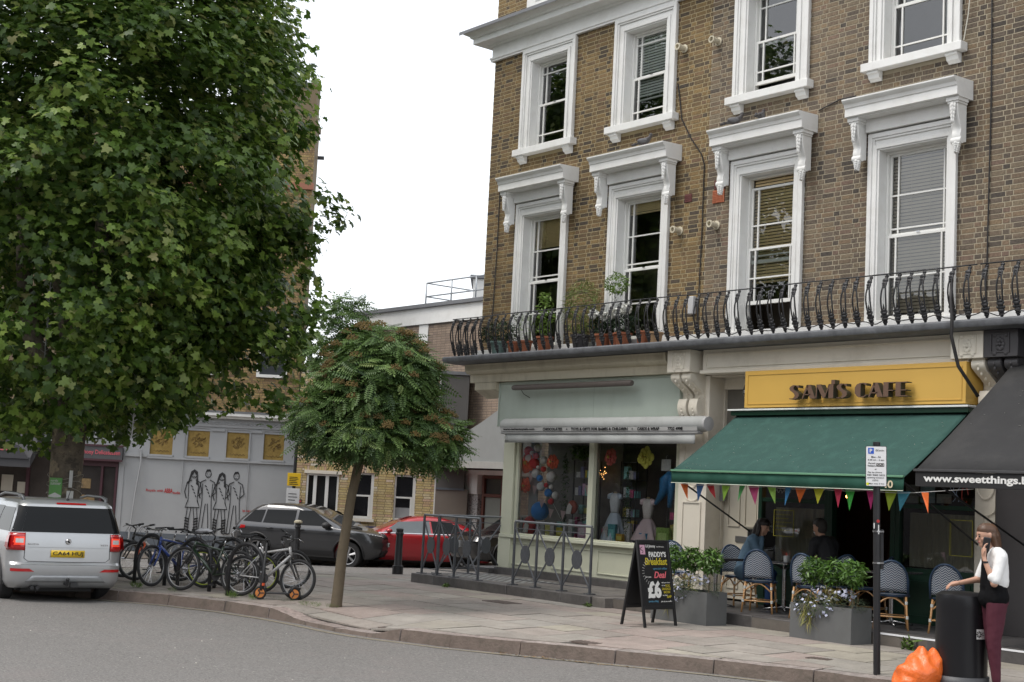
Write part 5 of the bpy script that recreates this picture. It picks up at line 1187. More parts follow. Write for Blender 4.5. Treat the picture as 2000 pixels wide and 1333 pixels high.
for s, f in ((1, fl_), (-1, frr)):
    patch('side_window', carglass, yt_, f, [(-1.86, 1.10), (-1.02, 1.10), (-1.08, 1.46), (-1.74, 1.46)], .006)
    patch('side_window', carglass, yt_, f, [(-.98, 1.10), (-.02, 1.10), (-.06, 1.47), (-1.04, 1.47)], .006)
    patch('side_window', carglass, yt_, f, [(.02, 1.10), (.85, 1.10), (.30, 1.47), (-.02, 1.47)], .006)
    patch('tail_pillar', carglass, yt_, fr_, [(s * .72, 1.10), (s * .845, 1.10), (s * .735, 1.5), (s * .62, 1.49)], .005, 8, 5)
    L = patch('tail_light', redl, yt_, fr_, [(s * .66, .82), (s * .888, .82), (s * .865, 1.08), (s * .66, 1.085)], .016, 10, 5, .02)
    patch('light_band', redg, L, fr_, [(s * .67, .90), (s * .884, .90), (s * .88, 1.02), (s * .67, 1.03)], .03, 10, 3); patch('lens', clr, L, fr_, [(s * .69, .935), (s * .80, .935), (s * .80, 1.0), (s * .69, 1.0)], .034, 5, 2)
    patch('tail_light', redl, yt_, f, [(-2.0, .84), (-1.80, .86), (-1.84, 1.02), (-1.98, 1.07)], .010, 6, 4)
    patch('reflector', redl, yt_, fr_, [(s * .50, .50), (s * .84, .50), (s * .84, .545), (s * .58, .545)], .012, 8, 2)
    patch('door_gap', grv, yt_, f, [(-1.10, .5), (-1.095, .5), (-1.055, 1.09), (-1.06, 1.09)], .003, 1, 6); patch('door_gap', grv, yt_, f, [(0, .36), (.006, .36), (.006, 1.09), (0, 1.09)], .003, 1, 6)
    patch('door_handle', silver, yt_, f, [(-.98, .96), (-.80, .965), (-.80, .99), (-.98, .985)], .03, 3, 1, .02)
    m = MB(); m.tube([(-1.72, s * .64, 1.56), (-1.66, s * .655, 1.635), (-1.4, s * .665, 1.665), (-.6, s * .665, 1.665), (-.25, s * .66, 1.62)], [.03, .028, .022, .022, .02], 8); m.build('roof_rail', M('rail_grey', (.16, .165, .17), .4, metal=.4), yt_, smooth=True, local=True)
    m = MB(); m.ball((.72, s * .97, 1.14), (.10, .10, .08), 12, 8); m.build('mirror', plastic, yt_, smooth=True, local=True)
tg = []
for a, b in (((-.70, .66), (-.70, 1.09)), ((.70, .66), (.70, 1.09))): pass
m = MB(); P = [fr_(y, z, .003) for y, z in ((-.66, 1.09), (-.655, .85), (-.66, .70), (-.60, .655), (0, .648), (.60, .655), (.66, .70), (.655, .85), (.66, 1.09))]; m.tube(P, .005, 5); m.build('tailgate_gap', grv, yt_, local=True)
patch('tailgate_crease', M('silver_shade', (.42, .43, .44), .35, metal=.5), yt_, fr_, [(-.60, .865), (.60, .865), (.64, .875), (-.64, .875)], .008, 12, 1)
plate = M('yellow_plate', (.75, .50, .03), .45, .05); pt_ = M('plate_black', (.015, .015, .015), .5)
pl = patch('number_plate', plate, yt_, fr_, [(-.26, .72), (.26, .72), (.26, .83), (-.26, .83)], .02, 2, 1, .01)
def plate_text(txt, parent, R, y0, w, z, h, mat=pt_):
    me = textmesh(txt, mat, depth=.004, width=w, height=h, bold=.012); me.transform(Matrix.Rotation(-math.pi / 2, 4, 'Z')); x = rearx(R, z, 0) - .03
    me.transform(Matrix.Translation((x, y0, z))); return obj('lettering', me, parent, True)
plate_text('CA64 HUJ', pl, YR, .235, .47, .738, .074)
m = MB(); m.lathe([(.001, -.012), (.035, -.012), (.043, -.004), (.045, .004), (.001, .006)], (rearx(YR, .95, 0) - .016, 0, .965), 18, 'x'); em = m.build('emblem', chrome, yt_, smooth=40, local=True)
m = MB(); xx = rearx(YR, .95, 0) - .030; m.prism([(-.018, .945), (.0, .94), (.018, .955), (.024, .985), (.006, .978), (-.004, .99), (-.01, .965), (-.022, .97)], xx - .002, xx, 'x'); m.build('winged_mark', pt_, em, local=True)
me = textmesh('SKODA', chrome, depth=.006, width=.17, height=.025, bold=.02); me.transform(Matrix.Rotation(-math.pi / 2, 4, 'Z')); me.transform(Matrix.Translation((rearx(YR, .92, .6) - .012, .62, .905))); obj('lettering', me, yt_, True)
me = textmesh('YETI', chrome, depth=.006, width=.12, height=.025, bold=.02); me.transform(Matrix.Rotation(-math.pi / 2, 4, 'Z')); me.transform(Matrix.Translation((rearx(YR, .92, .6) - .012, -.50, .905))); obj('lettering', me, yt_, True)
patch('high_brake_light', redl, yt_, fr_, [(-.28, 1.535), (.18, 1.535), (.18, 1.56), (-.28, 1.56)], .012, 6, 1)
patch('lower_bumper', M('bumper_silver', (.36, .37, .38), .4, metal=.4), yt_, fr_, [(-.62, .34), (.62, .34), (.52, .44), (-.52, .44)], .010, 14, 3, .012)
patch('bumper_crease', grv, yt_, fr_, [(-.86, .602), (.86, .602), (.86, .606), (-.86, .606)], .003, 20, 1)
m = MB(); m.tube([(-2.0, 0, .32), (-2.18, 0, .31), (-2.2, 0, .37)], .025, 8); m.ball((-2.2, 0, .39), .03, 8, 6); m.box(-2.16, -2.10, -.06, -.17, .27, .34); m.build('tow_bar', plastic, yt_, local=True); m = MB(); m.tube([(-1.9, .5, .26), (-2.08, .5, .25)], .03, 8); m.tube([(-1.9, .42, .26), (-2.08, .42, .25)], .03, 8); m.build('exhaust', plastic, yt_, local=True)
m = MB(); m.tube([(-1.75, -.02, 1.61), (-1.90, -.02, 1.78)], [.008, .003], 5); m.box(-1.80, -1.70, -.035, -.005, 1.60, 1.625); m.build('aerial', plastic, yt_, local=True)
# --- dark grey SUV, side on
SR = [(.26, -1.95, 1.9, .82, .2, .35), (.34, -2.08, 2.05, .88, .3, .5), (.50, -2.15, 2.14, .93, .35, .6), (.70, -2.17, 2.17, .95, .35, .65), (.85, -2.16, 2.12, .955, .35, .65), (.95, -2.13, 2.02, .95, .33, .65), (1.0, -2.10, 1.80, .94, .32, .7), (1.04, -2.07, 1.2, .92, .3, .4), (1.10, -2.03, 1.02, .90, .28, .35), (1.30, -1.84, .55, .82, .28, .35), (1.48, -1.60, .12, .76, .3, .35), (1.55, -1.45, -.08, .72, .3, .35), (1.60, -1.2, -.3, .62, .3, .35), (1.62, -1.0, -.5, .4, .25, .3)]
grey = M('graphite_paint', (.055, .057, .062), .3, .06, 3, metal=.5, coat=1)
sc_ = FW(-5.15, 40.0); sc_.z = gz(sc_.x, sc_.y) - .15
t2, b2 = car('dark grey SUV parked on the far side of the side street facing right', sc_, ROT - math.radians(18), SR, grey, (-1.35, 1.33), .355, 1.03, 6, .24)
_, f2, l2, r2_ = surf(SR)
for s, f in ((1, l2), (-1, r2_)):
    patch('side_window', carglass, t2, f, [(-1.80, 1.10), (-1.25, 1.08), (-1.20, 1.42), (-1.52, 1.40)], .006); patch('side_window', carglass, t2, f, [(-1.20, 1.08), (-.28, 1.07), (-.28, 1.45), (-1.15, 1.43)], .006); patch('side_window', carglass, t2, f, [(-.20, 1.07), (.86, 1.08), (.22, 1.46), (-.20, 1.46)], .006)
    patch('lower_trim', plastic, t2, f, [(-.95, .30), (.93, .30), (.93, .42), (-.95, .42)], .012, 8, 2); patch('door_gap', grv, t2, f, [(-.24, .42), (-.235, .42), (-.24, 1.07), (-.245, 1.07)], .003, 1, 5); patch('door_gap', grv, t2, f, [(.90, .42), (.905, .42), (.905, 1.07), (.90, 1.07)], .003, 1, 5)
    patch('door_handle', plastic, t2, f, [(-1.08, .93), (-.88, .94), (-.88, .965), (-1.08, .955)], .03, 2, 1, .02); patch('door_handle', plastic, t2, f, [(-.16, .93), (.04, .94), (.04, .965), (-.16, .955)], .03, 2, 1, .02); patch('shoulder_crease', grv, t2, f, [(-1.9, .875), (1.3, .90), (1.3, .905), (-1.9, .88)], .003, 10, 1)
    m = MB(); m.ball((.70, s * 1.02, 1.10), (.11, .12, .085), 12, 8); m.build('mirror', plastic, t2, smooth=True, local=True)
    patch('tail_light', redl, t2, f, [(-1.86, .90), (-1.70, .92), (-1.70, .99), (-1.84, 1.0)], .012, 4, 2)
    hl = patch('headlight', M('headlight', (.10, .10, .11), .1, coat=1), t2, f2, [(s * .45, .84), (s * .86, .90), (s * .86, .965), (s * .45, .93)], .012, 8, 2, .01); patch('light_line', clr, hl, f2, [(s * .47, .855), (s * .84, .915), (s * .84, .93), (s * .47, .875)], .02, 8, 1)
    patch('fog_intake', plastic, t2, f2, [(s * .55, .52), (s * .80, .56), (s * .82, .72), (s * .55, .70)], .012, 6, 3)
patch('windscreen', M('screen_light', (.05, .055, .06), .05, coat=1), t2, f2, [(-.78, 1.10), (.78, 1.10), (.66, 1.47), (-.66, 1.47)], .006, 12, 6)
patch('grille', plastic, t2, f2, [(-.42, .82), (.42, .82), (.42, .93), (-.42, .93)], .014, 8, 2, .01); patch('lower_grille', plastic, t2, f2, [(-.5, .34), (.5, .34), (.5, .50), (-.5, .50)], .012, 8, 2, .01)
pl = patch('number_plate', MC('white_plate', (.7, .7, .7)), t2, f2, [(-.26, .60), (.26, .60), (.26, .71), (-.26, .71)], .02, 2, 1, .01); me = textmesh('RJ18 DXG', pt_, depth=.004, width=.46, height=.075, bold=.012); me.transform(Matrix.Rotation(math.pi / 2, 4, 'Z')); me.transform(Matrix.Translation((frontx(SR, .64, 0) + .03, -.23, .62))); obj('lettering', me, pl, True)
me = textmesh('RANGE ROVER', chrome, depth=.004, width=.75, height=.03, bold=.02); me.transform(Matrix.Rotation(math.pi / 2, 4, 'Z')); me.transform(Matrix.Translation((frontx(SR, .94, 0) + .02, -.38, .94))); obj('lettering', me, t2, True)
# --- red coupe and black car
RR_ = [(.22, -2.1, 2.05, .80, .3, .4), (.32, -2.25, 2.18, .87, .4, .6), (.5, -2.32, 2.28, .90, .45, .7), (.68, -2.32, 2.26, .905, .45, .7), (.80, -2.28, 2.15, .90, .45, .7), (.88, -2.2, 1.8, .885, .4, .7), (.92, -2.0, 1.1, .86, .4, .5), (1.0, -1.85, .9, .80, .4, .4), (1.15, -1.5, .55, .72, .35, .35), (1.28, -1.15, .25, .65, .3, .3), (1.36, -.85, .0, .55, .3, .3), (1.39, -.6, -.15, .35, .2, .2)]
redp = M('red_paint', (.42, .012, .022), .25, .06, 3, metal=.25, coat=1)
c3 = FW(-2.6, 40.2); c3.z = gz(c3.x, c3.y) - .15
t3, _ = car('bright red low car parked beyond the grey railings, facing left', c3, ROT + math.pi + math.radians(12), RR_, redp, (-1.42, 1.42), .335, 1.04, 10, .23)
r3_, f3, l3, rr3 = surf(RR_)
for s, f in ((1, l3), (-1, rr3)):
    patch('side_window', M('car_glass_pale', (.10, .12, .13), .05, coat=1), t3, f, [(-.45, .94), (.82, .94), (.42, 1.22), (-.40, 1.27)], .008); patch('side_window', carglass, t3, f, [(-1.45, .98), (-.50, .94), (-.45, 1.27), (-1.0, 1.24)], .008); patch('window_trim', chrome, t3, f, [(-1.5, .925), (.95, .915), (.95, .935), (-1.5, .945)], .012, 8, 1)
    L = patch('tail_light', redl, t3, r3_, [(s * .45, .70), (s * .86, .72), (s * .84, .84), (s * .45, .82)], .014, 8, 3, .01); patch('light_band', redg, L, r3_, [(s * .5, .74), (s * .82, .76), (s * .81, .80), (s * .5, .79)], .024, 8, 1)
    m = MB(); m.ball((.68, s * .97, .98), (.09, .09, .06), 10, 6); m.build('mirror', redp, t3, smooth=True, local=True)
patch('rear_window', carglass, t3, r3_, [(-.62, 1.0), (.62, 1.0), (.5, 1.27), (-.5, 1.27)], .008)
BR = [(q[0], q[1], q[2], q[3], q[4], q[5]) for q in RR_]; bp_ = M('black_paint', (.012, .012, .014), .2, .1, coat=1)
c4 = FW(.6, 39.0); c4.z = gz(c4.x, c4.y) - .02
t4, _ = car('black car parked behind the vertical bars of the railings beside the gift shop', c4, ROT + math.pi + math.radians(40), [(z * 1.03, a, b, c, d, e) for z, a, b, c, d, e in BR], bp_, (-1.42, 1.42), .33, .97, 5, .22)
r4, f4, l4, rr4 = surf([(z * 1.03, a, b, c, d, e) for z, a, b, c, d, e in BR])
for f in (l4, rr4): patch('side_window', M('car_glass_sky', (.16, .19, .19), .05, coat=1), t4, f, [(-1.3, .98), (.78, .96), (.38, 1.28), (-.95, 1.28)], .008)
for s in (-1, 1): patch('tail_light', redl, t4, r4, [(s * .5, .74), (s * .86, .76), (s * .84, .86), (s * .5, .84)], .014, 8, 2)
patch('rear_window', M('car_glass_rear', (.12, .15, .14), .05, coat=1), t4, r4, [(-.64, 1.03), (.64, 1.03), (.5, 1.3), (-.5, 1.3)], .008)
# ---------------------------------------------------------------- bicycles
def bike(label, loc, heading, frame, fork, rw=.335, lean=0, mat=None, saddle=True, wb=1.06, step=False, bar='flat', steer=0, disc=False):
    t = thing('bicycle', label, 'bicycle', loc, rot=(lean, 0, heading), group='bicycles locked to the hoop racks')
    fm = M('frame_paint', frame, .3, .08, coat=.6); fk = M('fork_paint', fork, .3, .08, coat=.4); al = chrome
    def whl(x, st=0):
        T = Matrix.Translation((x, 0, rw)) @ Matrix.Rotation(st, 4, 'Z')
        m = MB(); m.T = T; m.tube([(math.cos(a) * (rw - .024), 0, math.sin(a) * (rw - .024)) for a in [2 * math.pi * i / 36 for i in range(36)]], .024, 8, closed=True); w = m.build('wheel', rubber, t, smooth=True, local=True)
        m = MB(); m.T = T; m.tube([(math.cos(a) * (rw - .055), 0, math.sin(a) * (rw - .055)) for a in [2 * math.pi * i / 32 for i in range(32)]], .010, 6, closed=True); m.build('rim', M('rim_metal', (.34, .34, .34), .35, metal=.7) if not mat else mat, w, smooth=True, local=True)
        m = MB(); m.T = T
        for i in range(24):
            a = 2 * math.pi * i / 24; s = .03 * (1 if i % 2 else -1); m.tube([(math.cos(a + .25) * .02, s, math.sin(a + .25) * .02), (math.cos(a) * (rw - .06), 0, math.sin(a) * (rw - .06))], .0016, 3, caps=False)
        m.lathe([(.001, -.05), (.018, -.048), (.018, .048), (.001, .05)], (0, 0, 0), 8, 'y')
        kind(m.build('spoke', al, w, local=True), 'stuff')
        if disc: m = MB(); m.T = T; m.lathe([(.055, -.045), (.08, -.045), (.08, -.042), (.055, -.042)], (0, 0, 0), 20, 'y'); m.build('brake_disc', al, w, local=True)
    fx, rx = wb / 2, -wb / 2; whl(rx); whl(fx, steer)
    bb = (-.08, 0, .29); sc = (-.20, 0, .74); hd = (fx - .20, 0, .80); hb = (fx - .165, 0, .67)
    m = MB()
    if step: m.tube([bb, (.15, 0, .42), hb], .02, 8); m.tube([(-.12, 0, .42), (.15, 0, .50), hb], .016, 8)
    else: m.tube([bb, hb], .024, 8); m.tube([(sc[0] + .01, 0, .68), (hd[0], 0, .77)], .018, 8)
    m.tube([bb, sc], .018, 8); m.tube([hb, hd], .024, 8)
    for s in (-1, 1): m.tube([(bb[0], s * .03, bb[2]), (rx, s * .06, rw)], .011, 6); m.tube([(sc[0] + .01, s * .02, .68), (rx, s * .06, rw)], .009, 6)
    m.build('frame', fm, t, smooth=True, local=True)
    m = MB(); m.tube([sc, (-.235, 0, .86)], .013, 8); m.build('seat_post', al, t, smooth=True, local=True)
    if saddle:
        m = MB(); m.add([(-.37, -.075, .87), (-.37, .075, .87), (-.22, .055, .875), (-.08, .018, .87), (-.08, -.018, .87), (-.22, -.055, .875), (-.36, -.06, .91), (-.36, .06, .91), (-.22, .045, .90), (-.085, .012, .895), (-.085, -.012, .895), (-.22, -.045, .90)], [(0, 5, 4, 3, 2, 1), (6, 7, 8, 9, 10, 11), (0, 1, 7, 6), (1, 2, 8, 7), (2, 3, 9, 8), (3, 4, 10, 9), (4, 5, 11, 10), (5, 0, 6, 11)]); m.build('saddle', rubber, t, smooth=60, local=True, bevel=.012)
    Ts = Matrix.Translation((fx, 0, rw)) @ Matrix.Rotation(steer, 4, 'Z') @ Matrix.Translation((-fx, 0, -rw))
    m = MB(); m.T = Ts
    for s in (-1, 1): m.tube([(fx - .15, s * .05, .62), (fx - .11, s * .055, .52), (fx, s * .055, rw)], [.017, .017, .012], 8)
    m.tube([(fx - .15, -.05, .62), (fx - .15, .05, .62)], .018, 6); m.tube([(fx - .15, 0, .62), (fx - .16, 0, .66)], .02, 6); m.build('fork', fk, t, smooth=True, local=True)
    m = MB(); m.T = Ts; m.tube([hd, (hd[0] - .02, 0, .86), (hd[0] + .06, 0, .92)], .014, 8); hx, hz = hd[0] + .06, .92
    if bar == 'drop': m.tube([(hx + .06, -.20, hz - .13), (hx + .10, -.2, hz - .05), (hx + .05, -.2, hz), (hx, 0, hz), (hx + .05, .2, hz), (hx + .1, .2, hz - .05), (hx + .06, .2, hz - .13)], .012, 8)
    else: m.tube([(hx - .05, -.29, hz + .03), (hx, -.12, hz + .01), (hx, 0, hz), (hx, .12, hz + .01), (hx - .05, .29, hz + .03)], .012, 8)
    hb_ = m.build('handlebar', al if sum(fork) > .2 else plastic, t, smooth=True, local=True)
    for s in (-1, 1):
        m = MB(); m.T = Ts; m.tube([(hx - .05, s * .29, hz + .03), (hx - .02, s * .18, hz + .02)], .017, 8); m.build('grip', rubber, hb_, smooth=True, local=True)
        m = MB(); m.T = Ts; m.tube([(hx, s * .16, hz + .01), (hx + .05, s * .19, hz - .01), (hx + .03, s * .27, hz - .02)], .006, 5); m.build('brake_lever', al, hb_, smooth=True, local=True)
    m = MB(); m.lathe([(.07, -.055), (.085, -.055), (.085, -.05), (.07, -.05)], bb, 20, 'y'); m.tube([(bb[0], -.06, bb[2]), (bb[0] + .08, -.07, bb[2] - .15)], .010, 6); m.tube([(bb[0], .06, bb[2]), (bb[0] - .08, .07, bb[2] + .15)], .010, 6); m.box(bb[0] + .03, bb[0] + .13, -.15, -.07, bb[2] - .165, bb[2] - .145); m.box(bb[0] - .13, bb[0] - .03, .07, .15, bb[2] + .145, bb[2] + .165)
    m.tube([(bb[0], -.052, bb[2] + .08), (rx, -.052, rw + .04)], .005, 4); m.tube([(bb[0], -.052, bb[2] - .08), (rx, -.052, rw - .04)], .005, 4); m.lathe([(.03, -.06), (.045, -.058), (.045, -.045), (.03, -.045)], (rx, 0, rw), 14, 'y'); m.build('crankset', plastic, t, smooth=40, local=True)
    m = MB(); m.tube([(hx + .02, .05, hz), (hx + .10, .06, hz - .08), (hx, .03, .75), (.0, .02, .70)], .0035, 4); m.tube([(hx + .02, -.05, hz), (hx + .09, -.06, hz - .1), (fx - .13, -.04, .60)], .0035, 4); m.build('brake_cable', plastic, t, local=True)
    return t
def gp(lat, dep):
    p = FW(lat, dep); p.z = pz(p.x, p.y); return p
bike('silver bike with long suspension fork, nearest the slim tree, scooter against it', gp(-3.58, 22.25), ROT - .35, (.42, .42, .42), (.03, .03, .03), .312, -.10, wb=.98)
bike('black bike with green stripe and large front wheel with a bright brake disc, facing left', gp(-4.62, 22.78), ROT + math.pi - .467, (.012, .03, .014), (.03, .03, .03), .35, .10, disc=True, wb=1.10)
bike('blue framed bike with silver straight handlebar, front wheel turned to us', gp(-5.39, 23.95), ROT + math.pi + .967, (.02, .05, .22), (.02, .05, .22), .34, .08, steer=.1)
bike('pale grey bike with orange red suspension fork, beside the silver car', gp(-5.89, 25.11), ROT + math.pi + .72, (.40, .38, .35), (.55, .09, .03), .335, .08)
bike('dark bike with lime yellow rims among the other bikes', gp(-4.35, 23.4), ROT + math.pi - .3, (.03, .03, .03), (.06, .06, .06), .32, -.12, mat=M('lime_rim', (.35, .42, .05), .5))
bike('dark grey step through bike behind the left hoop rack', gp(-4.0, 23.9), ROT + .3, (.06, .055, .06), (.05, .05, .05), .33, .1, step=True)
bike('black bike mostly hidden behind the silver car, only handlebar and grip showing', gp(-6.35, 26.0), ROT + math.pi + .8, (.02, .02, .02), (.02, .02, .02), .34, .05)
bike('thin framed old road bike at the back of the bicycle cluster', gp(-5.0, 24.8), ROT + .2, (.10, .10, .11), (.1, .1, .1), .34, -.06, bar='drop')
racks = ['black steel hoop rack beside the silver bike', 'black steel hoop rack in the middle of the bicycles', 'black steel hoop rack nearest the silver car', 'black steel hoop rack behind the black and green bike']
for (la, de), lb_ in zip(((-3.94, 22.27), (-4.96, 23.28), (-5.9, 24.2), (-4.4, 23.5)), racks):
    m = MB(); p = gp(la, de); a = -.6
    P = [(-.37, 0, -.1), (-.37, 0, .45)] + [(-.37 + .37 * (1 - math.cos(q)), 0, .45 + .37 * math.sin(q)) for q in [math.pi * i / 12 for i in range(1, 12)]] + [(.37, 0, .45), (.37, 0, -.1)]
    m.tube(P, .032, 10); o = m.build('bike_rack', iron, None, smooth=True); o.location = p; o.rotation_euler = (0, 0, ROT + a); tag(o, lb_, 'bike rack', 'hoop bike racks')
# kick scooter
ks = thing('kick_scooter', 'folded black kick scooter with small orange wheels leaning on the rack', 'scooter', gp(-3.40, 21.96), ROT + .2)
for x in (-.25, .27):
    m = MB(); m.tube([(x + math.cos(a) * .085, 0, .1 + math.sin(a) * .085) for a in [2 * math.pi * i / 20 for i in range(20)]], .016, 6, closed=True); w = m.build('wheel', rubber, ks, smooth=True, local=True)
    m = MB(); m.lathe([(.001, -.014), (.07, -.012), (.07, .012), (.001, .014)], (x, 0, .1), 16, 'y'); m.build('wheel_core', M('orange_core', (.7, .25, .06), .5), w, local=True)
    m = MB()
    for k in range(3): a = k * 2.1; m.tube([(x, -.018, .1), (x + .06 * math.cos(a), -.016, .1 + .06 * math.sin(a))], .012, 4)
    m.build('wheel_spoke', plastic, w, local=True)
m = MB(); m.box(-.16, .20, -.05, .05, .09, .115); m.build('deck', plastic, ks, local=True, bevel=.01); m = MB(); m.tube([(-.24, 0, .14), (-.22, 0, .30), (-.19, 0, .86)], [.03, .022, .016], 8); m.tube([(-.19, 0, .86), (-.23, 0, .90), (-.19, -.0, .95)], .01, 6); m.build('stem', plastic, ks, smooth=True, local=True)
m = MB(); m.tube([(-.215, 0, .21), (-.213, 0, .25)], .03, 8); m.build('collar', M('orange_collar', (.7, .1, .03), .5), ks, local=True); m = MB(); m.tube([(.20, 0, .11), (.27, 0, .215), (.36, 0, .17)], [.02, .03, .02], 6); m.build('rear_mudguard', plastic, ks, smooth=True, local=True)
bagp = gp(-4.9, 23.6); m = MB(); m.ball((0, 0, 0), (.16, .08, .04), 10, 6); r5 = random.Random(2); m.v = [(x + r5.uniform(-.02, .02), y + r5.uniform(-.02, .02), z + r5.uniform(-.015, .015)) for x, y, z in m.v]
o = m.build('plastic_bag', M('clear_bag', (.5, .5, .52), .25), None); o.location = (bagp.x, bagp.y, bagp.z + .93); o.rotation_euler = (0, 0, ROT); tag(o, 'crumpled white plastic bag over the saddle of a bike', 'bag')
# ---------------------------------------------------------------- street furniture
def bollard(loc, h, label, cap=False):
    t = thing('bollard', label, 'bollard', loc, group='black cast iron bollards')
    m = MB(); m.lathe([(.001, -.1), (.11, -.1), (.11, .17), (.085, .18), (.08, .2), (.068, h - .14), (.085, h - .13), (.085, h - .1), (.07, h - .08), (.075, h - .02), (.05, h), (.001, h + .005)], (0, 0, 0), 20); m.build('post', iron, t, smooth=35, local=True)
    if cap:
        m = MB(); m.lathe([(.09, h - .02), (.11, h - .01), (.11, h + .03), (.06, h + .06), (.001, h + .065)], (0, 0, 0), 16)
        m.build('worn_cap', M('flaky_cream', (.42, .38, .28), .8, .6, 30), t, smooth=35, local=True)
bollard((-23.99, 16.6, gz(-24, 16.6)), .93, 'plain black bollard standing in front of the red car')
p = gp(-5.36, 37.5); bollard((p.x, p.y, gz(p.x, p.y)), 1.0, 'black bollard with flaking cream cap in front of the grey SUV', True)
p = FW(-6.08, 41.2); lp = thing('street_lamp', 'old black street lamp with glass lantern and parking signs beside the grey house', 'street lamp', (p.x, p.y, gz(p.x, p.y)), ROT)
m = MB(); m.lathe([(.10, 0), (.10, .5), (.07, .6), (.05, 1.2), (.045, 3.7), (.07, 3.72), (.03, 3.8), (.001, 3.82)], (0, 0, 0), 14); m.tube([(-.25, 0, 3.45), (.25, 0, 3.45)], .015, 6); m.build('post', iron, lp, smooth=35, local=True)
m = MB()
for a in range(4): c, s = math.cos(a * math.pi / 2 + .78), math.sin(a * math.pi / 2 + .78); m.tube([(c * .13, s * .13, 3.84), (c * .24, s * .24, 4.28)], .014, 5)
m.lathe([(.10, 3.8), (.16, 3.83), (.16, 3.86)], (0, 0, 0), 8); m.lathe([(.30, 4.28), (.30, 4.31), (.10, 4.47), (.06, 4.5), (.04, 4.6), (.001, 4.62)], (0, 0, 0), 8); m.build('lantern', iron, lp, smooth=30, local=True)
m = MB(); m.lathe([(.12, 3.87), (.225, 4.27)], (0, 0, 0), 4); m.build('lantern_glass', GLASS('lantern_glass'), lp, local=True, smooth=False)
for z0, z1, c, tx in ((2.05, 2.42, (.75, .48, .02), None), (1.42, 1.98, (.62, .62, .62), 'P')):
    m = MB(); m.box(-.19, .19, -.09, -.06, z0, z1); sgn = m.build('sign_plate', MC('plate', c, .4), lp, local=True, bevel=.004)
    for k in range(5):
        m = MB(); m.box(-.13, .13 - .03 * (k % 3), -.095, -.0905, z0 + .04 + k * (z1 - z0 - .12) / 5, z0 + .06 + k * (z1 - z0 - .12) / 5); m.build('text_line', pt_, sgn, local=True)
# parking sign in front of the cafe
ps = thing('parking_sign', 'black post with white resident and pay parking sign plate near the kerb', 'sign', (-9.56, 12.95, gz(-9.56, 12.95) - .0), rot=(.0, math.radians(-1.3), math.radians(41)))
m = MB(); m.lathe([(.038, -.05), (.038, 2.47), (.04, 2.47), (.04, 2.5), (.001, 2.505)], (0, 0, 0), 16); m.build('post', iron, ps, smooth=35, local=True)
m = MB()
def rrect(w, h, r, n=5):
    P = []
    for cx, cz, a0 in ((w / 2 - r, h / 2 - r, 0), (-w / 2 + r, h / 2 - r, 90), (-w / 2 + r, -h / 2 + r, 180), (w / 2 - r, -h / 2 + r, 270)):
        for k in range(n): a = math.radians(a0 + 90 * k / (n - 1)); P.append((cx + r * math.cos(a), cz + r * math.sin(a)))
    return P
m.prism([(x - .01, z + 2.235) for x, z in rrect(.225, .44, .015)], -.056, -.050, 'y'); pb = m.build('sign_back', iron, ps, local=True); m = MB(); m.prism([(x - .01, z + 2.235) for x, z in rrect(.213, .428, .012)], -.060, -.0565, 'y'); plt = m.build('sign_plate', MC('sign_white', (.78, .78, .78), .35, var=.02), ps, local=True)
m = MB(); m.box(-.095, -.035, -.0625, -.0605, 2.37, 2.435); blu = m.build('blue_panel', MC('sign_blue', (.02, .10, .55), .4), plt, local=True)
def st(txt, x, z, w, h, mat=pt_, b=.015, y=-.0615):
    me = textmesh(txt, mat, depth=.0012, width=w, height=h, bold=b); me.transform(Matrix.Translation((x, y, z))); obj('lettering', me, plt, True)
st('P', -.079, 2.382, .028, .042, white, .03, -.064); st('Camden', .005, 2.40, .07, .016, pt_, .0)
m = MB(); m.tube([(-.006 + .009 * math.cos(a), -.0615, 2.408 + .009 * math.sin(a)) for a in [i * .7 for i in range(9)]], .002, 4, closed=True); m.build('roundel', pt_, plt, local=True)
st('Mon - Fri', -.062, 2.325, .10, .02); st('8.30 am - 6 pm', -.098, 2.292, .172, .02); st('Permit', -.092, 2.258, .075, .018); st('holders', -.098, 2.230, .08, .020); m = MB(); m.box(-.008, .075, -.0615, -.0605, 2.232, 2.268); m.build('black_panel', pt_, plt, local=True); st('CA-J', -.002, 2.239, .07, .022, white, .02, -.063)
st('or', -.024, 2.195, .02, .013); st('Pay by phone', -.098, 2.158, .15, .018); st('020 3003 2532', -.106, 2.130, .19, .018); st('quoting location', -.104, 2.100, .178, .018); st('12715', -.048, 2.073, .06, .016); st('Max stay 2 hrs', -.09, 2.035, .165, .018)
m = MB(); m.lathe([(.016, -.0612), (.001, -.0615)], (-.10, 0, 2.042), 10, 'y'); m.build('yellow_dot', MC('dot_yellow', (.75, .75, .03)), plt, local=True)
for z in (1.18, 1.52): m = MB(); m.lathe([(.045, z), (.045, z + .018)], (0, 0, 0), 16); m.box(.0, .075, -.02, .0, z, z + .018); m.build('clamp', chrome, ps, local=True)
m = MB(); m.box(.042, .072, -.005, .09, 1.12, 1.55); m.build('side_plate', iron, ps, local=True); m = MB(); m.lathe([(.018, -.040), (.001, -.0405)], (.012, 0, 1.64), 12, 'y'); m.build('sticker', MC('sticker_red', (.4, .03, .03)), ps, local=True); m = MB(); m.box(-.035, -.024, -.036, -.030, 1.56, 1.62); m.box(.012, .022, -.040, -.034, 1.50, 1.60); m.build('torn_sticker', white, ps, local=True)
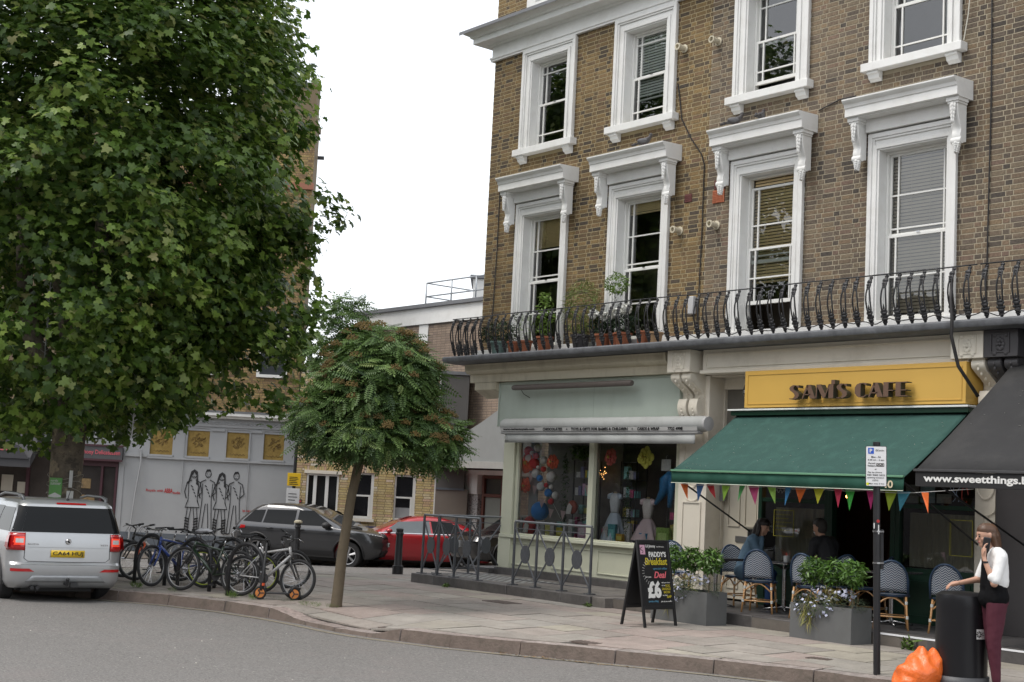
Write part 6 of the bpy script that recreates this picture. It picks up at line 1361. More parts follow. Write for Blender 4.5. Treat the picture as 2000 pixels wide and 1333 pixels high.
# litter bin and orange sack
bn = thing('litter_bin', 'black round litter bin with white council sticker, woman dropping something in', 'litter bin', (-8.60, 13.06, gz(-8.6, 13.06)), ROT)
m = MB(); m.lathe([(.001, -.02), (.27, -.02), (.275, .10), (.262, .11), (.258, .80), (.262, .88), (.25, .93), (.20, .955), (.001, .97)], (0, 0, 0), 36); m.build('body', M('bin_black', (.012, .012, .014), .35, .2, 6, spec=.35), bn, smooth=35, local=True)
m = MB(); m.lathe([(.279, -.02), (.281, .11)], (0, 0, 0), 36); m.build('base_band', M('bin_grey', (.07, .072, .078), .5), bn, smooth=True, local=True)
m = MB(); vs_ = []
for i in range(9):
    a = -1.22 + .52 * i / 8
    for z in (.74, .87): vs_.append((.262 * math.cos(a), .262 * math.sin(a), z))
m.add(vs_, [(2 * i, 2 * i + 2, 2 * i + 3, 2 * i + 1) for i in range(8)]); m.build('opening', M('bin_mouth', (.002, .002, .002), .9), bn, local=True)
m = MB(); vs_ = []
for i in range(9):
    a = -1.30 + .62 * i / 8
    for z in (.50, .60): vs_.append((.265 * math.cos(a), .265 * math.sin(a), z))
m.add(vs_, [(2 * i, 2 * i + 2, 2 * i + 3, 2 * i + 1) for i in range(8)]); stk = m.build('sticker', white, bn, smooth=True, local=True)
m = MB(); c0 = -1.19
for k in range(8):
    a = k * math.pi / 4
    q = c0 + .10 * math.cos(a) / 1.0 * .9; m.tube([(.268 * math.cos(c0 + .06 * math.cos(a)), .268 * math.sin(c0 + .06 * math.cos(a)), .55 + .016 * math.sin(a)), (.268 * math.cos(c0 + .12 * math.cos(a)), .268 * math.sin(c0 + .12 * math.cos(a)), .55 + .032 * math.sin(a))], .006, 4)
m.build('roundel', pt_, stk, local=True)
me = textmesh('Camden', pt_, depth=.002, width=.15, height=.034, bold=.01); co = [(.268 * math.cos(-1.05 + v.co.x / .268), .268 * math.sin(-1.05 + v.co.x / .268), v.co.z + .535) for v in me.vertices]
for v, c in zip(me.vertices, co): v.co = c
obj('lettering', me, stk, True)
sk = MB(); sk.ball((0, 0, .13), (.25, .19, .235), 44, 32); r6 = random.Random(4)
from mathutils import noise
sk.v = [((x * (1.12 - 1.1 * max(z, 0)) + .25 * z) * (1 + .22 * noise.noise(Vector((x * 8, y * 8, z * 16)))) , y * (1.1 - .9 * max(z, 0)) * (1 + .22 * noise.noise(Vector((x * 8, y * 8, z * 9 + 5)))), max(0, (z * 1.05) * (1 + .25 * noise.noise(Vector((x * 7, y * 7 + 9, z * 7)))) + .012 * math.sin(40 * x + 30 * z))) for x, y, z in sk.v]
og = M('orange_sack', (.80, .16, .03), .28, .15, 12, bump=.8, bsc=35); o = sk.build('rubbish_sack', og, None, smooth=True); p = (-8.86, 12.68); o.location = (p[0], p[1], gz(*p)); o.rotation_euler = (0, 0, ROT); tag(o, 'full orange plastic rubbish sack on the pavement against the black bin', 'bag')
# A-board
ab = thing('a_board', "black chalk A-board advertising Paddy's breakfast deal for six pounds", 'sign', (-14.2, 14.08, gz(-14.2, 14.08)), math.radians(4))
blk = M('board_black', (.012, .012, .013), .6, .2, 10); fwd = math.atan2(.21, 1.14)
def leg_panel(s):
    m = MB(); T = Matrix.Translation((0, 0, 1.16)) @ Matrix.Rotation(-s * fwd, 4, 'Y'); m.T = T
    for y in (-.34, .30): m.box(-.015, .015, y, y + .04, -1.19, 0)
    m.box(-.015, .015, -.3, .3, -.045, 0); m.box(-.015, .015, -.3, .3, -.95, -.90); f = m.build('frame', blk, ab, local=True, bevel=.006)
    m = MB(); m.T = T; m.box(-.006, .006, -.3, .3, -.90, -.045); return m.build('panel', blk, ab, local=True), T
_, _ = leg_panel(-1); pn, T = leg_panel(1)
def ch(txt, y, z, w, h, c, b=.0, sh=0):
    me = textmesh(txt, c, depth=.002, width=w, height=h, bold=b, shear=sh); me.transform(Matrix.Rotation(math.pi / 2, 4, 'Z')); me.transform(T @ Matrix.Translation((.009, y, z))); obj('lettering', me, pn, True)
cw = MC('chalk_w', (.75, .75, .72), .9); cy = MC('chalk_y', (.55, .45, .03), .9); cr_ = MC('chalk_r', (.75, .15, .18), .9); cb = MC('chalk_b', (.10, .28, .42), .9); cp = MC('chalk_p', (.6, .35, .45), .9)
m = MB(); m.T = T; m.box(.007, .010, -.28, -.18, -.20, -.07); m.build('pink_card', cp, pn, local=True); m = MB(); m.T = T; m.tube([(.012, -.25 + .03 * math.sin(i), -.18 + .012 * i) for i in range(8)], .004, 4); m.build('card_drawing', blk, pn, local=True)
ch('Lil Jimmy', -.16, -.115, .2, .05, cw, .01); ch('our full menu', .06, -.10, .16, .018, cw); ch("PADDY'S", -.11, -.235, .36, .075, cw, .03); ch('Breakfast', -.20, -.345, .46, .10, cy, .02, .1); ch('special offer', -.05, -.415, .30, .035, cb, .0); ch('Deal', -.04, -.525, .26, .09, cr_, .02, .3); ch('for just', -.22, -.525, .12, .03, cw, 0, .2)
ch('£6', -.20, -.80, .28, .24, cw, .05); ch('with your choice', .10, -.60, .18, .022, cw); ch('of an', .10, -.635, .07, .02, cw); ch('EGG', .18, -.645, .09, .032, cy, .01); ch('SAUSAGE', .10, -.69, .18, .034, cy, .01); ch('BACON', .13, -.735, .13, .034, cy, .01); ch('or a hash', .10, -.77, .1, .02, cw); ch('BAP', .19, -.80, .09, .04, cy, .01); ch('plus any tea or coffee', .06, -.86, .22, .028, cw); ch('(monday to friday)', -.20, -.86, .20, .035, cb)
m = MB(); m.T = T
for k in range(16):
    a = math.pi * (.55 + .9 * k / 15); 
    for q in (1,): m.tube([(.011, .28 * math.cos(a) * 1.0 - .0, -.40 + .22 * math.sin(a) * 1.0 - .04), (.011, .24 * math.cos(a) * 1.0, -.40 + .17 * math.sin(a) - .04)], .0025, 3)
m.build('chalk_rays', cw, pn, local=True)
# railings of the terrace
rail_m = M('railing_grey', (.075, .08, .09), .45, .1, 10)
def terrace_rail(label, pts, ovals=True, bars=False):
    c = sum((Vector(p) for p in pts), Vector((0, 0))) / len(pts); t = thing('railing', label, 'railing', (c.x, c.y, .16), group='grey steel terrace railings')
    for x, y in pts:
        m = MB(); m.box(x - .018, x + .018, y - .018, y + .018, .175, 1.22); m.build('post', rail_m, t, bevel=.003, seg=1); m = MB(); m.box(x - .07, x + .07, y - .07, y + .07, .16, .175); m.build('foot_plate', rail_m, t)
    m = MB(); m.tube([(x, y, 1.235) for x, y in pts], .02, 6); m.build('handrail', M('handrail_light', (.16, .17, .18), .35, .1, metal=.4), t)
    for (xa, ya), (xb, yb) in zip(pts, pts[1:]):
        a, b = Vector((xa, ya, 0)), Vector((xb, yb, 0)); P = lambda u, z: tuple(a.lerp(b, u) + Vector((0, 0, z)))
        m = MB(); m.tube([P(.02, 1.12), P(.98, 1.12)], .008, 5); m.tube([P(.02, .26), P(.98, .26)], .008, 5)
        if not bars:
            m.tube([P(.03, 1.12), P(.97, .26)], .015, 5); m.tube([P(.97, 1.12), P(.03, .26)], .015, 5); m.build('cross_bar', rail_m, t)
            d = (b - a).normalized(); n = Vector((-d.y, d.x, 0)); cen = Vector(P(.5, .69)); m = MB(); vs_ = []
            for s in (-.012, .012): vs_ += [tuple(cen + d * .115 * math.cos(q * .449) + Vector((0, 0, .155 * math.sin(q * .449))) + n * s) for q in range(14)]
            m.add(vs_, [tuple(range(14)), tuple(range(14, 28))[::-1]] + [(i, (i + 1) % 14, 14 + (i + 1) % 14, 14 + i) for i in range(14)]); m.build('oval_plate', rail_m, t)
        else:
            m.build('cross_bar', rail_m, t); n = int((b - a).length / .11)
            for k in range(1, n): m = MB(); m.tube([P(k / n, .26), P(k / n, 1.12)], .009, 5); m.build('upright', rail_m, t)
    return t
terrace_rail('grey railing of crossed bars and oval plates in front of the gift shop window', [(-18.95, 15.50), (-18.35, 15.50), (-17.70, 15.52), (-17.05, 15.55)])
terrace_rail('grey railing with oval plates at the left corner of the terrace', [(-21.55, 15.45), (-21.05, 15.44), (-20.55, 15.44), (-19.85, 15.44)])
terrace_rail('grey railing with oval plates running back along the left side of the terrace', [(-21.50, 15.75), (-21.52, 16.5), (-21.53, 17.3)])
terrace_rail('railing of close vertical bars behind the terrace in front of the black car', [(-22.2, 18.0), (-22.9, 18.9), (-23.6, 19.8), (-24.3, 20.7)], bars=True)
# ---------------------------------------------------------------- trees
def leafcloud(tmpl_v, tmpl_f, pos, nrm, up_jit, size, rs):
    """many leaves in one mesh: numpy instancing of a small template; pos (n,3), nrm (n,3) facing direction"""
    n = len(pos); tv = np.array(tmpl_v); nz = nrm / np.linalg.norm(nrm, axis=1, keepdims=True)
    t = rs.normal(size=(n, 3)); t[:, 2] -= up_jit; t -= nz * (t * nz).sum(1, keepdims=True); t /= np.linalg.norm(t, axis=1, keepdims=True); bt = np.cross(nz, t)
    V = pos[:, None, :] + size[:, None, None] * (tv[None, :, 0:1] * bt[:, None, :] + tv[None, :, 1:2] * t[:, None, :] + tv[None, :, 2:3] * nz[:, None, :])
    return V.reshape(-1, 3)
def meshnp(name, V, tmpl_f, n, k, mat, attr=None, smooth=False):
    me = bpy.data.meshes.new(name); nf = len(tmpl_f); fl = len(tmpl_f[0]); me.vertices.add(len(V)); me.vertices.foreach_set('co', V.astype(np.float32).ravel())
    F = (np.array(tmpl_f)[None] + (np.arange(n) * k)[:, None, None]).reshape(-1); me.loops.add(len(F)); me.loops.foreach_set('vertex_index', F.astype(np.int32)); me.polygons.add(n * nf)
    me.polygons.foreach_set('loop_start', np.arange(0, len(F), fl, dtype=np.int32)); me.update(calc_edges=True)
    me.materials.append(mat)
    if attr is not None: a = me.attributes.new('rnd', 'FLOAT', 'FACE'); a.data.foreach_set('value', np.repeat(attr, nf).astype(np.float32))
    me.validate(); return me
# five-lobed plane leaf lying in the xy plane, tip along +y
out = []
for a, r in ((-90, .15), (-50, .58), (-12, .95), (10, .64), (34, .95), (58, .66), (90, 1.12), (122, .66), (146, .95), (170, .64), (192, .95), (230, .58)):
    out.append((.5 * r * math.cos(math.radians(a)), .5 * r * math.sin(math.radians(a)) + .1, -.10 * r * r * .8))
PLV = [(0, .05, .0)] + out; PLF = [(0, i, i % 12 + 1) for i in range(1, 13)]
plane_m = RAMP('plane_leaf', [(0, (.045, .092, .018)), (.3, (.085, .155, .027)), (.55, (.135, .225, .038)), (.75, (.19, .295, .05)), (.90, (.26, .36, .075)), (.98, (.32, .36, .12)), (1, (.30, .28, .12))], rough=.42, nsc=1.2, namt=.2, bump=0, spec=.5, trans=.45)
bark = M('plane_bark', (.15, .125, .10), .9, .35, 5, bump=.8, bsc=25, dirt=(.34, .28, .20), dsc=2.6, damt=.9); speck(bark, 5, .52, .60, .7, (.07, .06, .05)); speck(bark, 3.3, .56, .62, .8, (.36, .30, .21))
rs = np.random.default_rng(5)
TP = FW(-7.88, 25.6); TP.z = gz(TP.x, TP.y)
pt = thing('plane_tree', 'big leafy London plane tree with thick mottled trunk behind the silver car', 'tree', TP)
def limb(m, pts, r): m.tube(pts, r, 14)
m = MB(); rt = random.Random(3)
trunkpts = [(0, 0, -.2), (0, 0, .1), (-.01, 0, .6), (.0, 0, 1.4), (.02, 0, 2.2), (.02, 0, 3.0)]
m.tube(trunkpts, [.40, .34, .30, .285, .28, .30], 22)
m.v = [(x * (1 + .07 * noise.noise(Vector((x * 4, y * 4, z * 1.2)))), y * (1 + .07 * noise.noise(Vector((x * 5, y * 5, z * 1.5 + 3)))), z) for x, y, z in m.v]
tr = m.build('trunk', bark, pt, smooth=True, local=True)
def loc2(la, de): v = FR @ Vector((la, de, 0)); return (v.x, v.y)
for pts, r in (([(0, 0, 2.75), (-.35, 0, 3.4), (-.85, .1, 4.3), (-1.1, .1, 5.4), (-1.3, 0, 7.2)], [.22, .20, .17, .13, .06]), ([(0, 0, 2.9), (.05, .1, 4.0), (.2, .2, 5.5), (.3, .3, 8.5)], [.25, .22, .17, .06]), ([(.05, 0, 3.0), (.55, -.1, 3.8), (1.1, -.3, 4.7), (1.9, -.3, 6.0)], [.16, .12, .09, .04]), ([(.05, .1, 3.1), (.8, .3, 3.7), (1.8, .5, 4.2), (2.8, .4, 4.8)], [.14, .10, .08, .03]), ([(0, 0, 3.0), (.1, -.8, 4.2), (0, -1.8, 5.5)], [.16, .12, .05]), ([(0, 0, 3.1), (-.5, .9, 4.4), (-1.2, 1.9, 6)], [.15, .1, .04])):
    m = MB(); m.T = Matrix.Rotation(ROT, 4, 'Z'); m.tube(pts, r, 10); m.build('limb', bark, tr, smooth=True, local=True)
# clumps of leaves over an egg-shaped crown (frame: lateral, depth, height above base)
C0 = np.array([-.75, 0, 8.0]); R0 = np.array([4.5, 4.6, 6.1])
nc = 1500; d = rs.normal(size=(nc, 3)); d /= np.linalg.norm(d, axis=1, keepdims=True); d = np.sign(d) * np.abs(d) ** .82
rad = rs.uniform(.60, 1.0, nc) ** .6; cl_ = C0 + d * R0 * rad[:, None]
cl_[:, 2] = np.where(cl_[:, 2] < 3.0, 3.0 + (cl_[:, 2] - 3.0) * .45, cl_[:, 2])
hang = np.array([[1.3, -1.5, 3.2], [1.75, -1.0, 3.0], [2.2, -.8, 3.25], [.9, -2.2, 3.15], [3.0, .2, 3.5], [3.6, .5, 3.3], [-2.0, -1.5, 3.0], [-3.0, -1.0, 2.7], [-3.8, 0, 2.6], [1.4, -.6, 2.95], [2.7, -.5, 3.4], [.5, -3, 3.4], [-1.2, -2.4, 3.1], [4.3, -1.0, 6.9], [4.55, -.6, 6.7], [3.8, -.4, 3.3], [4.3, .2, 3.7], [4.2, -.3, 4.4], [4.0, -.8, 4.0], [4.4, -.5, 5.0], [-1.5, -2, 3.2], [-2.6, -2, 3.0], [-4.2, -1, 3.1], [-3.4, -2, 2.9], [0, -3, 3.6]])
low = np.column_stack([rs.uniform(2.0, 4.1, 90), rs.uniform(-1.2, 1.2, 90), rs.uniform(3.7, 6.6, 90)]); cl_ = np.vstack([cl_, low, hang]); cl_[:-len(hang), 2] += np.where(cl_[:-len(hang), 0] > .8, .30, .0)
keep = (np.abs(np.array([noise.noise(Vector(c * .45)) for c in cl_])) < .98) & ~((cl_[:, 1] < -.3) & (cl_[:, 0] > -2.3) & (cl_[:, 0] < .5) & (cl_[:, 2] > 3.0) & (cl_[:, 2] < 5.4) & (rs.random(len(cl_)) < .75)); cl_ = cl_[keep]; fill = rs.normal(size=(330, 3)); fill /= np.linalg.norm(fill, axis=1, keepdims=True); fill = C0 + np.array([0, 1.2, .3]) + fill * R0 * .62 * rs.uniform(.5, 1, 330)[:, None]; fill = fill[fill[:, 2] > 4.4]; cl_ = np.vstack([cl_, fill]); nc = len(cl_)
per = 56; csz = rs.uniform(.36, .72, nc); N = nc * per
off = rs.normal(size=(N, 3)); off /= np.linalg.norm(off, axis=1, keepdims=True); off *= (rs.uniform(0, 1, N) ** .5)[:, None]
P = np.repeat(cl_, per, 0) + off * np.repeat(csz, per)[:, None] * np.array([1.0, 1.0, .72])
outw = (np.repeat(cl_, per, 0) - C0) / R0; outw /= np.linalg.norm(outw, axis=1, keepdims=True) + 1e-6
nr = outw * .55 + off * .35 + rs.normal(size=(N, 3)) * .42 + np.array([0, 0, .8])
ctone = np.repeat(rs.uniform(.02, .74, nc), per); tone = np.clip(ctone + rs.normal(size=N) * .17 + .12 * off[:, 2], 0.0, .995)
siz = rs.uniform(.13, .235, N)
cr_, sr_ = math.cos(ROT), math.sin(ROT); rotm = np.array([[cr_, -sr_, 0], [sr_, cr_, 0], [0, 0, 1]])
P = P @ rotm.T; nr = nr @ rotm.T
wp = P + np.array(TP); dist = np.linalg.norm(wp - np.array([0, 0, 1.72]), axis=1)
Vl = leafcloud(PLV, PLF, P, nr, .6, siz, rs); K = len(PLV)
crown = MB(); crown.tube([(0, 0, 3.0), (0, 0, 3.3), (.1, .1, 4.0)], [.1, .08, .05], 5)
order = np.argsort(dist); cand = order[:9000]; uu = wp @ np.array([0.6296, 0.7753, 0.0497]); zz = wp @ np.array([-.775, .6228, .1061]); inview = (np.abs(uu / zz) < .36)
vv_ = (wp - np.array([0, 0, 1.72])) @ np.array([.0514, -.1053, .9931]); inview &= (vv_ / zz < .235)
cand = [i for i in order if inview[i]][:300]; cs = set(cand)
restm = np.array([i for i in range(N) if i not in cs]); Vr = Vl.reshape(N, K, 3)
crm = meshnp('crown', Vr[restm].reshape(-1, 3), PLF, len(restm), K, plane_m, tone[restm]); co_ = obj('crown', crm, pt, True); kind(co_, 'stuff')
for i in cand:
    me = bpy.data.meshes.new('leaf'); c = Vr[i].mean(0); me.from_pydata([tuple(v - c) for v in Vr[i]], [], PLF); me.materials.append(plane_m)
    a = me.attributes.new('rnd', 'FLOAT', 'FACE'); a.data.foreach_set('value', [float(tone[i]) * .5] * len(PLF)); o = obj('leaf', me, co_, True); o.location = tuple(c)
# hanging light strings and notices on the trunk
for (la, de, z0, z1), lb_ in zip(((-.1, -1.4, 3.3, 4.9), (1.55, -1.6, 2.3, 3.4)), ('pale spiky light string hanging beside the main fork of the plane tree', 'pale spiky light string hanging low right under the plane tree')):
    m = MB(); r7 = random.Random(1); x, y = loc2(la, de); X, Y_ = TP.x + x, TP.y + y; m.tube([(X, Y_, z1 + .5), (X + .03, Y_, (z0 + z1) / 2), (X, Y_, z0)], .010, 4)
    for k in range(60):
        z = z0 + (z1 - z0) * k / 60; a = r7.random() * 6.3; m.tube([(X, Y_, z), (X + .075 * math.cos(a), Y_ + .075 * math.sin(a), z + .045)], .0055, 3)
    tag(m.build('light_string', MC('string_grey', (.42, .42, .42)), None), lb_, 'light string')
t0 = FW(-8.02, 25.29); m = MB(); m.T = FR; m.T = FR @ Matrix.Translation((.12, 0, .22)); m.box(-8.16, -7.94, 25.24, 25.26, 1.02, 1.36); gs = m.build('green_notice', MC('notice_green', (.16, .40, .12), .5), None); tag(gs, 'small green card notice tied to the trunk of the plane tree', 'notice')
ftext('nordic', white, gs, -8.02, 25.235, 1.51, .13, .04); ftext('summer', white, gs, -8.02, 25.235, 1.455, .18, .04); m = MB(); m.T = FR @ Matrix.Translation((.12, 0, .22)); m.prism([(-8.16, 1.02), (-7.94, 1.02), (-7.94, 1.05), (-8.05, 1.10), (-8.16, 1.05)], 25.232, 25.239, 'y'); m.build('white_hill', white, gs)
m = MB(); m.T = FR; m.box(-7.72, -7.66, 25.3, 25.31, 1.42, 1.72); m.box(-7.74, -7.62, 25.28, 25.29, .98, 1.36); kp_ = m.build('paper_notice', white, None); tag(kp_, 'long white paper notice hanging at the right side of the plane trunk', 'notice')
m = MB()
for k in range(3): m.tube([(TP.x + .31 * math.cos(a), TP.y + .31 * math.sin(a), 1.6 - .12 * k + .06 * math.sin(a * 2 + k)) for a in [i * .45 for i in range(15)]], .005, 4)
tag(m.build('twine', MC('twine_pale', (.35, .33, .28)), None), 'pale twine wound round the trunk of the plane tree', 'twine')
# rowan
RP = Vector((-18.05, 11.42, pz(-18.05, 11.42))); rw_ = thing('rowan_tree', 'small rowan tree with brown berry clusters and slim bare trunk on the pavement', 'tree', RP)
rbark = M('rowan_bark', (.12, .095, .062), .9, .25, 9, bump=.6, bsc=40); m = MB(); m.T = Matrix.Rotation(ROT, 4, 'Z'); m.tube([(0, 0, -.1), (.01, 0, .05), (.05, 0, .8), (.13, 0, 1.6), (.22, 0, 2.15), (.26, 0, 2.5)], [.12, .085, .078, .07, .072, .06], 14); tk = m.build('trunk', rbark, rw_, smooth=True, local=True)
rb_ = random.Random(6)
brs = []
for k in range(17):
    a = k * 2.4; e = rb_.uniform(.15, 1.1); L = rb_.uniform(.7, 1.25); p0 = Vector((.24, 0, 2.15 + rb_.uniform(-.1, .45))); p1 = p0 + Vector((math.cos(a) * math.cos(e), math.sin(a) * math.cos(e), math.sin(e) * .9)) * L
    if k == 3: p1 = Vector((.15, 0, 4.35))
    m = MB(); m.T = Matrix.Rotation(ROT, 4, 'Z'); m.tube([p0, (p0 + p1) / 2 + Vector((0, 0, -.06)), p1], [.03, .02, .008], 6); m.build('branch', rbark, tk, smooth=True, local=True)
RLV = []; RLF = []
for i in range(7):
    y = .12 + i * .13; L = .24 * (1 - abs(i - 3) * .08); w = .052
    for s in (-1, 1):
        b = len(RLV); RLV += [(0, y, 0), (s * L * .5, y + .03 + w, -.01), (s * L, y + .06, -.05), (s * L * .5, y + .03 - w, -.01)]; RLF.append((b, b + 1, b + 2, b + 3))
b = len(RLV); RLV += [(0, 1.0, 0), (.05, 1.1, 0), (0, 1.24, -.03), (-.05, 1.1, 0)]; RLF.append((b, b + 1, b + 2, b + 3))
b = len(RLV); RLV += [(-.006, 0, 0), (.006, 0, 0), (.004, 1.0, 0), (-.004, 1.0, 0)]; RLF.append((b, b + 1, b + 2, b + 3))
row_m = RAMP('rowan_leaf', [(0, (.034, .070, .026)), (.35, (.068, .125, .033)), (.65, (.105, .18, .044)), (.9, (.15, .24, .062)), (1, (.20, .26, .08))], rough=.5, nsc=1, namt=.1, bump=0, spec=.4, trans=.2)
# the crown: main dome, a raised leader on the left, a low spreading right side
lobes = [((.42, 0, 3.22), (.92, .95, .98), 3000), ((-.10, .1, 4.28), (.30, .25, .36), 220), ((-.30, 0, 2.75), (.50, .7, .55), 800), ((1.25, 0, 2.55), (.52, .7, .42), 850), ((.40, -.5, 2.5), (.75, .6, .34), 700), ((.8, .2, 3.5), (.55, .6, .5), 600), ((-.32, .1, 3.75), (.26, .3, .25), 110)]
pp, nn, tn = [], [], []
for c, r, n in lobes:
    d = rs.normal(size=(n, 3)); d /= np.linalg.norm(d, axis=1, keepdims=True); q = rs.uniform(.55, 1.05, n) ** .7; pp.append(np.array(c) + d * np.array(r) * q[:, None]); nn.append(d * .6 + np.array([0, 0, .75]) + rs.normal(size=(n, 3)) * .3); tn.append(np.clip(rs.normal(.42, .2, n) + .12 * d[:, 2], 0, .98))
pp, nn, tn = np.vstack(pp) @ rotm.T, np.vstack(nn) @ rotm.T, np.concatenate(tn); n = len(pp); sz = rs.uniform(.20, .33, n)
V = leafcloud(RLV, RLF, pp, nn, .5, sz, rs).reshape(n, len(RLV), 3); dist = np.linalg.norm(pp + np.array(RP), axis=1); od = np.argsort(dist); near = od[:300]; far = od[300:]
me = meshnp('crown', V[far].reshape(-1, 3), RLF, len(far), len(RLV), row_m, tn[far]); rc = kind(obj('crown', me, rw_, True), 'stuff')
for i in near:
    me = bpy.data.meshes.new('leaf'); c = V[i].mean(0); me.from_pydata([tuple(v - c) for v in V[i]], [], RLF); me.materials.append(row_m); o = obj('leaf', me, rc, True); o.location = tuple(c)
berry = M('green_brown_berries', (.15, .10, .028), .6, .3, 60); bm_ = MB(); rq = random.Random(8)
for _ in range(60):
    a, e = rq.random() * 6.28, math.asin(rq.uniform(-.4, 1)); r = rq.uniform(.5, 1); c = (.075 * r * math.cos(a) * math.cos(e), .075 * r * math.sin(a) * math.cos(e), .05 * r * math.sin(e)); bm_.ball(c, .0085, 5, 3)
bmesh_ = bm_.mesh('berry_cluster', berry)
for k in range(80):
    c, r, _ = lobes[rq.choice([0, 0, 0, 0, 2, 3, 3, 4, 5])]; a = rq.uniform(-math.pi, .1) if rq.random() < .8 else rq.random() * 6.28; e = rq.uniform(-.2, 1.3)
    p = Vector((c[0] + r[0] * 1.02 * math.cos(a) * math.cos(e), c[1] + r[1] * 1.02 * math.sin(a) * math.cos(e), c[2] + r[2] * 1.03 * math.sin(e))); p = Matrix.Rotation(ROT, 3, 'Z') @ p
    o = put('berry_cluster', bmesh_, rc, p, rz=a, local=True, scale=1.3)
# ---------------------------------------------------------------- small plants helper
LV = [(0, 0, 0), (.16, .4, .03), (0, 1, -.08), (-.16, .4, .03)]; LFq = [(0, 1, 2, 3)]
def bush(name, parent, c, r, n, size, mat, seed=1, up=.6, shell=.6, elong=None, local=True, T=None, fall=0):
    q = np.random.default_rng(seed); d = q.normal(size=(n, 3)); d /= np.linalg.norm(d, axis=1, keepdims=True); p = np.array(c) + d * np.array(r) * (q.uniform(shell, 1, n) ** .6)[:, None]
    nr = d * .4 + q.normal(size=(n, 3)) * .4 + np.array([0, 0, up]); V = leafcloud(elong or LV, LFq, p, nr, fall, q.uniform(.7, 1.2, n) * size, q)
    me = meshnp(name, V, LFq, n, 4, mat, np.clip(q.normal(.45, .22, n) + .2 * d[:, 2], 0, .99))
    if T is not None: me.transform(T)
    return kind(obj(name, me, parent, local), 'stuff')
choisya = RAMP('glossy_shrub_leaf', [(0, (.035, .085, .015)), (.4, (.07, .15, .025)), (.75, (.11, .22, .04)), (1, (.17, .28, .07))], rough=.35, nsc=2, namt=.1, bump=0, spec=.5, trans=.2)
rosem = RAMP('rosemary_leaf', [(0, (.035, .055, .03)), (.6, (.06, .085, .05)), (1, (.10, .12, .07))], rough=.6, nsc=2, namt=.1, bump=0, trans=.1)
strawm = RAMP('straw_grass', [(0, (.20, .20, .05)), (.6, (.32, .28, .10)), (1, (.22, .26, .06))], rough=.6, nsc=2, namt=.1, bump=0)
blossom = RAMP('pale_blue_flower', [(0, (.36, .38, .52)), (.6, (.48, .50, .62)), (1, (.60, .62, .70))], rough=.6, nsc=2, namt=.1, bump=0)
grassm = RAMP('weed_grass', [(0, (.06, .11, .02)), (.6, (.10, .17, .03)), (1, (.16, .2, .06))], rough=.6, nsc=2, namt=.1, bump=0)
zinc = M('grey_planter', (.13, .135, .135), .5, .12, 3, dirt=(.09, .09, .088), dsc=2, damt=.5)
def planter(label, x0, x1, y0, y1, h, seed):
    z = gz((x0 + x1) / 2, y0); t = thing('planter', label, 'planter', ((x0 + x1) / 2, (y0 + y1) / 2, z), group='grey box planters in front of the cafe terrace')
    L, Wd = (x1 - x0) / 2, (y1 - y0) / 2; m = MB(); m.box(-L, L, -Wd, Wd, 0, h - .04); m.box(-L, -L + .02, -Wd, Wd, h - .04, h); m.box(L - .02, L, -Wd, Wd, h - .04, h); m.box(-L + .02, L - .02, -Wd, -Wd + .02, h - .04, h); m.box(-L + .02, L - .02, Wd - .02, Wd, h - .04, h); m.build('box', zinc, t, local=True, smooth=False); MB().box(-L + .021, L - .021, -Wd + .021, Wd - .021, h - .039, h - .02).build('soil', dark, t, local=True)
    for k in range(3):
        cx = -L * .66 + k * L * .68; 
        MB().tube([(cx, 0, h - .03), (cx + .01, 0, h + .2)], .012, 5).build('stem', rbark, t, local=True)
        bush('shrub', t, (cx, .02, h + .43), (.155, .155, .175), 560, .088, choisya, seed * 10 + k)
    bush('rosemary', t, (L * .45, -.05, h + .04), (.42, .22, .14), 1100, .06, rosem, seed * 10 + 5, elong=[(0, 0, 0), (.04, .4, 0), (0, 1, 0), (-.04, .4, 0)]); bush('rosemary', t, (-L * .7, -.02, h + .04), (.3, .2, .10), 500, .06, rosem, seed * 10 + 6, elong=[(0, 0, 0), (.04, .4, 0), (0, 1, 0), (-.04, .4, 0)])
    bush('straw_grass', t, (-L * .35, -Wd - .02, h - .04), (.09, .05, .20), 120, .22, strawm, seed * 10 + 7, elong=[(0, 0, 0), (.025, .4, 0), (0, 1, 0), (-.025, .4, 0)], up=0, fall=3); bush('straw_grass', t, (.05, -.05, h + .12), (.16, .1, .12), 150, .16, strawm, seed * 10 + 8, elong=[(0, 0, 0), (.025, .4, 0), (0, 1, 0), (-.025, .4, 0)])
    bush('flower_head', t, (-L * .25, -Wd - .02, h - .02), (.33, .10, .18), 95, .032, blossom, seed * 10 + 9, elong=[(-.5, -.5, 0), (.5, -.5, 0), (.5, .5, 0), (-.5, .5, 0)]); bush('trailing_leaf', t, (-L * .2, -Wd, h), (.34, .11, .16), 420, .05, rosem, seed * 10 + 4)
    bush('flower_head', t, (L * .1, 0, h + .16), (.38, .12, .10), 90, .036, blossom, seed * 10 + 3, elong=[(-.5, -.5, 0), (.5, -.5, 0), (.5, .5, 0), (-.5, .5, 0)])
    return t
planter('grey box planter with shrubs behind the chalk A-board', -14.98, -13.88, 14.88, 15.30, .46, 1)
planter('grey box planter with shrubs and trailing pale blue flowers beside the parking post', -12.50, -11.50, 15.02, 15.44, .46, 2)
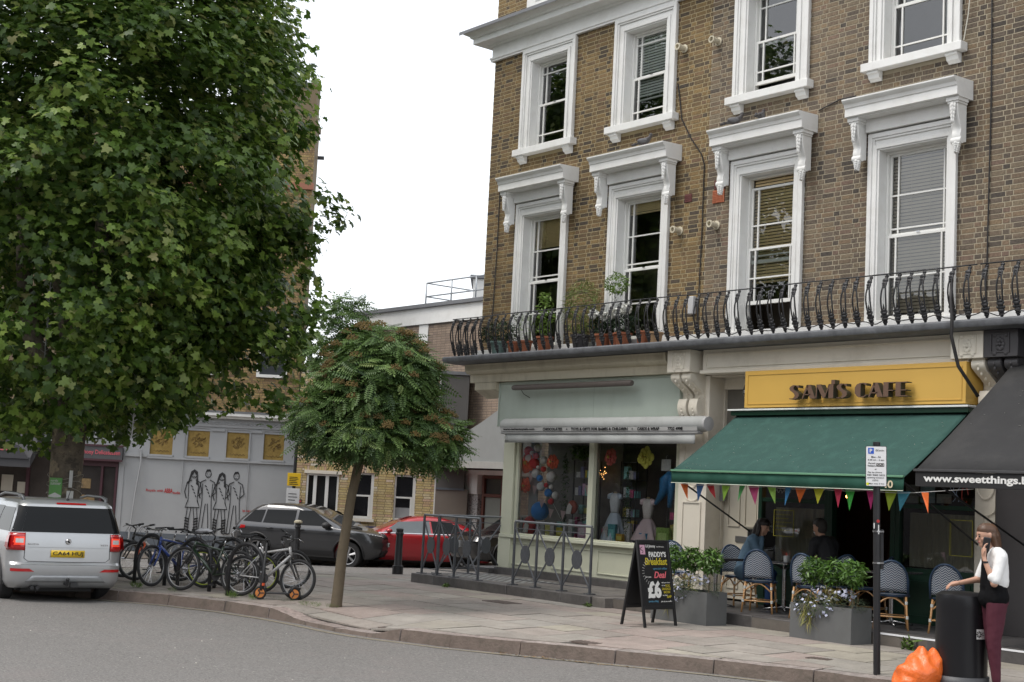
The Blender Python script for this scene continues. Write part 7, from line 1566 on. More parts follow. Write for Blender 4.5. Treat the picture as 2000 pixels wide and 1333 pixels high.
# weeds and grass tufts in the joints
ge = [(0, 0, 0), (.03, .4, 0), (0, 1, 0), (-.03, .4, 0)]
for i, (la, de, r, n, h_) in enumerate(((-5.9, 23.4, .16, 150, .09), (-5.2, 22.9, .12, 80, .05), (-4.1, 22.1, .13, 140, .10), (-3.75, 21.9, .08, 80, .09), (-2.78, 21.2, .28, 260, .05), (-2.45, 21.1, .15, 120, .04), (-3.3, 21.9, .3, 160, .03))):
    p = gp(la, de); tf = bush('grass_tuft', None, (0, 0, .02), (r, r * .5, .03), n, h_, grassm, 50 + i, elong=ge, up=0, fall=-2.5, local=False); tf.location = p; tf['kind'] = 'stuff'
for x, y, s in ((-16.7, 15.2, .5), (-10.9, 15.40, 1.2), (-20.4, 15.18, .6)):
    tf = bush('weed', None, (0, 0, .05 * s), (.08 * s, .04, .07 * s), 60, .08 * s + .02, grassm, int(-x * 3), local=False); tf.location = (x, y, gz(x, y)); tf['kind'] = 'stuff'
lv = bush('kerb_litter', None, (0, 0, 0), (1.3, .06, .004), 130, .05, M('dry_leaves', (.22, .13, .05), .9, .3, 30), 77, local=False, up=3); lv.location = (-12.6, 11.42, gz(-12.6, 11.4) - .135); lv.rotation_euler = (0, 0, math.radians(24)); lv['kind'] = 'stuff'
m = MB(); rz9 = random.Random(5)
for _ in range(90):
    x, y = rz9.uniform(-20, -6), rz9.uniform(5, 12)
    if kdist(x, y)[1]: continue
    s = rz9.uniform(.006, .02); z = rz_(x, y) - .149; a = rz9.random() * 6; m.add([(x + s * math.cos(a + k * 1.57), y + s * math.sin(a + k * 1.57) * .6, z + .002 * k) for k in range(4)], [(0, 1, 2, 3)])
kind(m.build('road_grit', MC('pale_grit', (.5, .48, .42), .8), None, smooth=False), 'stuff')
# covers let into the pavement
for x, y, a, s, lbk in ((-15.8, 10.95, .1, .22, 'square'), (-13.1, 11.95, .2, .2, 'long'), (-17.6, 14.2, 0, .3, 'big'), (-10.7, 13.4, .2, .14, 'small')):
    m = MB(); z = pz(x, y) + .006; m.box(-s, s, -s * .55, s * .55, -.02, 0); 
    for k in range(6): m.box(-s + .03 + k * s / 3.2, -s + .05 + k * s / 3.2, -s * .5, s * .5, .0005, .003)
    o = m.build('manhole_cover', M('worn_iron', (.13, .10, .085), .7, .2, 20), None, smooth=False); o.location = (x, y, z); o.rotation_euler = (0, 0, a); tag(o, {'square': 'small rusty cover near the kerb left of centre', 'long': 'narrow rusty cover by the kerb below the A-board', 'big': 'large dark inspection cover in the paving before the terrace', 'small': 'little worn cover in the paving below the right planter'}[lbk], 'cover')
# balcony plants and pots
terra = M('terracotta', (.34, .12, .06), .8, .2, 8); tealp = M('teal_pot', (.16, .24, .22), .6)
darkleaf = RAMP('dark_ivy_leaf', [(0, (.015, .03, .015)), (.6, (.03, .055, .025)), (1, (.05, .08, .04))], rough=.5, nsc=2, namt=.1, bump=0, trans=.1); lime = RAMP('lime_leaf', [(0, (.10, .17, .03)), (.6, (.16, .26, .05)), (1, (.24, .34, .10))], rough=.5, nsc=2, namt=.1, bump=0, trans=.25); bamb = RAMP('bamboo_leaf', [(0, (.08, .13, .03)), (.6, (.15, .2, .05)), (1, (.24, .26, .09))], rough=.5, nsc=2, namt=.1, bump=0, trans=.25); wf_ = M('white_petal', (.75, .75, .70), .7)
def pot(label, x, r, h, mat, spec):
    t = thing('potted_plant', label, 'potted plant', (x, 16.80, DZ), scale=1.18); m = MB(); m.lathe([(.001, 0), (r * .7, 0), (r * .95, h * .85), (r * 1.08, h * .86), (r * 1.08, h), (r * .9, h), (r * .85, h * .9), (.001, h * .88)], (0, 0, 0), 16); m.build('pot', mat, t, smooth=35, local=True)
    for i, (nm, c, rr, n, s, mt, el) in enumerate(spec): bush(nm, t, (c[0], c[1], c[2] + h), rr, n, s, mt, int(abs(x) * 100) + i, elong=el)
    return t
lg = [(0, 0, 0), (.06, .4, 0), (0, 1, -.1), (-.06, .4, 0)]; sq = [(-.5, -.5, 0), (.5, -.5, 0), (.5, .5, 0), (-.5, .5, 0)]
pot('dark ivy spilling from a teal pot, leftmost on the balcony', -21.3, .15, .22, tealp, [('foliage', (-.05, 0, .15), (.42, .15, .2), 800, .07, darkleaf, None)])
pot('terracotta pot with grey green twiggy plant left of the first window', -20.85, .11, .2, terra, [('foliage', (0, 0, .25), (.13, .1, .25), 160, .06, rosem, None)])
pot('terracotta pot with thin green stems under the first window', -20.5, .11, .2, terra, [('foliage', (0, 0, .22), (.2, .12, .24), 200, .07, lime, lg)])
pot('lime green climbing plant in an orange pot before the first window', -19.95, .13, .24, terra, [('foliage', (-.02, 0, .35), (.13, .12, .40), 260, .09, lime, None)])
pot('feathery bamboo plant in a dark pot between the first two windows', -18.95, .15, .22, charcoal, [('foliage', (0, 0, .42), (.38, .16, .45), 900, .12, bamb, lg)])
pot('white hydrangea in a terracotta pot, left of the pair', -18.35, .13, .2, terra, [('foliage', (0, 0, .16), (.26, .14, .16), 350, .10, darkleaf, None), ('blossom', (-.12, -.1, .30), (.09, .07, .07), 120, .035, wf_, sq), ('blossom', (.12, -.1, .25), (.09, .07, .07), 120, .035, wf_, sq)])
pot('white hydrangea in a terracotta pot under the second window', -17.85, .13, .2, terra, [('foliage', (0, 0, .16), (.26, .14, .16), 350, .10, darkleaf, None), ('blossom', (-.05, -.1, .28), (.10, .07, .08), 140, .035, wf_, sq), ('blossom', (.16, -.1, .33), (.09, .07, .07), 120, .035, wf_, sq)])
pot('small leafy standard tree in a pot before the second window', -18.05, .10, .2, terra, [('foliage', (0, 0, .75), (.22, .14, .17), 420, .065, lime, None), ('foliage', (0, 0, .35), (.04, .04, .3), 40, .05, darkleaf, None)])
pot('small bare terracotta pot right of the second window', -17.35, .11, .2, terra, [('foliage', (0, 0, .05), (.1, .08, .06), 60, .05, rosem, None)])
pot('pale clay pot at the end of the pots, right of the second window', -17.05, .11, .17, M('pale_clay', (.40, .26, .15), .8), [('foliage', (0, 0, .03), (.08, .06, .04), 40, .04, rosem, None)])
# pigeons
pg = M('pigeon_grey', (.06, .055, .055), .6, .5, 20)
def pigeon(label, x, y, z, rz, perch=1):
    t = thing('pigeon', label, 'bird', (x, y, z), rz); m = MB(); m.tube([(-.17, 0, .05), (-.11, 0, .065), (-.03, 0, .085), (.05, 0, .11), (.09, 0, .155), (.10, 0, .19)], [.012, .035, .06, .055, .032, .026], 10); m.ball((.105, 0, .20), (.033, .027, .03), 10, 8); m.tube([(.13, 0, .198), (.155, 0, .188)], [.008, .003], 5); m.build('body', pg, t, smooth=True, local=True)
    m = MB(); m.tube([(-.17, 0, .05), (-.25, 0, .03)], [.03, .02], 6); m.build('tail', pg, t, smooth=True, local=True)
    for s in (-1, 1):
        m = MB(); m.ball((-.03, s * .05, .095), (.10, .016, .04), 10, 6); m.build('wing', M('wing_grey', (.10, .10, .105), .6, .4, 25), t, smooth=True, local=True); m = MB(); m.tube([(0, s * .02, .05), (0, s * .022, 0), (.03, s * .03, .0)], .005, 4); m.build('foot', MC('pink_foot', (.25, .06, .06)), t, local=True)
pigeon('pigeon on the window hood above the second window', -17.55, 16.85, 7.835, .4); pigeon('pigeon with its head down at the left of the hood over the third window', -15.45, 16.85, 7.835, .6); pigeon('pigeon facing the wall near the middle of the hood over the third window', -14.95, 16.9, 7.835, 1.9)
# bunting under the cafe awning
bf = thing('bunting', 'string of coloured triangular pennants along the cafe awning valance', 'bunting', (-13.2, 15.6, 2.0)); cols = [(.75, .16, .03), (.08, .20, .48), (.62, .05, .06), (.35, .62, .08), (.10, .40, .12), (.55, .08, .22), (.35, .62, .12), (.05, .22, .45), (.75, .16, .03), (.55, .55, .04), (.6, .04, .10), (.05, .42, .06), (.5, .03, .18), (.30, .42, .03), (.05, .25, .35), (.7, .15, .03)]
m = MB(); m.tube([(-15.2 + i * .055, 15.62 + .0 * i, 1.985 - .02 * abs(math.sin(i * .2))) for i in range(77)] + [(-10.2, 15.7, 2.05)], .004, 4); m.build('cord', white, bf, smooth=True)
for i, c in enumerate(cols):
    x = -15.12 + i * .285 + .05 * math.sin(i * 2.1); z = 1.985; r_ = random.Random(i); tx, ty = r_.uniform(-.09, .09), r_.uniform(-.06, .06); hh = r_.uniform(.20, .29); w = r_.uniform(.06, .10)
    m = MB(); m.add([(x - w, 15.62, z), (x + w, 15.62 + ty * .5, z), (x + tx, 15.62 + ty, z - hh), (x + tx * .4, 15.60, z - hh * .5)], [(0, 3, 2), (0, 1, 3), (1, 2, 3)]); o = m.build('pennant', MC('pennant', c, .7), bf, smooth=False)
# ---------------------------------------------------------------- tables and cane chairs
cane = M('cane', (.46, .25, .10), .4, .2, 12, coat=.3); 
def weave():
    m, t, b = _p('woven_navy'); b.inputs['Roughness'].default_value = .45
    tc = t.nodes.new('ShaderNodeTexCoord'); sx = t.nodes.new('ShaderNodeSeparateXYZ'); t.links.new(tc.outputs['Object'], sx.inputs[0])
    a = t.nodes.new('ShaderNodeMath'); a.operation = 'ABSOLUTE'; 
    pp_ = t.nodes.new('ShaderNodeMath'); pp_.operation = 'PINGPONG'; pp_.inputs[1].default_value = .045; t.links.new(sx.outputs[0], pp_.inputs[0])
    ad_ = t.nodes.new('ShaderNodeMath'); ad_.operation = 'ADD'; t.links.new(pp_.outputs[0], ad_.inputs[0]); s2 = t.nodes.new('ShaderNodeMath'); s2.operation = 'ADD'; t.links.new(sx.outputs[2], s2.inputs[0]); t.links.new(sx.outputs[1], s2.inputs[1]); t.links.new(s2.outputs[0], ad_.inputs[1])
    fr = t.nodes.new('ShaderNodeMath'); fr.operation = 'PINGPONG'; fr.inputs[1].default_value = .019; t.links.new(ad_.outputs[0], fr.inputs[0]); gt = t.nodes.new('ShaderNodeMath'); gt.operation = 'GREATER_THAN'; gt.inputs[1].default_value = .0095; t.links.new(fr.outputs[0], gt.inputs[0])
    mx = t.nodes.new('ShaderNodeMix'); mx.data_type = 'RGBA'; mx.inputs[6].default_value = (.018, .04, .085, 1); mx.inputs[7].default_value = (.42, .45, .48, 1); t.links.new(gt.outputs[0], mx.inputs[0]); t.links.new(mx.outputs[2], b.inputs['Base Color']); return m
wv = weave(); navy = M('navy_binding', (.02, .045, .09), .5, .4, 60); wbnd = MC('white_binding', (.6, .62, .6))
def make_chair(label):
    t = thing('bistro_chair', label, 'chair', (0, 0, 0), group='cane bistro chairs on the cafe terrace')
    m = MB(); vs_ = []; 
    for i in range(13):
        x = -.20 + .40 * i / 12; w = math.sqrt(max(0, 1 - (x / .205) ** 2))
        for j in range(8):
            z = .50 + (.14 + .27 * w) * j / 7; bow_ = -.05 * (1 - (x / .21) ** 2); vs_.append((x, .20 + (z - .45) * .22 - bow_ * .9, z))
    m.add(vs_, [(i * 8 + j, i * 8 + j + 1, i * 8 + 9 + j, i * 8 + 8 + j) for i in range(12) for j in range(7)]); m.build('backrest', wv, t, smooth=True, local=True).modifiers.new('s', 'SOLIDIFY').thickness = .012
    arch = [(-.215, .20, .45)]
    for i in range(15):
        a = math.pi - math.pi * i / 14; x = .215 * math.cos(a); z = .62 + .29 * math.sin(a); arch.append((x, .20 + (z - .45) * .22 + .045 * (1 - (x / .215) ** 2), z))
    arch.append((.215, .20, .45)); m = MB(); m.tube(arch, .016, 7); m.build('back_frame', navy, t, smooth=True, local=True)
    m = MB(); sh = [(.21 * math.cos(a) * (1 + .08 * math.cos(2 * a)), -.01 + .22 * math.sin(a), .445) for a in [2 * math.pi * i / 24 for i in range(24)]]
    m.add([(x, y, .452) for x, y, z in sh] + [(x, y, .430) for x, y, z in sh], [tuple(range(24)), tuple(range(24, 48))[::-1]] + [(i, 24 + i, 24 + (i + 1) % 24, (i + 1) % 24) for i in range(24)]); m.build('seat', wv, t, smooth=40, local=True); m = MB(); m.tube(sh, .017, 7, closed=True); m.build('seat_rim', navy, t, smooth=True, local=True)
    L = []
    for x, y in ((-.17, -.17), (.17, -.17), (-.19, .19), (.19, .19)):
        k = 1.18; m = MB(); m.tube([(x, y, .44), (x * 1.08, y * 1.1, .2), (x * k, y * 1.28, 0)], [.0155, .0145, .014], 8); o = m.build('leg', cane, t, smooth=True, local=True); L.append((x, y))
        for zz in (.17, .36): m = MB(); f = 1 + (.44 - zz) * .42; m.tube([(x * (1 + (.44 - zz) * .4), y * (1 + (.44 - zz) * .6), zz - .02), (x * (1 + (.44 - zz) * .4), y * (1 + (.44 - zz) * .6), zz + .02)], .019, 8); m.build('binding', wbnd, o, local=True)
    for (a, b) in ((0, 1), (2, 3), (0, 2), (1, 3)):
        pa, pb_ = Vector((L[a][0] * 1.04, L[a][1] * 1.06, .30)), Vector((L[b][0] * 1.04, L[b][1] * 1.06, .30)); m = MB(); m.tube([tuple(pa.lerp(pb_, i / 8) + Vector((0, 0, .12 * math.sin(math.pi * i / 8)))) for i in range(9)], .011, 6); m.build('arch_brace', cane, t, smooth=True, local=True)
        pa, pb_ = Vector((L[a][0] * 1.11, L[a][1] * 1.17, .17)), Vector((L[b][0] * 1.11, L[b][1] * 1.17, .17)); m = MB(); m.tube([tuple(pa), tuple(pb_)], .011, 6); m.build('stretcher', cane, t, smooth=True, local=True)
    return t
chairs = [(-14.0, 16.15, 3.65, 'cane bistro chair standing empty in front of the seated woman, its back to the street'), (-14.95, 16.75, 1.2, 'cane bistro chair the woman in the denim jacket sits on'), (-13.15, 16.75, -1.9, 'cane bistro chair the man in black sits on'),
          (-15.95, 16.35, 1.0, 'cane bistro chair half hidden behind the left planter'), (-13.0, 16.1, 3.3, 'cane bistro chair behind the shrubs of the right planter'), (-12.75, 17.0, -1.2, 'cane bistro chair beside the cafe doorway, behind the parking post'),
          (-11.75, 16.2, 3.75, 'cane bistro chair just right of the parking post, back to the street'), (-11.0, 16.45, 3.5, 'cane bistro chair behind the black litter bin'), (-13.75, 17.0, -.6, 'dark cane bistro chair behind the man at the window')]
ch0 = None
for x, y, rz, lb_ in chairs:
    if ch0 is None: ch0 = make_chair(lb_); ch0.location = (x, y, .162); ch0.rotation_euler = (0, 0, rz)
    else: dup(ch0, (x, y, .162), rz, lb_)
steel = M('table_top_dark', (.04, .04, .045), .25, .2, 10, coat=.5)
def table(label, x, y, w=.6, rz=0):
    t = thing('cafe_table', label, 'table', (x, y, .162), rz, group='square cafe tables on the terrace'); m = MB(); m.box(-w / 2, w / 2, -w / 2, w / 2, .715, .735); m.build('tabletop', steel, t, local=True, bevel=.008)
    m = MB(); m.box(-w / 2 - .004, w / 2 + .004, -w / 2 - .004, w / 2 + .004, .70, .714); m.build('edge_band', chrome, t, local=True); m = MB(); m.tube([(0, 0, .03), (0, 0, .70)], .032, 12); m.build('pedestal', chrome, t, smooth=40, local=True)
    for a in range(4): c, s = math.cos(a * math.pi / 2 + .78), math.sin(a * math.pi / 2 + .78); m = MB(); m.tube([(0, 0, .05), (c * .30, s * .30, .015)], [.022, .014], 6); m.build('leg', chrome, t, smooth=True, local=True); m = MB(); m.tube([(0, 0, .62), (c * .2, s * .2, .70)], [.02, .012], 6); m.build('bracket', iron, t, local=True)
    return t
table('cafe table nearest the left planter with chrome pedestal', -14.9, 16.15); table('cafe table between the seated woman and the man in black', -14.15, 16.85); table('cafe table right of the doorway behind the parking post', -12.15, 16.75); 
for x, y in ((-14.15, 16.9), (-14.05, 16.75)):
    m = MB(); m.lathe([(.001, 0), (.035, 0), (.04, .08), (.036, .08), (.032, .008), (.001, .008)], (x, y, .899), 14); tag(m.build('glass_tumbler', clr, None, smooth=35), 'small clear tumbler on the table of the seated couple, ' + ('left one' if y > 16.8 else 'right one'), 'glass')
m = MB(); m.box(-14.3, -13.95, 16.4, 16.6, .162, .20); o = m.build('shoe_box', redl, None); bpy.data.objects.remove(o)
# ---------------------------------------------------------------- things in the gift shop window
bl_ = {'r': MC('lantern_red', (.75, .05, .06), .7), 'w': MC('lantern_white', (.88, .88, .85), .7), 'b': MC('lantern_blue', (.05, .30, .80), .6)}
def paperlantern(x, z, r, c, y=17.62):
    nm = {'r': 'red', 'w': 'white', 'b': 'blue'}[c]; m = MB(); m.ball((0, 0, 0), r, 18, 14); n = 18
    m.v = [(a * (1 - .012 * (i // n % 2)), b * (1 - .012 * (i // n % 2)), q) for i, (a, b, q) in enumerate(m.v)]
    r *= 1.12; o = m.build('paper_lantern', bl_[c], None, smooth=60); o.location = (x, 17.375 + r, z); return o, nm
pos = [(-20.96, 2.77, 0.087, 'b'), (-21.07, 2.53, 0.092, 'r'), (-20.78, 2.59, 0.073, 'w'), (-20.91, 2.49, 0.041, 'w'), (-21.03, 2.39, 0.073, 'w'), (-20.8, 2.44, 0.06, 'r'), (-20.9, 2.3, 0.101, 'r'), (-20.6, 2.36, 0.078, 'w'), (-20.7, 2.22, 0.037, 'w'), (-20.56, 2.19, 0.055, 'r'), (-20.82, 2.1, 0.087, 'w'), (-20.67, 2.02, 0.064, 'b'), (-20.38, 2.05, 0.101, 'w'), (-20.65, 1.86, 0.087, 'w'), (-20.45, 1.89, 0.046, 'r'), (-20.3, 1.86, 0.046, 'w'), (-20.42, 1.75, 0.078, 'b'), (-20.2, 1.71, 0.073, 'w'), (-20.31, 1.59, 0.06, 'r'), (-20.77, 1.4, 0.178, 'b')]
wx = {'b': [], 'r': [], 'w': []}
desc = ['topmost blue lantern at the upper left of the display', 'upper red lantern next to the topmost blue one', 'small white lantern right of the upper red one', 'very small white lantern below the upper red one', 'white lantern beside the upper poppy', 'dull red lantern behind the white ones', 'large red lantern in the middle of the string', 'white lantern half behind the orange poppy', 'tiny white lantern under the poppy', 'red lantern under the orange poppy', 'white lantern below the large red one', 'small blue lantern in the middle of the string', 'big pale lantern right of the middle', 'white lantern below the small blue one', 'small red lantern between white ones', 'greyish white small lantern low right', 'mid sized blue lantern above the giant one', 'white lantern near the ivy', 'red lantern near the bottom of the string', 'giant blue lantern at the bottom left']
for (x, z, r, c), ds in zip(pos, desc):
    o, nm = paperlantern(x, z, r, c); tag(o, 'round paper lantern, ' + ds, 'lantern', 'paper lanterns in the gift shop window')
def poppy(label, x, z, r, c, y=17.5, cc=(.6, .45, .1)):
    t = thing('paper_flower', label, 'paper flower', (x, y, z)); mt = MC('petal', tuple(min(.85, 1.6 * v) for v in c), .7)
    for ring, (n, rr) in enumerate(((9, 1.0), (7, .75), (5, .45))):
        for k in range(n):
            a = k * 2 * math.pi / n + ring * .4; m = MB(); q1 = rr * rnd.uniform(.85, 1.1); cx, cz = math.cos(a) * r * .62 * q1, math.sin(a) * r * .62 * q1; m.ball((cx, -.02 - ring * .03 - .02 * (k % 2), cz), (r * .34 * q1, .02, r * .34 * q1), 9, 5); m.build('petal', mt, t, smooth=True, local=True)
    m = MB(); m.ball((0, -.09, 0), (r * .18, .03, r * .2), 10, 6); m.build('flower_centre', MC('centre', cc), t, smooth=True, local=True)
poppy('large coral paper poppy at the upper left of the shop window', -21.08, 2.30, .22, (.55, .10, .05)); poppy('coral paper poppy at the middle left of the shop window', -21.1, 1.86, .16, (.55, .10, .05)); poppy('orange paper poppy among the lanterns', -20.28, 2.33, .17, (.60, .10, .06), 17.45); poppy('coral paper flower at the top of the right pane', -18.75, 2.44, .17, (.45, .10, .09), 17.5); poppy('big pale yellow paper flower at the top right of the right pane', -17.86, 2.45, .20, (.62, .50, .10), 17.5, (.55, .45, .08))
m = MB(); m.tube([(-20.85, 17.55, 2.35), (-20.5, 17.52, 1.75), (-20.0, 17.5, 1.2), (-19.3, 17.5, 1.35)], .004, 4); P0 = [(-21.05, 2.28), (-20.98, 2.03), (-20.85, 1.80), (-20.62, 1.55), (-20.35, 1.38), (-20.0, 1.36), (-19.35, 1.85)]; bt = thing('bunting', 'string of pale pink pennants hanging across the left shop window', 'bunting', (-20.2, 17.5, 1.7)); m.build('cord', white, bt)
for x, z in P0: m = MB(); m.add([(x - .08, 17.49, z + .08), (x + .08, 17.49, z + .06), (x - .02, 17.49, z - .11)], [(0, 1, 2)]); m.build('pennant', MC('pink_pennant', (.55, .42, .42), .8), bt, smooth=False)
# shelves with boxed toys
rg = random.Random(12); toyc = [(.55, .2, .32), (.5, .45, .5), (.10, .35, .5), (.55, .5, .1), (.5, .5, .48), (.35, .05, .12), (.15, .4, .35), (.5, .25, .05), (.12, .12, .2), (.3, .45, .5)]; tcn_ = ['pink', 'lilac', 'blue', 'yellow', 'grey', 'maroon', 'green', 'orange', 'navy', 'teal']; toyc = [tuple(min(.85, 1.9 * v) for v in c) for c in toyc]
for sx, w, lbl in ((-20.0, .46, 'black wire shelf unit with boxed toys in the left shop window'), (-18.72, .40, 'black wire shelf unit with toys in the right shop window'), (-17.5, .36, 'shelf unit of colourful toys at the right end of the window')):
    t = thing('display_shelf', lbl, 'shelf', (sx + w / 2, 17.85, .84)); m = MB()
    for x in (sx, sx + w):
        for y in (17.72, 17.98): m.box(x - .008, x + .008, y - .008, y + .008, .84, 2.38)
    m.build('frame', iron, t)
    for z in (1.12, 1.38, 1.72, 2.05, 2.36): bxs('shelf', M('wire_shelf', (.12, .12, .12), .5), t, (sx, sx + w, 17.72, 17.98, z, z + .012), bevel=0)
    k = 0
    for z in (.84, 1.132, 1.392, 1.732, 2.062):
        x = sx + .02; k = 0
        while x < sx + w - .06:
            ww = rg.uniform(.05, .13); hh = rg.uniform(.10, .24); c = rg.choice(toyc); yy = 17.73 + rg.uniform(0, .06); m = MB(); m.box(x, x + ww, yy, yy + .08, z, z + hh); o = m.build('toy_box', MC('toy_box_print', c, .45, var=.8, sc=40), None, smooth=False)
            tag(o, '%s toy box, %s from the left on the %s shelf of the %s unit' % (tcn_[toyc.index(c)], ['leftmost', 'second', 'third', 'fourth', 'fifth', 'sixth', 'seventh', 'eighth'][k], {.84: 'bottom', 1.132: 'second', 1.392: 'third', 1.732: 'fourth', 2.062: 'top'}[z], {-20.0: 'ivy side', -18.72: 'silver dress', -17.5: 'blue costume'}[sx]), 'toy box', 'boxed toys on the display shelves'); x += ww + .012; k += 1
ivy = bush('ivy_garland', None, (0, 0, 0), (.06, .05, .8), 380, .07, RAMP('ivy_leaf', [(0, (.03, .07, .02)), (1, (.10, .17, .06))], rough=.5, nsc=2, namt=.1, bump=0), 91, local=False); ivy.location = (-20.05, 17.55, 1.75); tag(ivy, 'green ivy garland hanging down beside the left shelf unit', 'garland'); del ivy['kind']
ivy2 = bush('ivy_garland', None, (0, 0, 0), (.06, .05, .7), 300, .06, bpy.data.materials['ivy_leaf'], 92, local=False); ivy2.location = (-18.35, 17.55, 1.7); tag(ivy2, 'green and white garland hanging in the right shop window', 'garland'); del ivy2['kind']
fol = bush('hanging_foliage', None, (0, 0, 0), (.35, .15, .12), 260, .12, choisya, 93, local=False); fol.location = (-19.75, 17.7, 2.55); tag(fol, 'green leafy spray hanging at the top of the left shop window', 'garland'); del fol['kind']
fl_s = M('fairy_light', (1, .6, .2), .5, emit=(1, .5, .15, 5)); m = MB()
for _ in range(30): m.ball((-19.72 + rg.uniform(-.16, .2), 18.1, 2.15 + rg.uniform(-.15, .18)), .006, 5, 3)
tag(m.build('fairy_lights', fl_s, None), 'cluster of tiny warm fairy lights behind the left shelf unit', 'fairy lights')
def dressform(label, x, z0, h, c1, c2, y=17.60):
    t = thing('dress_on_form', label, 'dress', (x, y, z0)); m = MB(); [m.tube([(s * .07, 0, h - .07), (s * .14, -.01, h - .10), (s * .16, -.01, h - .15)], [.03, .05, .03], 8) for s in (-1, 1)]; m.build('puff_sleeve', MC('sleeve', c2, .5), t, smooth=True, local=True); m = MB(); m.lathe([(.01, h - .02), (.03, h - .025), (.035, h - .05)], (0, 0, 0), 10); m.build('neck', M('form_linen', (.4, .32, .2), .8), t, smooth=True, local=True)
    m = MB(); m.lathe([(.035, h - .05), (.10, h - .09), (.12, h - .2), (.095, h - .33), (.085, h - .40)], (0, 0, 0), 16); m.v = [(a, b * .7, q) for a, b, q in m.v]; m.build('bodice', MC('bodice', c1, .4, var=.3, sc=60), t, smooth=True, local=True)
    m = MB(); n = 40; vs_ = []
    for j in range(7):
        q = j / 6; z = (h - .40) * (1 - q); r = .09 + .20 * q ** .7
        for i in range(n): a = 2 * math.pi * i / n; rr = r * (1 + .16 * q * math.sin(a * 9) + .05 * q * math.sin(a * 23)); vs_.append((rr * math.cos(a), rr * .7 * math.sin(a), z))
    m.add(vs_, [(j * n + i, (j + 1) * n + i, (j + 1) * n + (i + 1) % n, j * n + (i + 1) % n) for j in range(6) for i in range(n)]); m.build('skirt', MC('skirt', c2, .5), t, smooth=True, local=True)
dressform('silver white child princess dress on a form in the right shop window', -18.72, .85, 1.0, (.7, .74, .8), (.6, .7, .82)); dressform('pale pink tutu dress on a form in the right shop window', -17.88, 1.0, .78, (.85, .75, .73), (.82, .66, .70))
m = MB(); m.tube([(-17.25, 17.5, 2.2), (-17.36, 17.5, 2.05), (-17.42, 17.5, 1.85), (-17.6, 17.5, 1.65)], [.05, .12, .08, .03], 8); m.tube([(-17.2, 17.5, 2.15), (-17.28, 17.52, 1.6)], [.08, .04], 8); tag(m.build('costume', MC('scaly_blue', (.04, .20, .42), .5, var=.6, sc=30), None, smooth=True), 'blue scaly child costume hanging at the right edge of the window', 'costume')
m = MB(); m.box(-17.45, -17.23, 17.46, 17.47, 2.22, 2.42); m.tube([(-17.34, 17.46, 2.42), (-17.34, 17.46, 2.47), (-17.31, 17.46, 2.49)], .004, 4); tag(m.build('hanging_bag', clr, None), 'clear packet on a hanger at the top right of the shop window', 'packet')
def sbag(x, z, c, lbl, r=.17):
    m = MB(); m.ball((0, 0, 0), (r, .08, r), 16, 12); m.v = [(a, b, q if q < 0 else q * 1.12) for a, b, q in m.v]; o = m.build('backpack', MC('pack', c, .6, var=.2), None, smooth=True); o.location = (x, 17.52, z); tag(o, lbl, 'backpack'); m = MB(); m.prism([(-.08, -.12), (.05, -.12), (.08, .02), (0, .08), (-.05, .02)], -.09, -.078, 'y'); m.build('white_patch', white, o, local=True)
sbag(-21.0, 1.10, (.45, .03, .03), 'round red child backpack at the lower left of the window'); sbag(-19.78, 1.50, (.45, .12, .08), 'small red and yellow child backpack on the left shelf', .12)
for i, (x, z, w, h_, c, lb_) in enumerate(((-20.3, .96, .12, .25, (.45, .42, .45), 'tall pale boxed toy at the left of the window sill'), (-20.12, .96, .16, .16, (.5, .45, .05), 'yellow toy standing on the window sill'), (-19.52, .96, .22, .26, (.6, .35, .5), 'pink and white boxed toy on the window sill'), (-18.85, .96, .14, .24, (.45, .42, .42), 'pale boxed toy right of the window mullion'), (-18.72, .95, .19, .30, (.10, .35, .40), 'teal and black boxed toy on the right window sill'), (-18.50, .95, .16, .14, (.55, .35, .03), 'orange boxed toy on the right window sill'), (-17.98, .95, .24, .18, (.05, .30, .5), 'blue boxed toy on the right window sill'), (-17.5, .95, .3, .3, (.25, .4, .1), 'green toy tray at the right end of the window sill'))):
    m = MB(); m.box(x, x + w, 17.44, 17.50, z, z + h_); m.mi = 0; o = m.build('boxed_toy', MC('toy_print', c, .4, var=.7, sc=30), None, smooth=False); tag(o, lb_, 'toy'); m = MB(); m.box(x + w * .15, x + w * .85, 17.435, 17.439, z + h_ * .2, z + h_ * .7); m.build('box_window', MC('toy_print_in', tuple(min(1, 1.5 * q + .1) for q in c), .4, var=.6, sc=50), o)
adj = ['shiny', 'square', 'slim', 'flat', 'tiny', 'tall', 'wide', 'patterned', 'bright', 'printed', 'small', 'boxed']
for i in range(12):
    x = (-20.9 + i * .33) if i < 5 else (-19.0 + (i - 5) * .29); c = toyc[(i * 3) % 10]; w, h_ = .10 + .05 * (i % 3), .12 + .06 * (i % 4); m = MB(); m.box(x, x + w, 17.55, 17.62, .86, .98 + h_)
    tag(m.build('gift_box', MC('gift_print', c, .4, var=.8, sc=35), None, smooth=False, bevel=.006), '%s %s gift box standing on the floor of the shop window behind the sill' % (adj[i], tcn_[(i * 3) % 10]), 'gift box')
for x in (-21.0,): bxs('striped_panel', MC('cool_grey_panel', (.28, .30, .31)), room, (-21.16, -20.9, 17.6, 17.62, .96, 2.7))
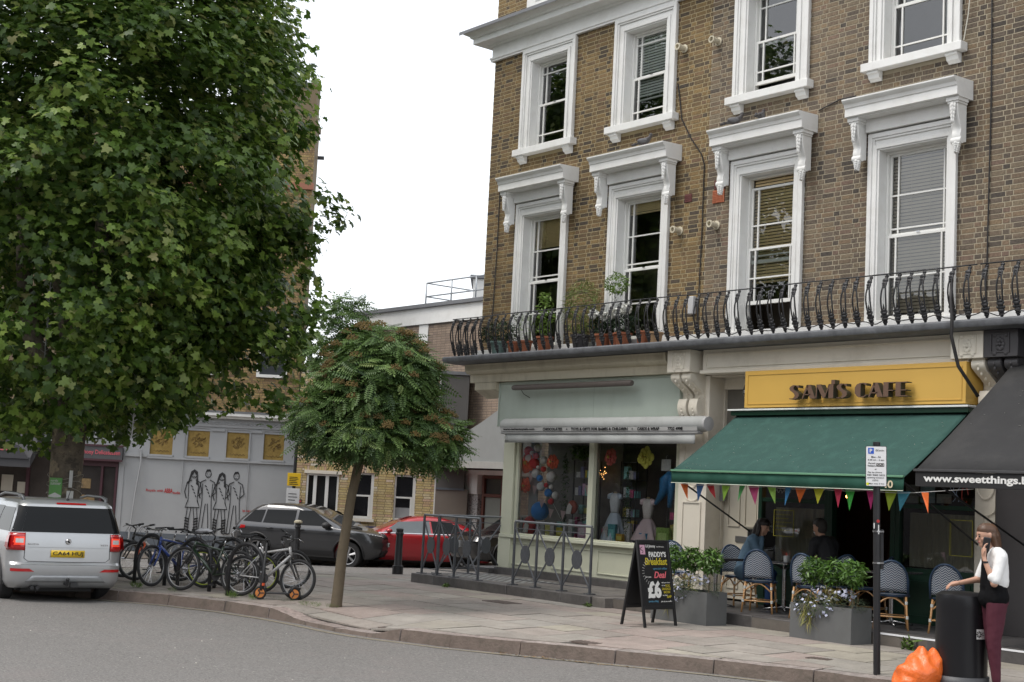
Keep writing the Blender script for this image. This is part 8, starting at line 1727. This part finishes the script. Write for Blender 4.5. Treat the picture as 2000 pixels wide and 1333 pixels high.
# ---------------------------------------------------------------- people
skin = M('skin', (.52, .30, .21), .5, .06, 20); 
def blob(name, mat, parent, caps, vox=.012, sm=6, balls=(), T=None, wr=0):
    m = MB(); m.T = T
    for c in caps: m.caps(c[0], c[1], c[2], c[3], 12)
    for b in balls: m.ball(b[0], b[1], 14, 10)
    o = m.build(name, mat, parent, smooth=True, local=True); r = o.modifiers.new('r', 'REMESH'); r.mode = 'VOXEL'; r.voxel_size = vox; r.use_smooth_shade = True
    s = o.modifiers.new('s', 'SMOOTH'); s.iterations = sm; s.factor = .5
    if wr:
        tx = bpy.data.textures.get('folds') or bpy.data.textures.new('folds', 'CLOUDS'); tx.noise_scale = .10; d = o.modifiers.new('d', 'DISPLACE'); d.texture = tx; d.strength = wr; d.mid_level = .5
    return o
def hand(pts_palm, dirv, up, s=1, curl=.5, spread=.018):
    """capsules for a hand: palm, four unequal fingers with bends and a thumb from the palm's side"""
    p = Vector(pts_palm); d = Vector(dirv).normalized(); u = Vector(up).normalized(); w = d.cross(u).normalized(); C = [(p, .026 * s, p + d * .05 * s, .028 * s), (p + w * .018 * s, .020 * s, p + d * .07 * s + w * .024 * s, .017 * s), (p - w * .018 * s, .020 * s, p + d * .07 * s - w * .024 * s, .017 * s)]
    for k, L in enumerate((.062, .070, .066, .052)):
        o = w * (.030 - .02 * k) * s; b = p + d * .075 * s + o; m1 = b + (d * math.cos(curl * .5) - u * math.sin(curl * .5)) * L * .5 * s; m2 = m1 + (d * math.cos(curl * 1.4) - u * math.sin(curl * 1.4)) * L * .45 * s; C += [(b, .0095 * s, m1, .009 * s), (m1, .009 * s, m2, .0075 * s)]
    tb = p + d * .01 * s + w * .028 * s; t1 = tb + (d * .7 + w * .7).normalized() * .035 * s - u * .008; C += [(tb, .014 * s, t1, .011 * s), (t1, .011 * s, t1 + (d * .9 + w * .2 - u * .3).normalized() * .03 * s, .009 * s)]
    return C
def head(parent, c, face, skinm, hairm, hair='long', s=1, tilt=0, glasses=False):
    """head with face; face = heading angle in the local frame"""
    T = Matrix.Translation(c) @ Matrix.Rotation(face, 4, 'Z') @ Matrix.Rotation(tilt, 4, 'Y') @ Matrix.Scale(s, 4)
    V = lambda x, y, z: T @ Vector((x, y, z))
    caps = [(V(-.02, 0, .02), .088, V(.012, 0, .025), .084), (V(.03, 0, -.04), .062, V(.048, 0, -.078), .036), (V(.088, 0, .005), .010, V(.108, 0, -.022), .013), (V(.075, -.012, -.052), .013, V(.075, .012, -.052), .013), (V(.072, -.03, .028), .014, V(.072, .03, .028), .014), (V(.0, 0, -.06), .055, V(-.01, 0, -.02), .07)]
    for q in (-1, 1): caps += [(V(-.005, q * .078, -.005), .016, V(-.005, q * .082, .02), .016), (V(.05, q * .04, -.02), .03, V(.03, q * .05, -.03), .03)]
    eyes = MB()
    for q in (-1, 1): eyes.ball(tuple(V(.084, q * .031, .010)), .011 * s, 8, 6)
    br = MB()
    for q in (-1, 1): br.tube([tuple(V(.092, q * .015, .030)), tuple(V(.085, q * .045, .030))], .004, 4)
    lip = MB(); lip.tube([tuple(V(.084, -.02, -.052)), tuple(V(.089, 0, -.050)), tuple(V(.084, .02, -.052))], .005, 5)
    return caps, T, eyes, br, lip
def faceparts(parent, e, b, l, hairm):
    e.build('eye', MC('eye_dark', (.05, .04, .04), .2), parent, smooth=True, local=True); b.build('eyebrow', hairm, parent, local=True); l.build('lips', MC('lips', (.42, .12, .11), .4), parent, local=True)
# woman at the bin (frame: x to the right of the picture, y away, z up)
wp_ = FW(4.99, 14.57); wp_.z = gz(wp_.x, wp_.y); wm = thing('person', 'woman in cropped white jacket and burgundy trousers, phone at her ear, by the bin', 'person', wp_, ROT)
hairb = M('brown_hair', (.085, .042, .022), .45, .25, 60, stretch=(1, 1, .15)); sh = hairb
HC = (-.055, .01, 1.545); caps, T, e, b, l = head(wm, HC, math.pi + .10, skin, hairb, tilt=.12)
bodyc = caps + [((-.035, .01, 1.47), .048, (.0, .01, 1.38), .055), ((.03, 0, 1.30), .10, (.035, 0, 1.10), .11), ((.03, -.08, .95), .10, (.03, .08, .95), .10)]
arm1 = [((.035, -.165, 1.335), .052, (-.045, -.215, 1.085), .040), ((-.045, -.215, 1.085), .036, (-.125, -.165, 1.30), .024), ((-.125, -.165, 1.30), .022, (-.13, -.15, 1.345), .024)]
arm2 = [((.03, .165, 1.335), .052, (-.06, .21, 1.10), .040), ((-.06, .21, 1.10), .036, (-.30, .12, 1.055), .023)]
hnd1 = hand((-.13, -.145, 1.36), (.05, .15, 1), (-1, .3, 0), .95, .7); hnd2 = hand((-.315, .115, 1.055), (-1, -.1, -.25), (0, .1, 1), .95, .9)
legs = []
for s, kx, ax in ((-1, .005, .035), (1, .045, .085)): legs += [((.03, s * .085, .88), .098, (kx, s * .085, .50), .062), ((kx, s * .085, .50), .060, (ax, s * .08, .12), .036)]
body = blob('body', skin, wm, bodyc + arm1 + arm2 + hnd1 + hnd2 + [((.03, -.085, .88), .085, (.005, -.085, .5), .055), ((.005, -.085, .5), .05, (.035, -.08, .10), .032), ((.03, .085, .88), .085, (.045, .085, .5), .055), ((.045, .085, .5), .05, (.085, .08, .10), .032)], .0075, 3)
faceparts(body, e, b, l, hairb)
Hh = lambda x, y, z: tuple(T @ Vector((x, y, z)))
blob('hair', hairb, wm, [(Hh(-.035, 0, .045), .092, Hh(.005, 0, .055), .085), (Hh(-.06, 0, .0), .085, Hh(-.09, -.01, -.10), .065), (Hh(-.09, -.01, -.10), .062, Hh(-.12, -.02, -.21), .038), (Hh(-.04, -.07, .0), .035, Hh(-.07, -.07, -.13), .028), (Hh(-.04, .07, .0), .035, Hh(-.07, .07, -.13), .028), (Hh(-.11, 0, -.18), .04, Hh(-.13, -.02, -.27), .015)], .009, 3)
m = MB(); m.tube([Hh(-.06, -.093, .045), Hh(-.125, -.05, .035)], .006, 5); m.build('hair_clip', MC('clip', (.85, .7, .5)), wm, local=True)
jkt = M('white_jacket', (.78, .78, .77), .7, .03, 5); blob('jacket', jkt, wm, [((.02, -.13, 1.37), .075, (.02, .13, 1.37), .075), ((.03, -.08, 1.34), .105, (.045, -.075, 1.10), .105), ((.03, .08, 1.34), .105, (.045, .075, 1.10), .105), ((.035, -.17, 1.345), .066, (-.035, -.222, 1.12), .053), ((.03, .17, 1.345), .066, (-.045, .215, 1.13), .053), ((-.035, -.222, 1.12), .05, (-.062, -.21, 1.145), .048), ((.03, 0, 1.38), .085, (.05, 0, 1.06), .10)], .010, 3, wr=.012)
topm = M('black_top', (.006, .006, .007), .9, .2, 10, spec=.15); blob('top', topm, wm, [((-.005, 0, 1.34), .095, (.0, 0, 1.05), .115), ((.02, -.07, 1.05), .105, (.03, -.08, .93), .12), ((.02, .07, 1.05), .105, (.03, .08, .93), .12), ((-.01, 0, .93), .12, (.05, 0, .90), .12)], .010, 3, wr=.02)
trs = M('burgundy_cotton', (.075, .011, .024), .8, .12, 10); blob('trousers', trs, wm, [((.035, -.075, .93), .112, (.035, .075, .93), .112), ((.07, -.07, .90), .085, (.07, .07, .90), .085)] + [(a, r + .010, b_, r2 + .008) for a, r, b_, r2 in legs], .010, 3, wr=.012)
for s, ax in ((-1, .035), (1, .085)): blob('shoe', topm, wm, [((ax + .03, s * .08, .045), .038, (ax - .12, s * .09, .03), .030)], .009, 2)
m = MB(); m.box(-.012, .012, -.036, .036, -.07, .07); ph = m.build('phone', iron, None, bevel=.008); ph.location = wm.matrix_basis @ Vector((-.085, -.115, 1.475)) if False else FR @ Vector((0, 0, 0)); q = FW(4.99 - .095, 14.57 - .118); ph.location = (q.x, q.y, wp_.z + 1.47); ph.rotation_euler = (.1, -.12, ROT + 1.35); tag(ph, 'black mobile phone held to the ear of the woman by the bin', 'phone')
m = MB(); m.T = Matrix.Translation((-.12, -.168, 1.29)); m.lathe([(.028, -.010), (.029, .010)], (0, 0, 0), 14); m.build('watch_strap', iron, wm, local=True)
# seated figures
def seated(label, pos, rz, skinm, hairm, topm_, legm, pose, scale=1, hair='long', glasses=False, shoe=None, lean=.12):
    t = thing('person', label, 'person', pos, rz, scale=scale); hipz = .53
    # local: faces +x
    nx = .28 * lean / .12 * .5; HC = (nx + .14, 0, 1.22); hd, T, e, b, l = head(t, HC, pose.get('face', 0), skinm, hairm, tilt=pose.get('tilt', .25))
    torso = [((0, -.07, hipz), .12, (0, .07, hipz), .12), ((.0, 0, hipz + .02), .125, (nx * .5, 0, .80), .12), ((nx * .5, 0, .80), .12, (nx + .02, 0, .98), .125), ((nx + .02, -.13, 1.02), .07, (nx + .02, .13, 1.02), .07)]
    neck = [((nx + .04, 0, 1.04), .055, (nx + .11, 0, 1.15), .048)]
    legs = []
    for s in (-1, 1): legs += [((.0, s * .09, hipz), .095, (.42, s * .11, .52), .068), ((.42, s * .11, .50), .06, (.40 + pose.get('fx', 0) * s, s * .11, .10), .04)]
    arms = []; hands = []
    for s, (el, wr_, hdv, hup) in zip((-1, 1), pose['arms']):
        sh_ = (nx + .02, s * .175, 1.0); arms += [(sh_, .055, el, .043), (el, .040, wr_, .026)]; hands += hand(Vector(wr_) + Vector(hdv).normalized() * .02, hdv, hup, .9, .8)
    body = blob('body', skinm, t, hd + torso + neck + legs + [(a, r * .9, b_, r2 * .9) for a, r, b_, r2 in arms] + hands, .010, 3); faceparts(body, e, b, l, hairm)
    blob('jacket', topm_, t, [(a, r + .018, b_, r2 + .016) for a, r, b_, r2 in torso] + [(a, r + .014, Vector(a).lerp(Vector(b_), .92 if i % 2 else 1), r2 + .012) for i, (a, r, b_, r2) in enumerate(arms)], .012, 3, wr=.018)
    blob('trousers', legm, t, [((0, -.06, hipz - .02), .115, (0, .06, hipz - .02), .115)] + [(a, r + .01, b_, r2 + .012) for a, r, b_, r2 in legs], .012, 3, wr=.012)
    Hh = lambda x, y, z: tuple(T @ Vector((x, y, z)))
    if hair == 'long': blob('hair', hairm, t, [(Hh(-.03, 0, .05), .094, Hh(.01, 0, .06), .086), (Hh(-.06, 0, 0), .085, Hh(-.09, 0, -.12), .08), (Hh(-.09, 0, -.12), .075, Hh(-.11, 0, -.26), .05), (Hh(-.02, -.08, .0), .035, Hh(-.02, -.10, -.20), .035), (Hh(-.02, .08, .0), .035, Hh(-.02, .10, -.20), .035)], .011, 3, wr=.02)
    else: blob('hair', hairm, t, [(Hh(-.03, 0, .045), .094, Hh(.01, 0, .06), .084), (Hh(-.055, 0, .0), .078, Hh(-.05, 0, -.03), .07)], .011, 3)
    if glasses:
        m = MB()
        for q in (-1, 1): m.tube([Hh(.095, q * .034 + .02 * math.cos(a), .010 + .017 * math.sin(a)) for a in [i * .7 for i in range(9)]], .003, 4, closed=True); m.tube([Hh(.095, q * .055, .014), Hh(0, q * .085, .014)], .003, 4)
        m.build('glasses', iron, t, local=True)
    for s in (-1, 1): blob('shoe', shoe or topm, t, [((.38 + pose.get('fx', 0) * s, s * .11, .05), .042, (.54 + pose.get('fx', 0) * s, s * .12, .035), .034)], .010, 2)
    return t
denim = M('denim_blue', (.10, .17, .24), .85, .15, 14); jeans = M('jeans_blue', (.02, .06, .17), .85, .15, 14); blackj = M('black_coat', (.010, .010, .012), .8, .2, 8); hairk = M('black_hair', (.018, .012, .011), .4, .25, 60)
seated('woman with long dark hair in a denim jacket sitting with her hand at her mouth', (-14.85, 16.72, .162), .55, skin, hairk, denim, jeans, {'arms': [((.26, -.20, .80), (.28, -.06, 1.08), (0, .2, 1), (-1, 0, 0)), ((.22, .20, .78), (.24, .05, 1.06), (.1, -.3, 1), (-1, 0, 0))], 'tilt': .2, 'face': -.35})
seated('man with glasses in a black coat sitting with his back to the doorway', (-13.25, 16.80, .162), math.pi - .25, skin, M('grey_dark_hair', (.04, .035, .032), .6), blackj, blackj, {'arms': [((.2, -.22, .76), (.42, -.12, .80), (1, .2, 0), (0, 0, 1)), ((.2, .22, .76), (.40, .10, .80), (1, -.2, 0), (0, 0, 1))], 'tilt': .15, 'face': .1}, hair='short', glasses=True, scale=1.04, shoe=MC('red_trainer', (.45, .03, .02)))
seated('person in a blue denim sleeve sitting at the very right edge of the picture', (-8.95, 15.6, .162), 2.6, skin, hairk, denim, blackj, {'arms': [((.2, -.22, .76), (.42, -.12, .80), (1, .2, 0), (0, 0, 1)), ((.2, .22, .76), (.40, .10, .80), (1, -.2, 0), (0, 0, 1))]})
dup(ch0, (-8.95, 15.6, .162), 1.1, 'cane bistro chair at the right edge under the person in denim')
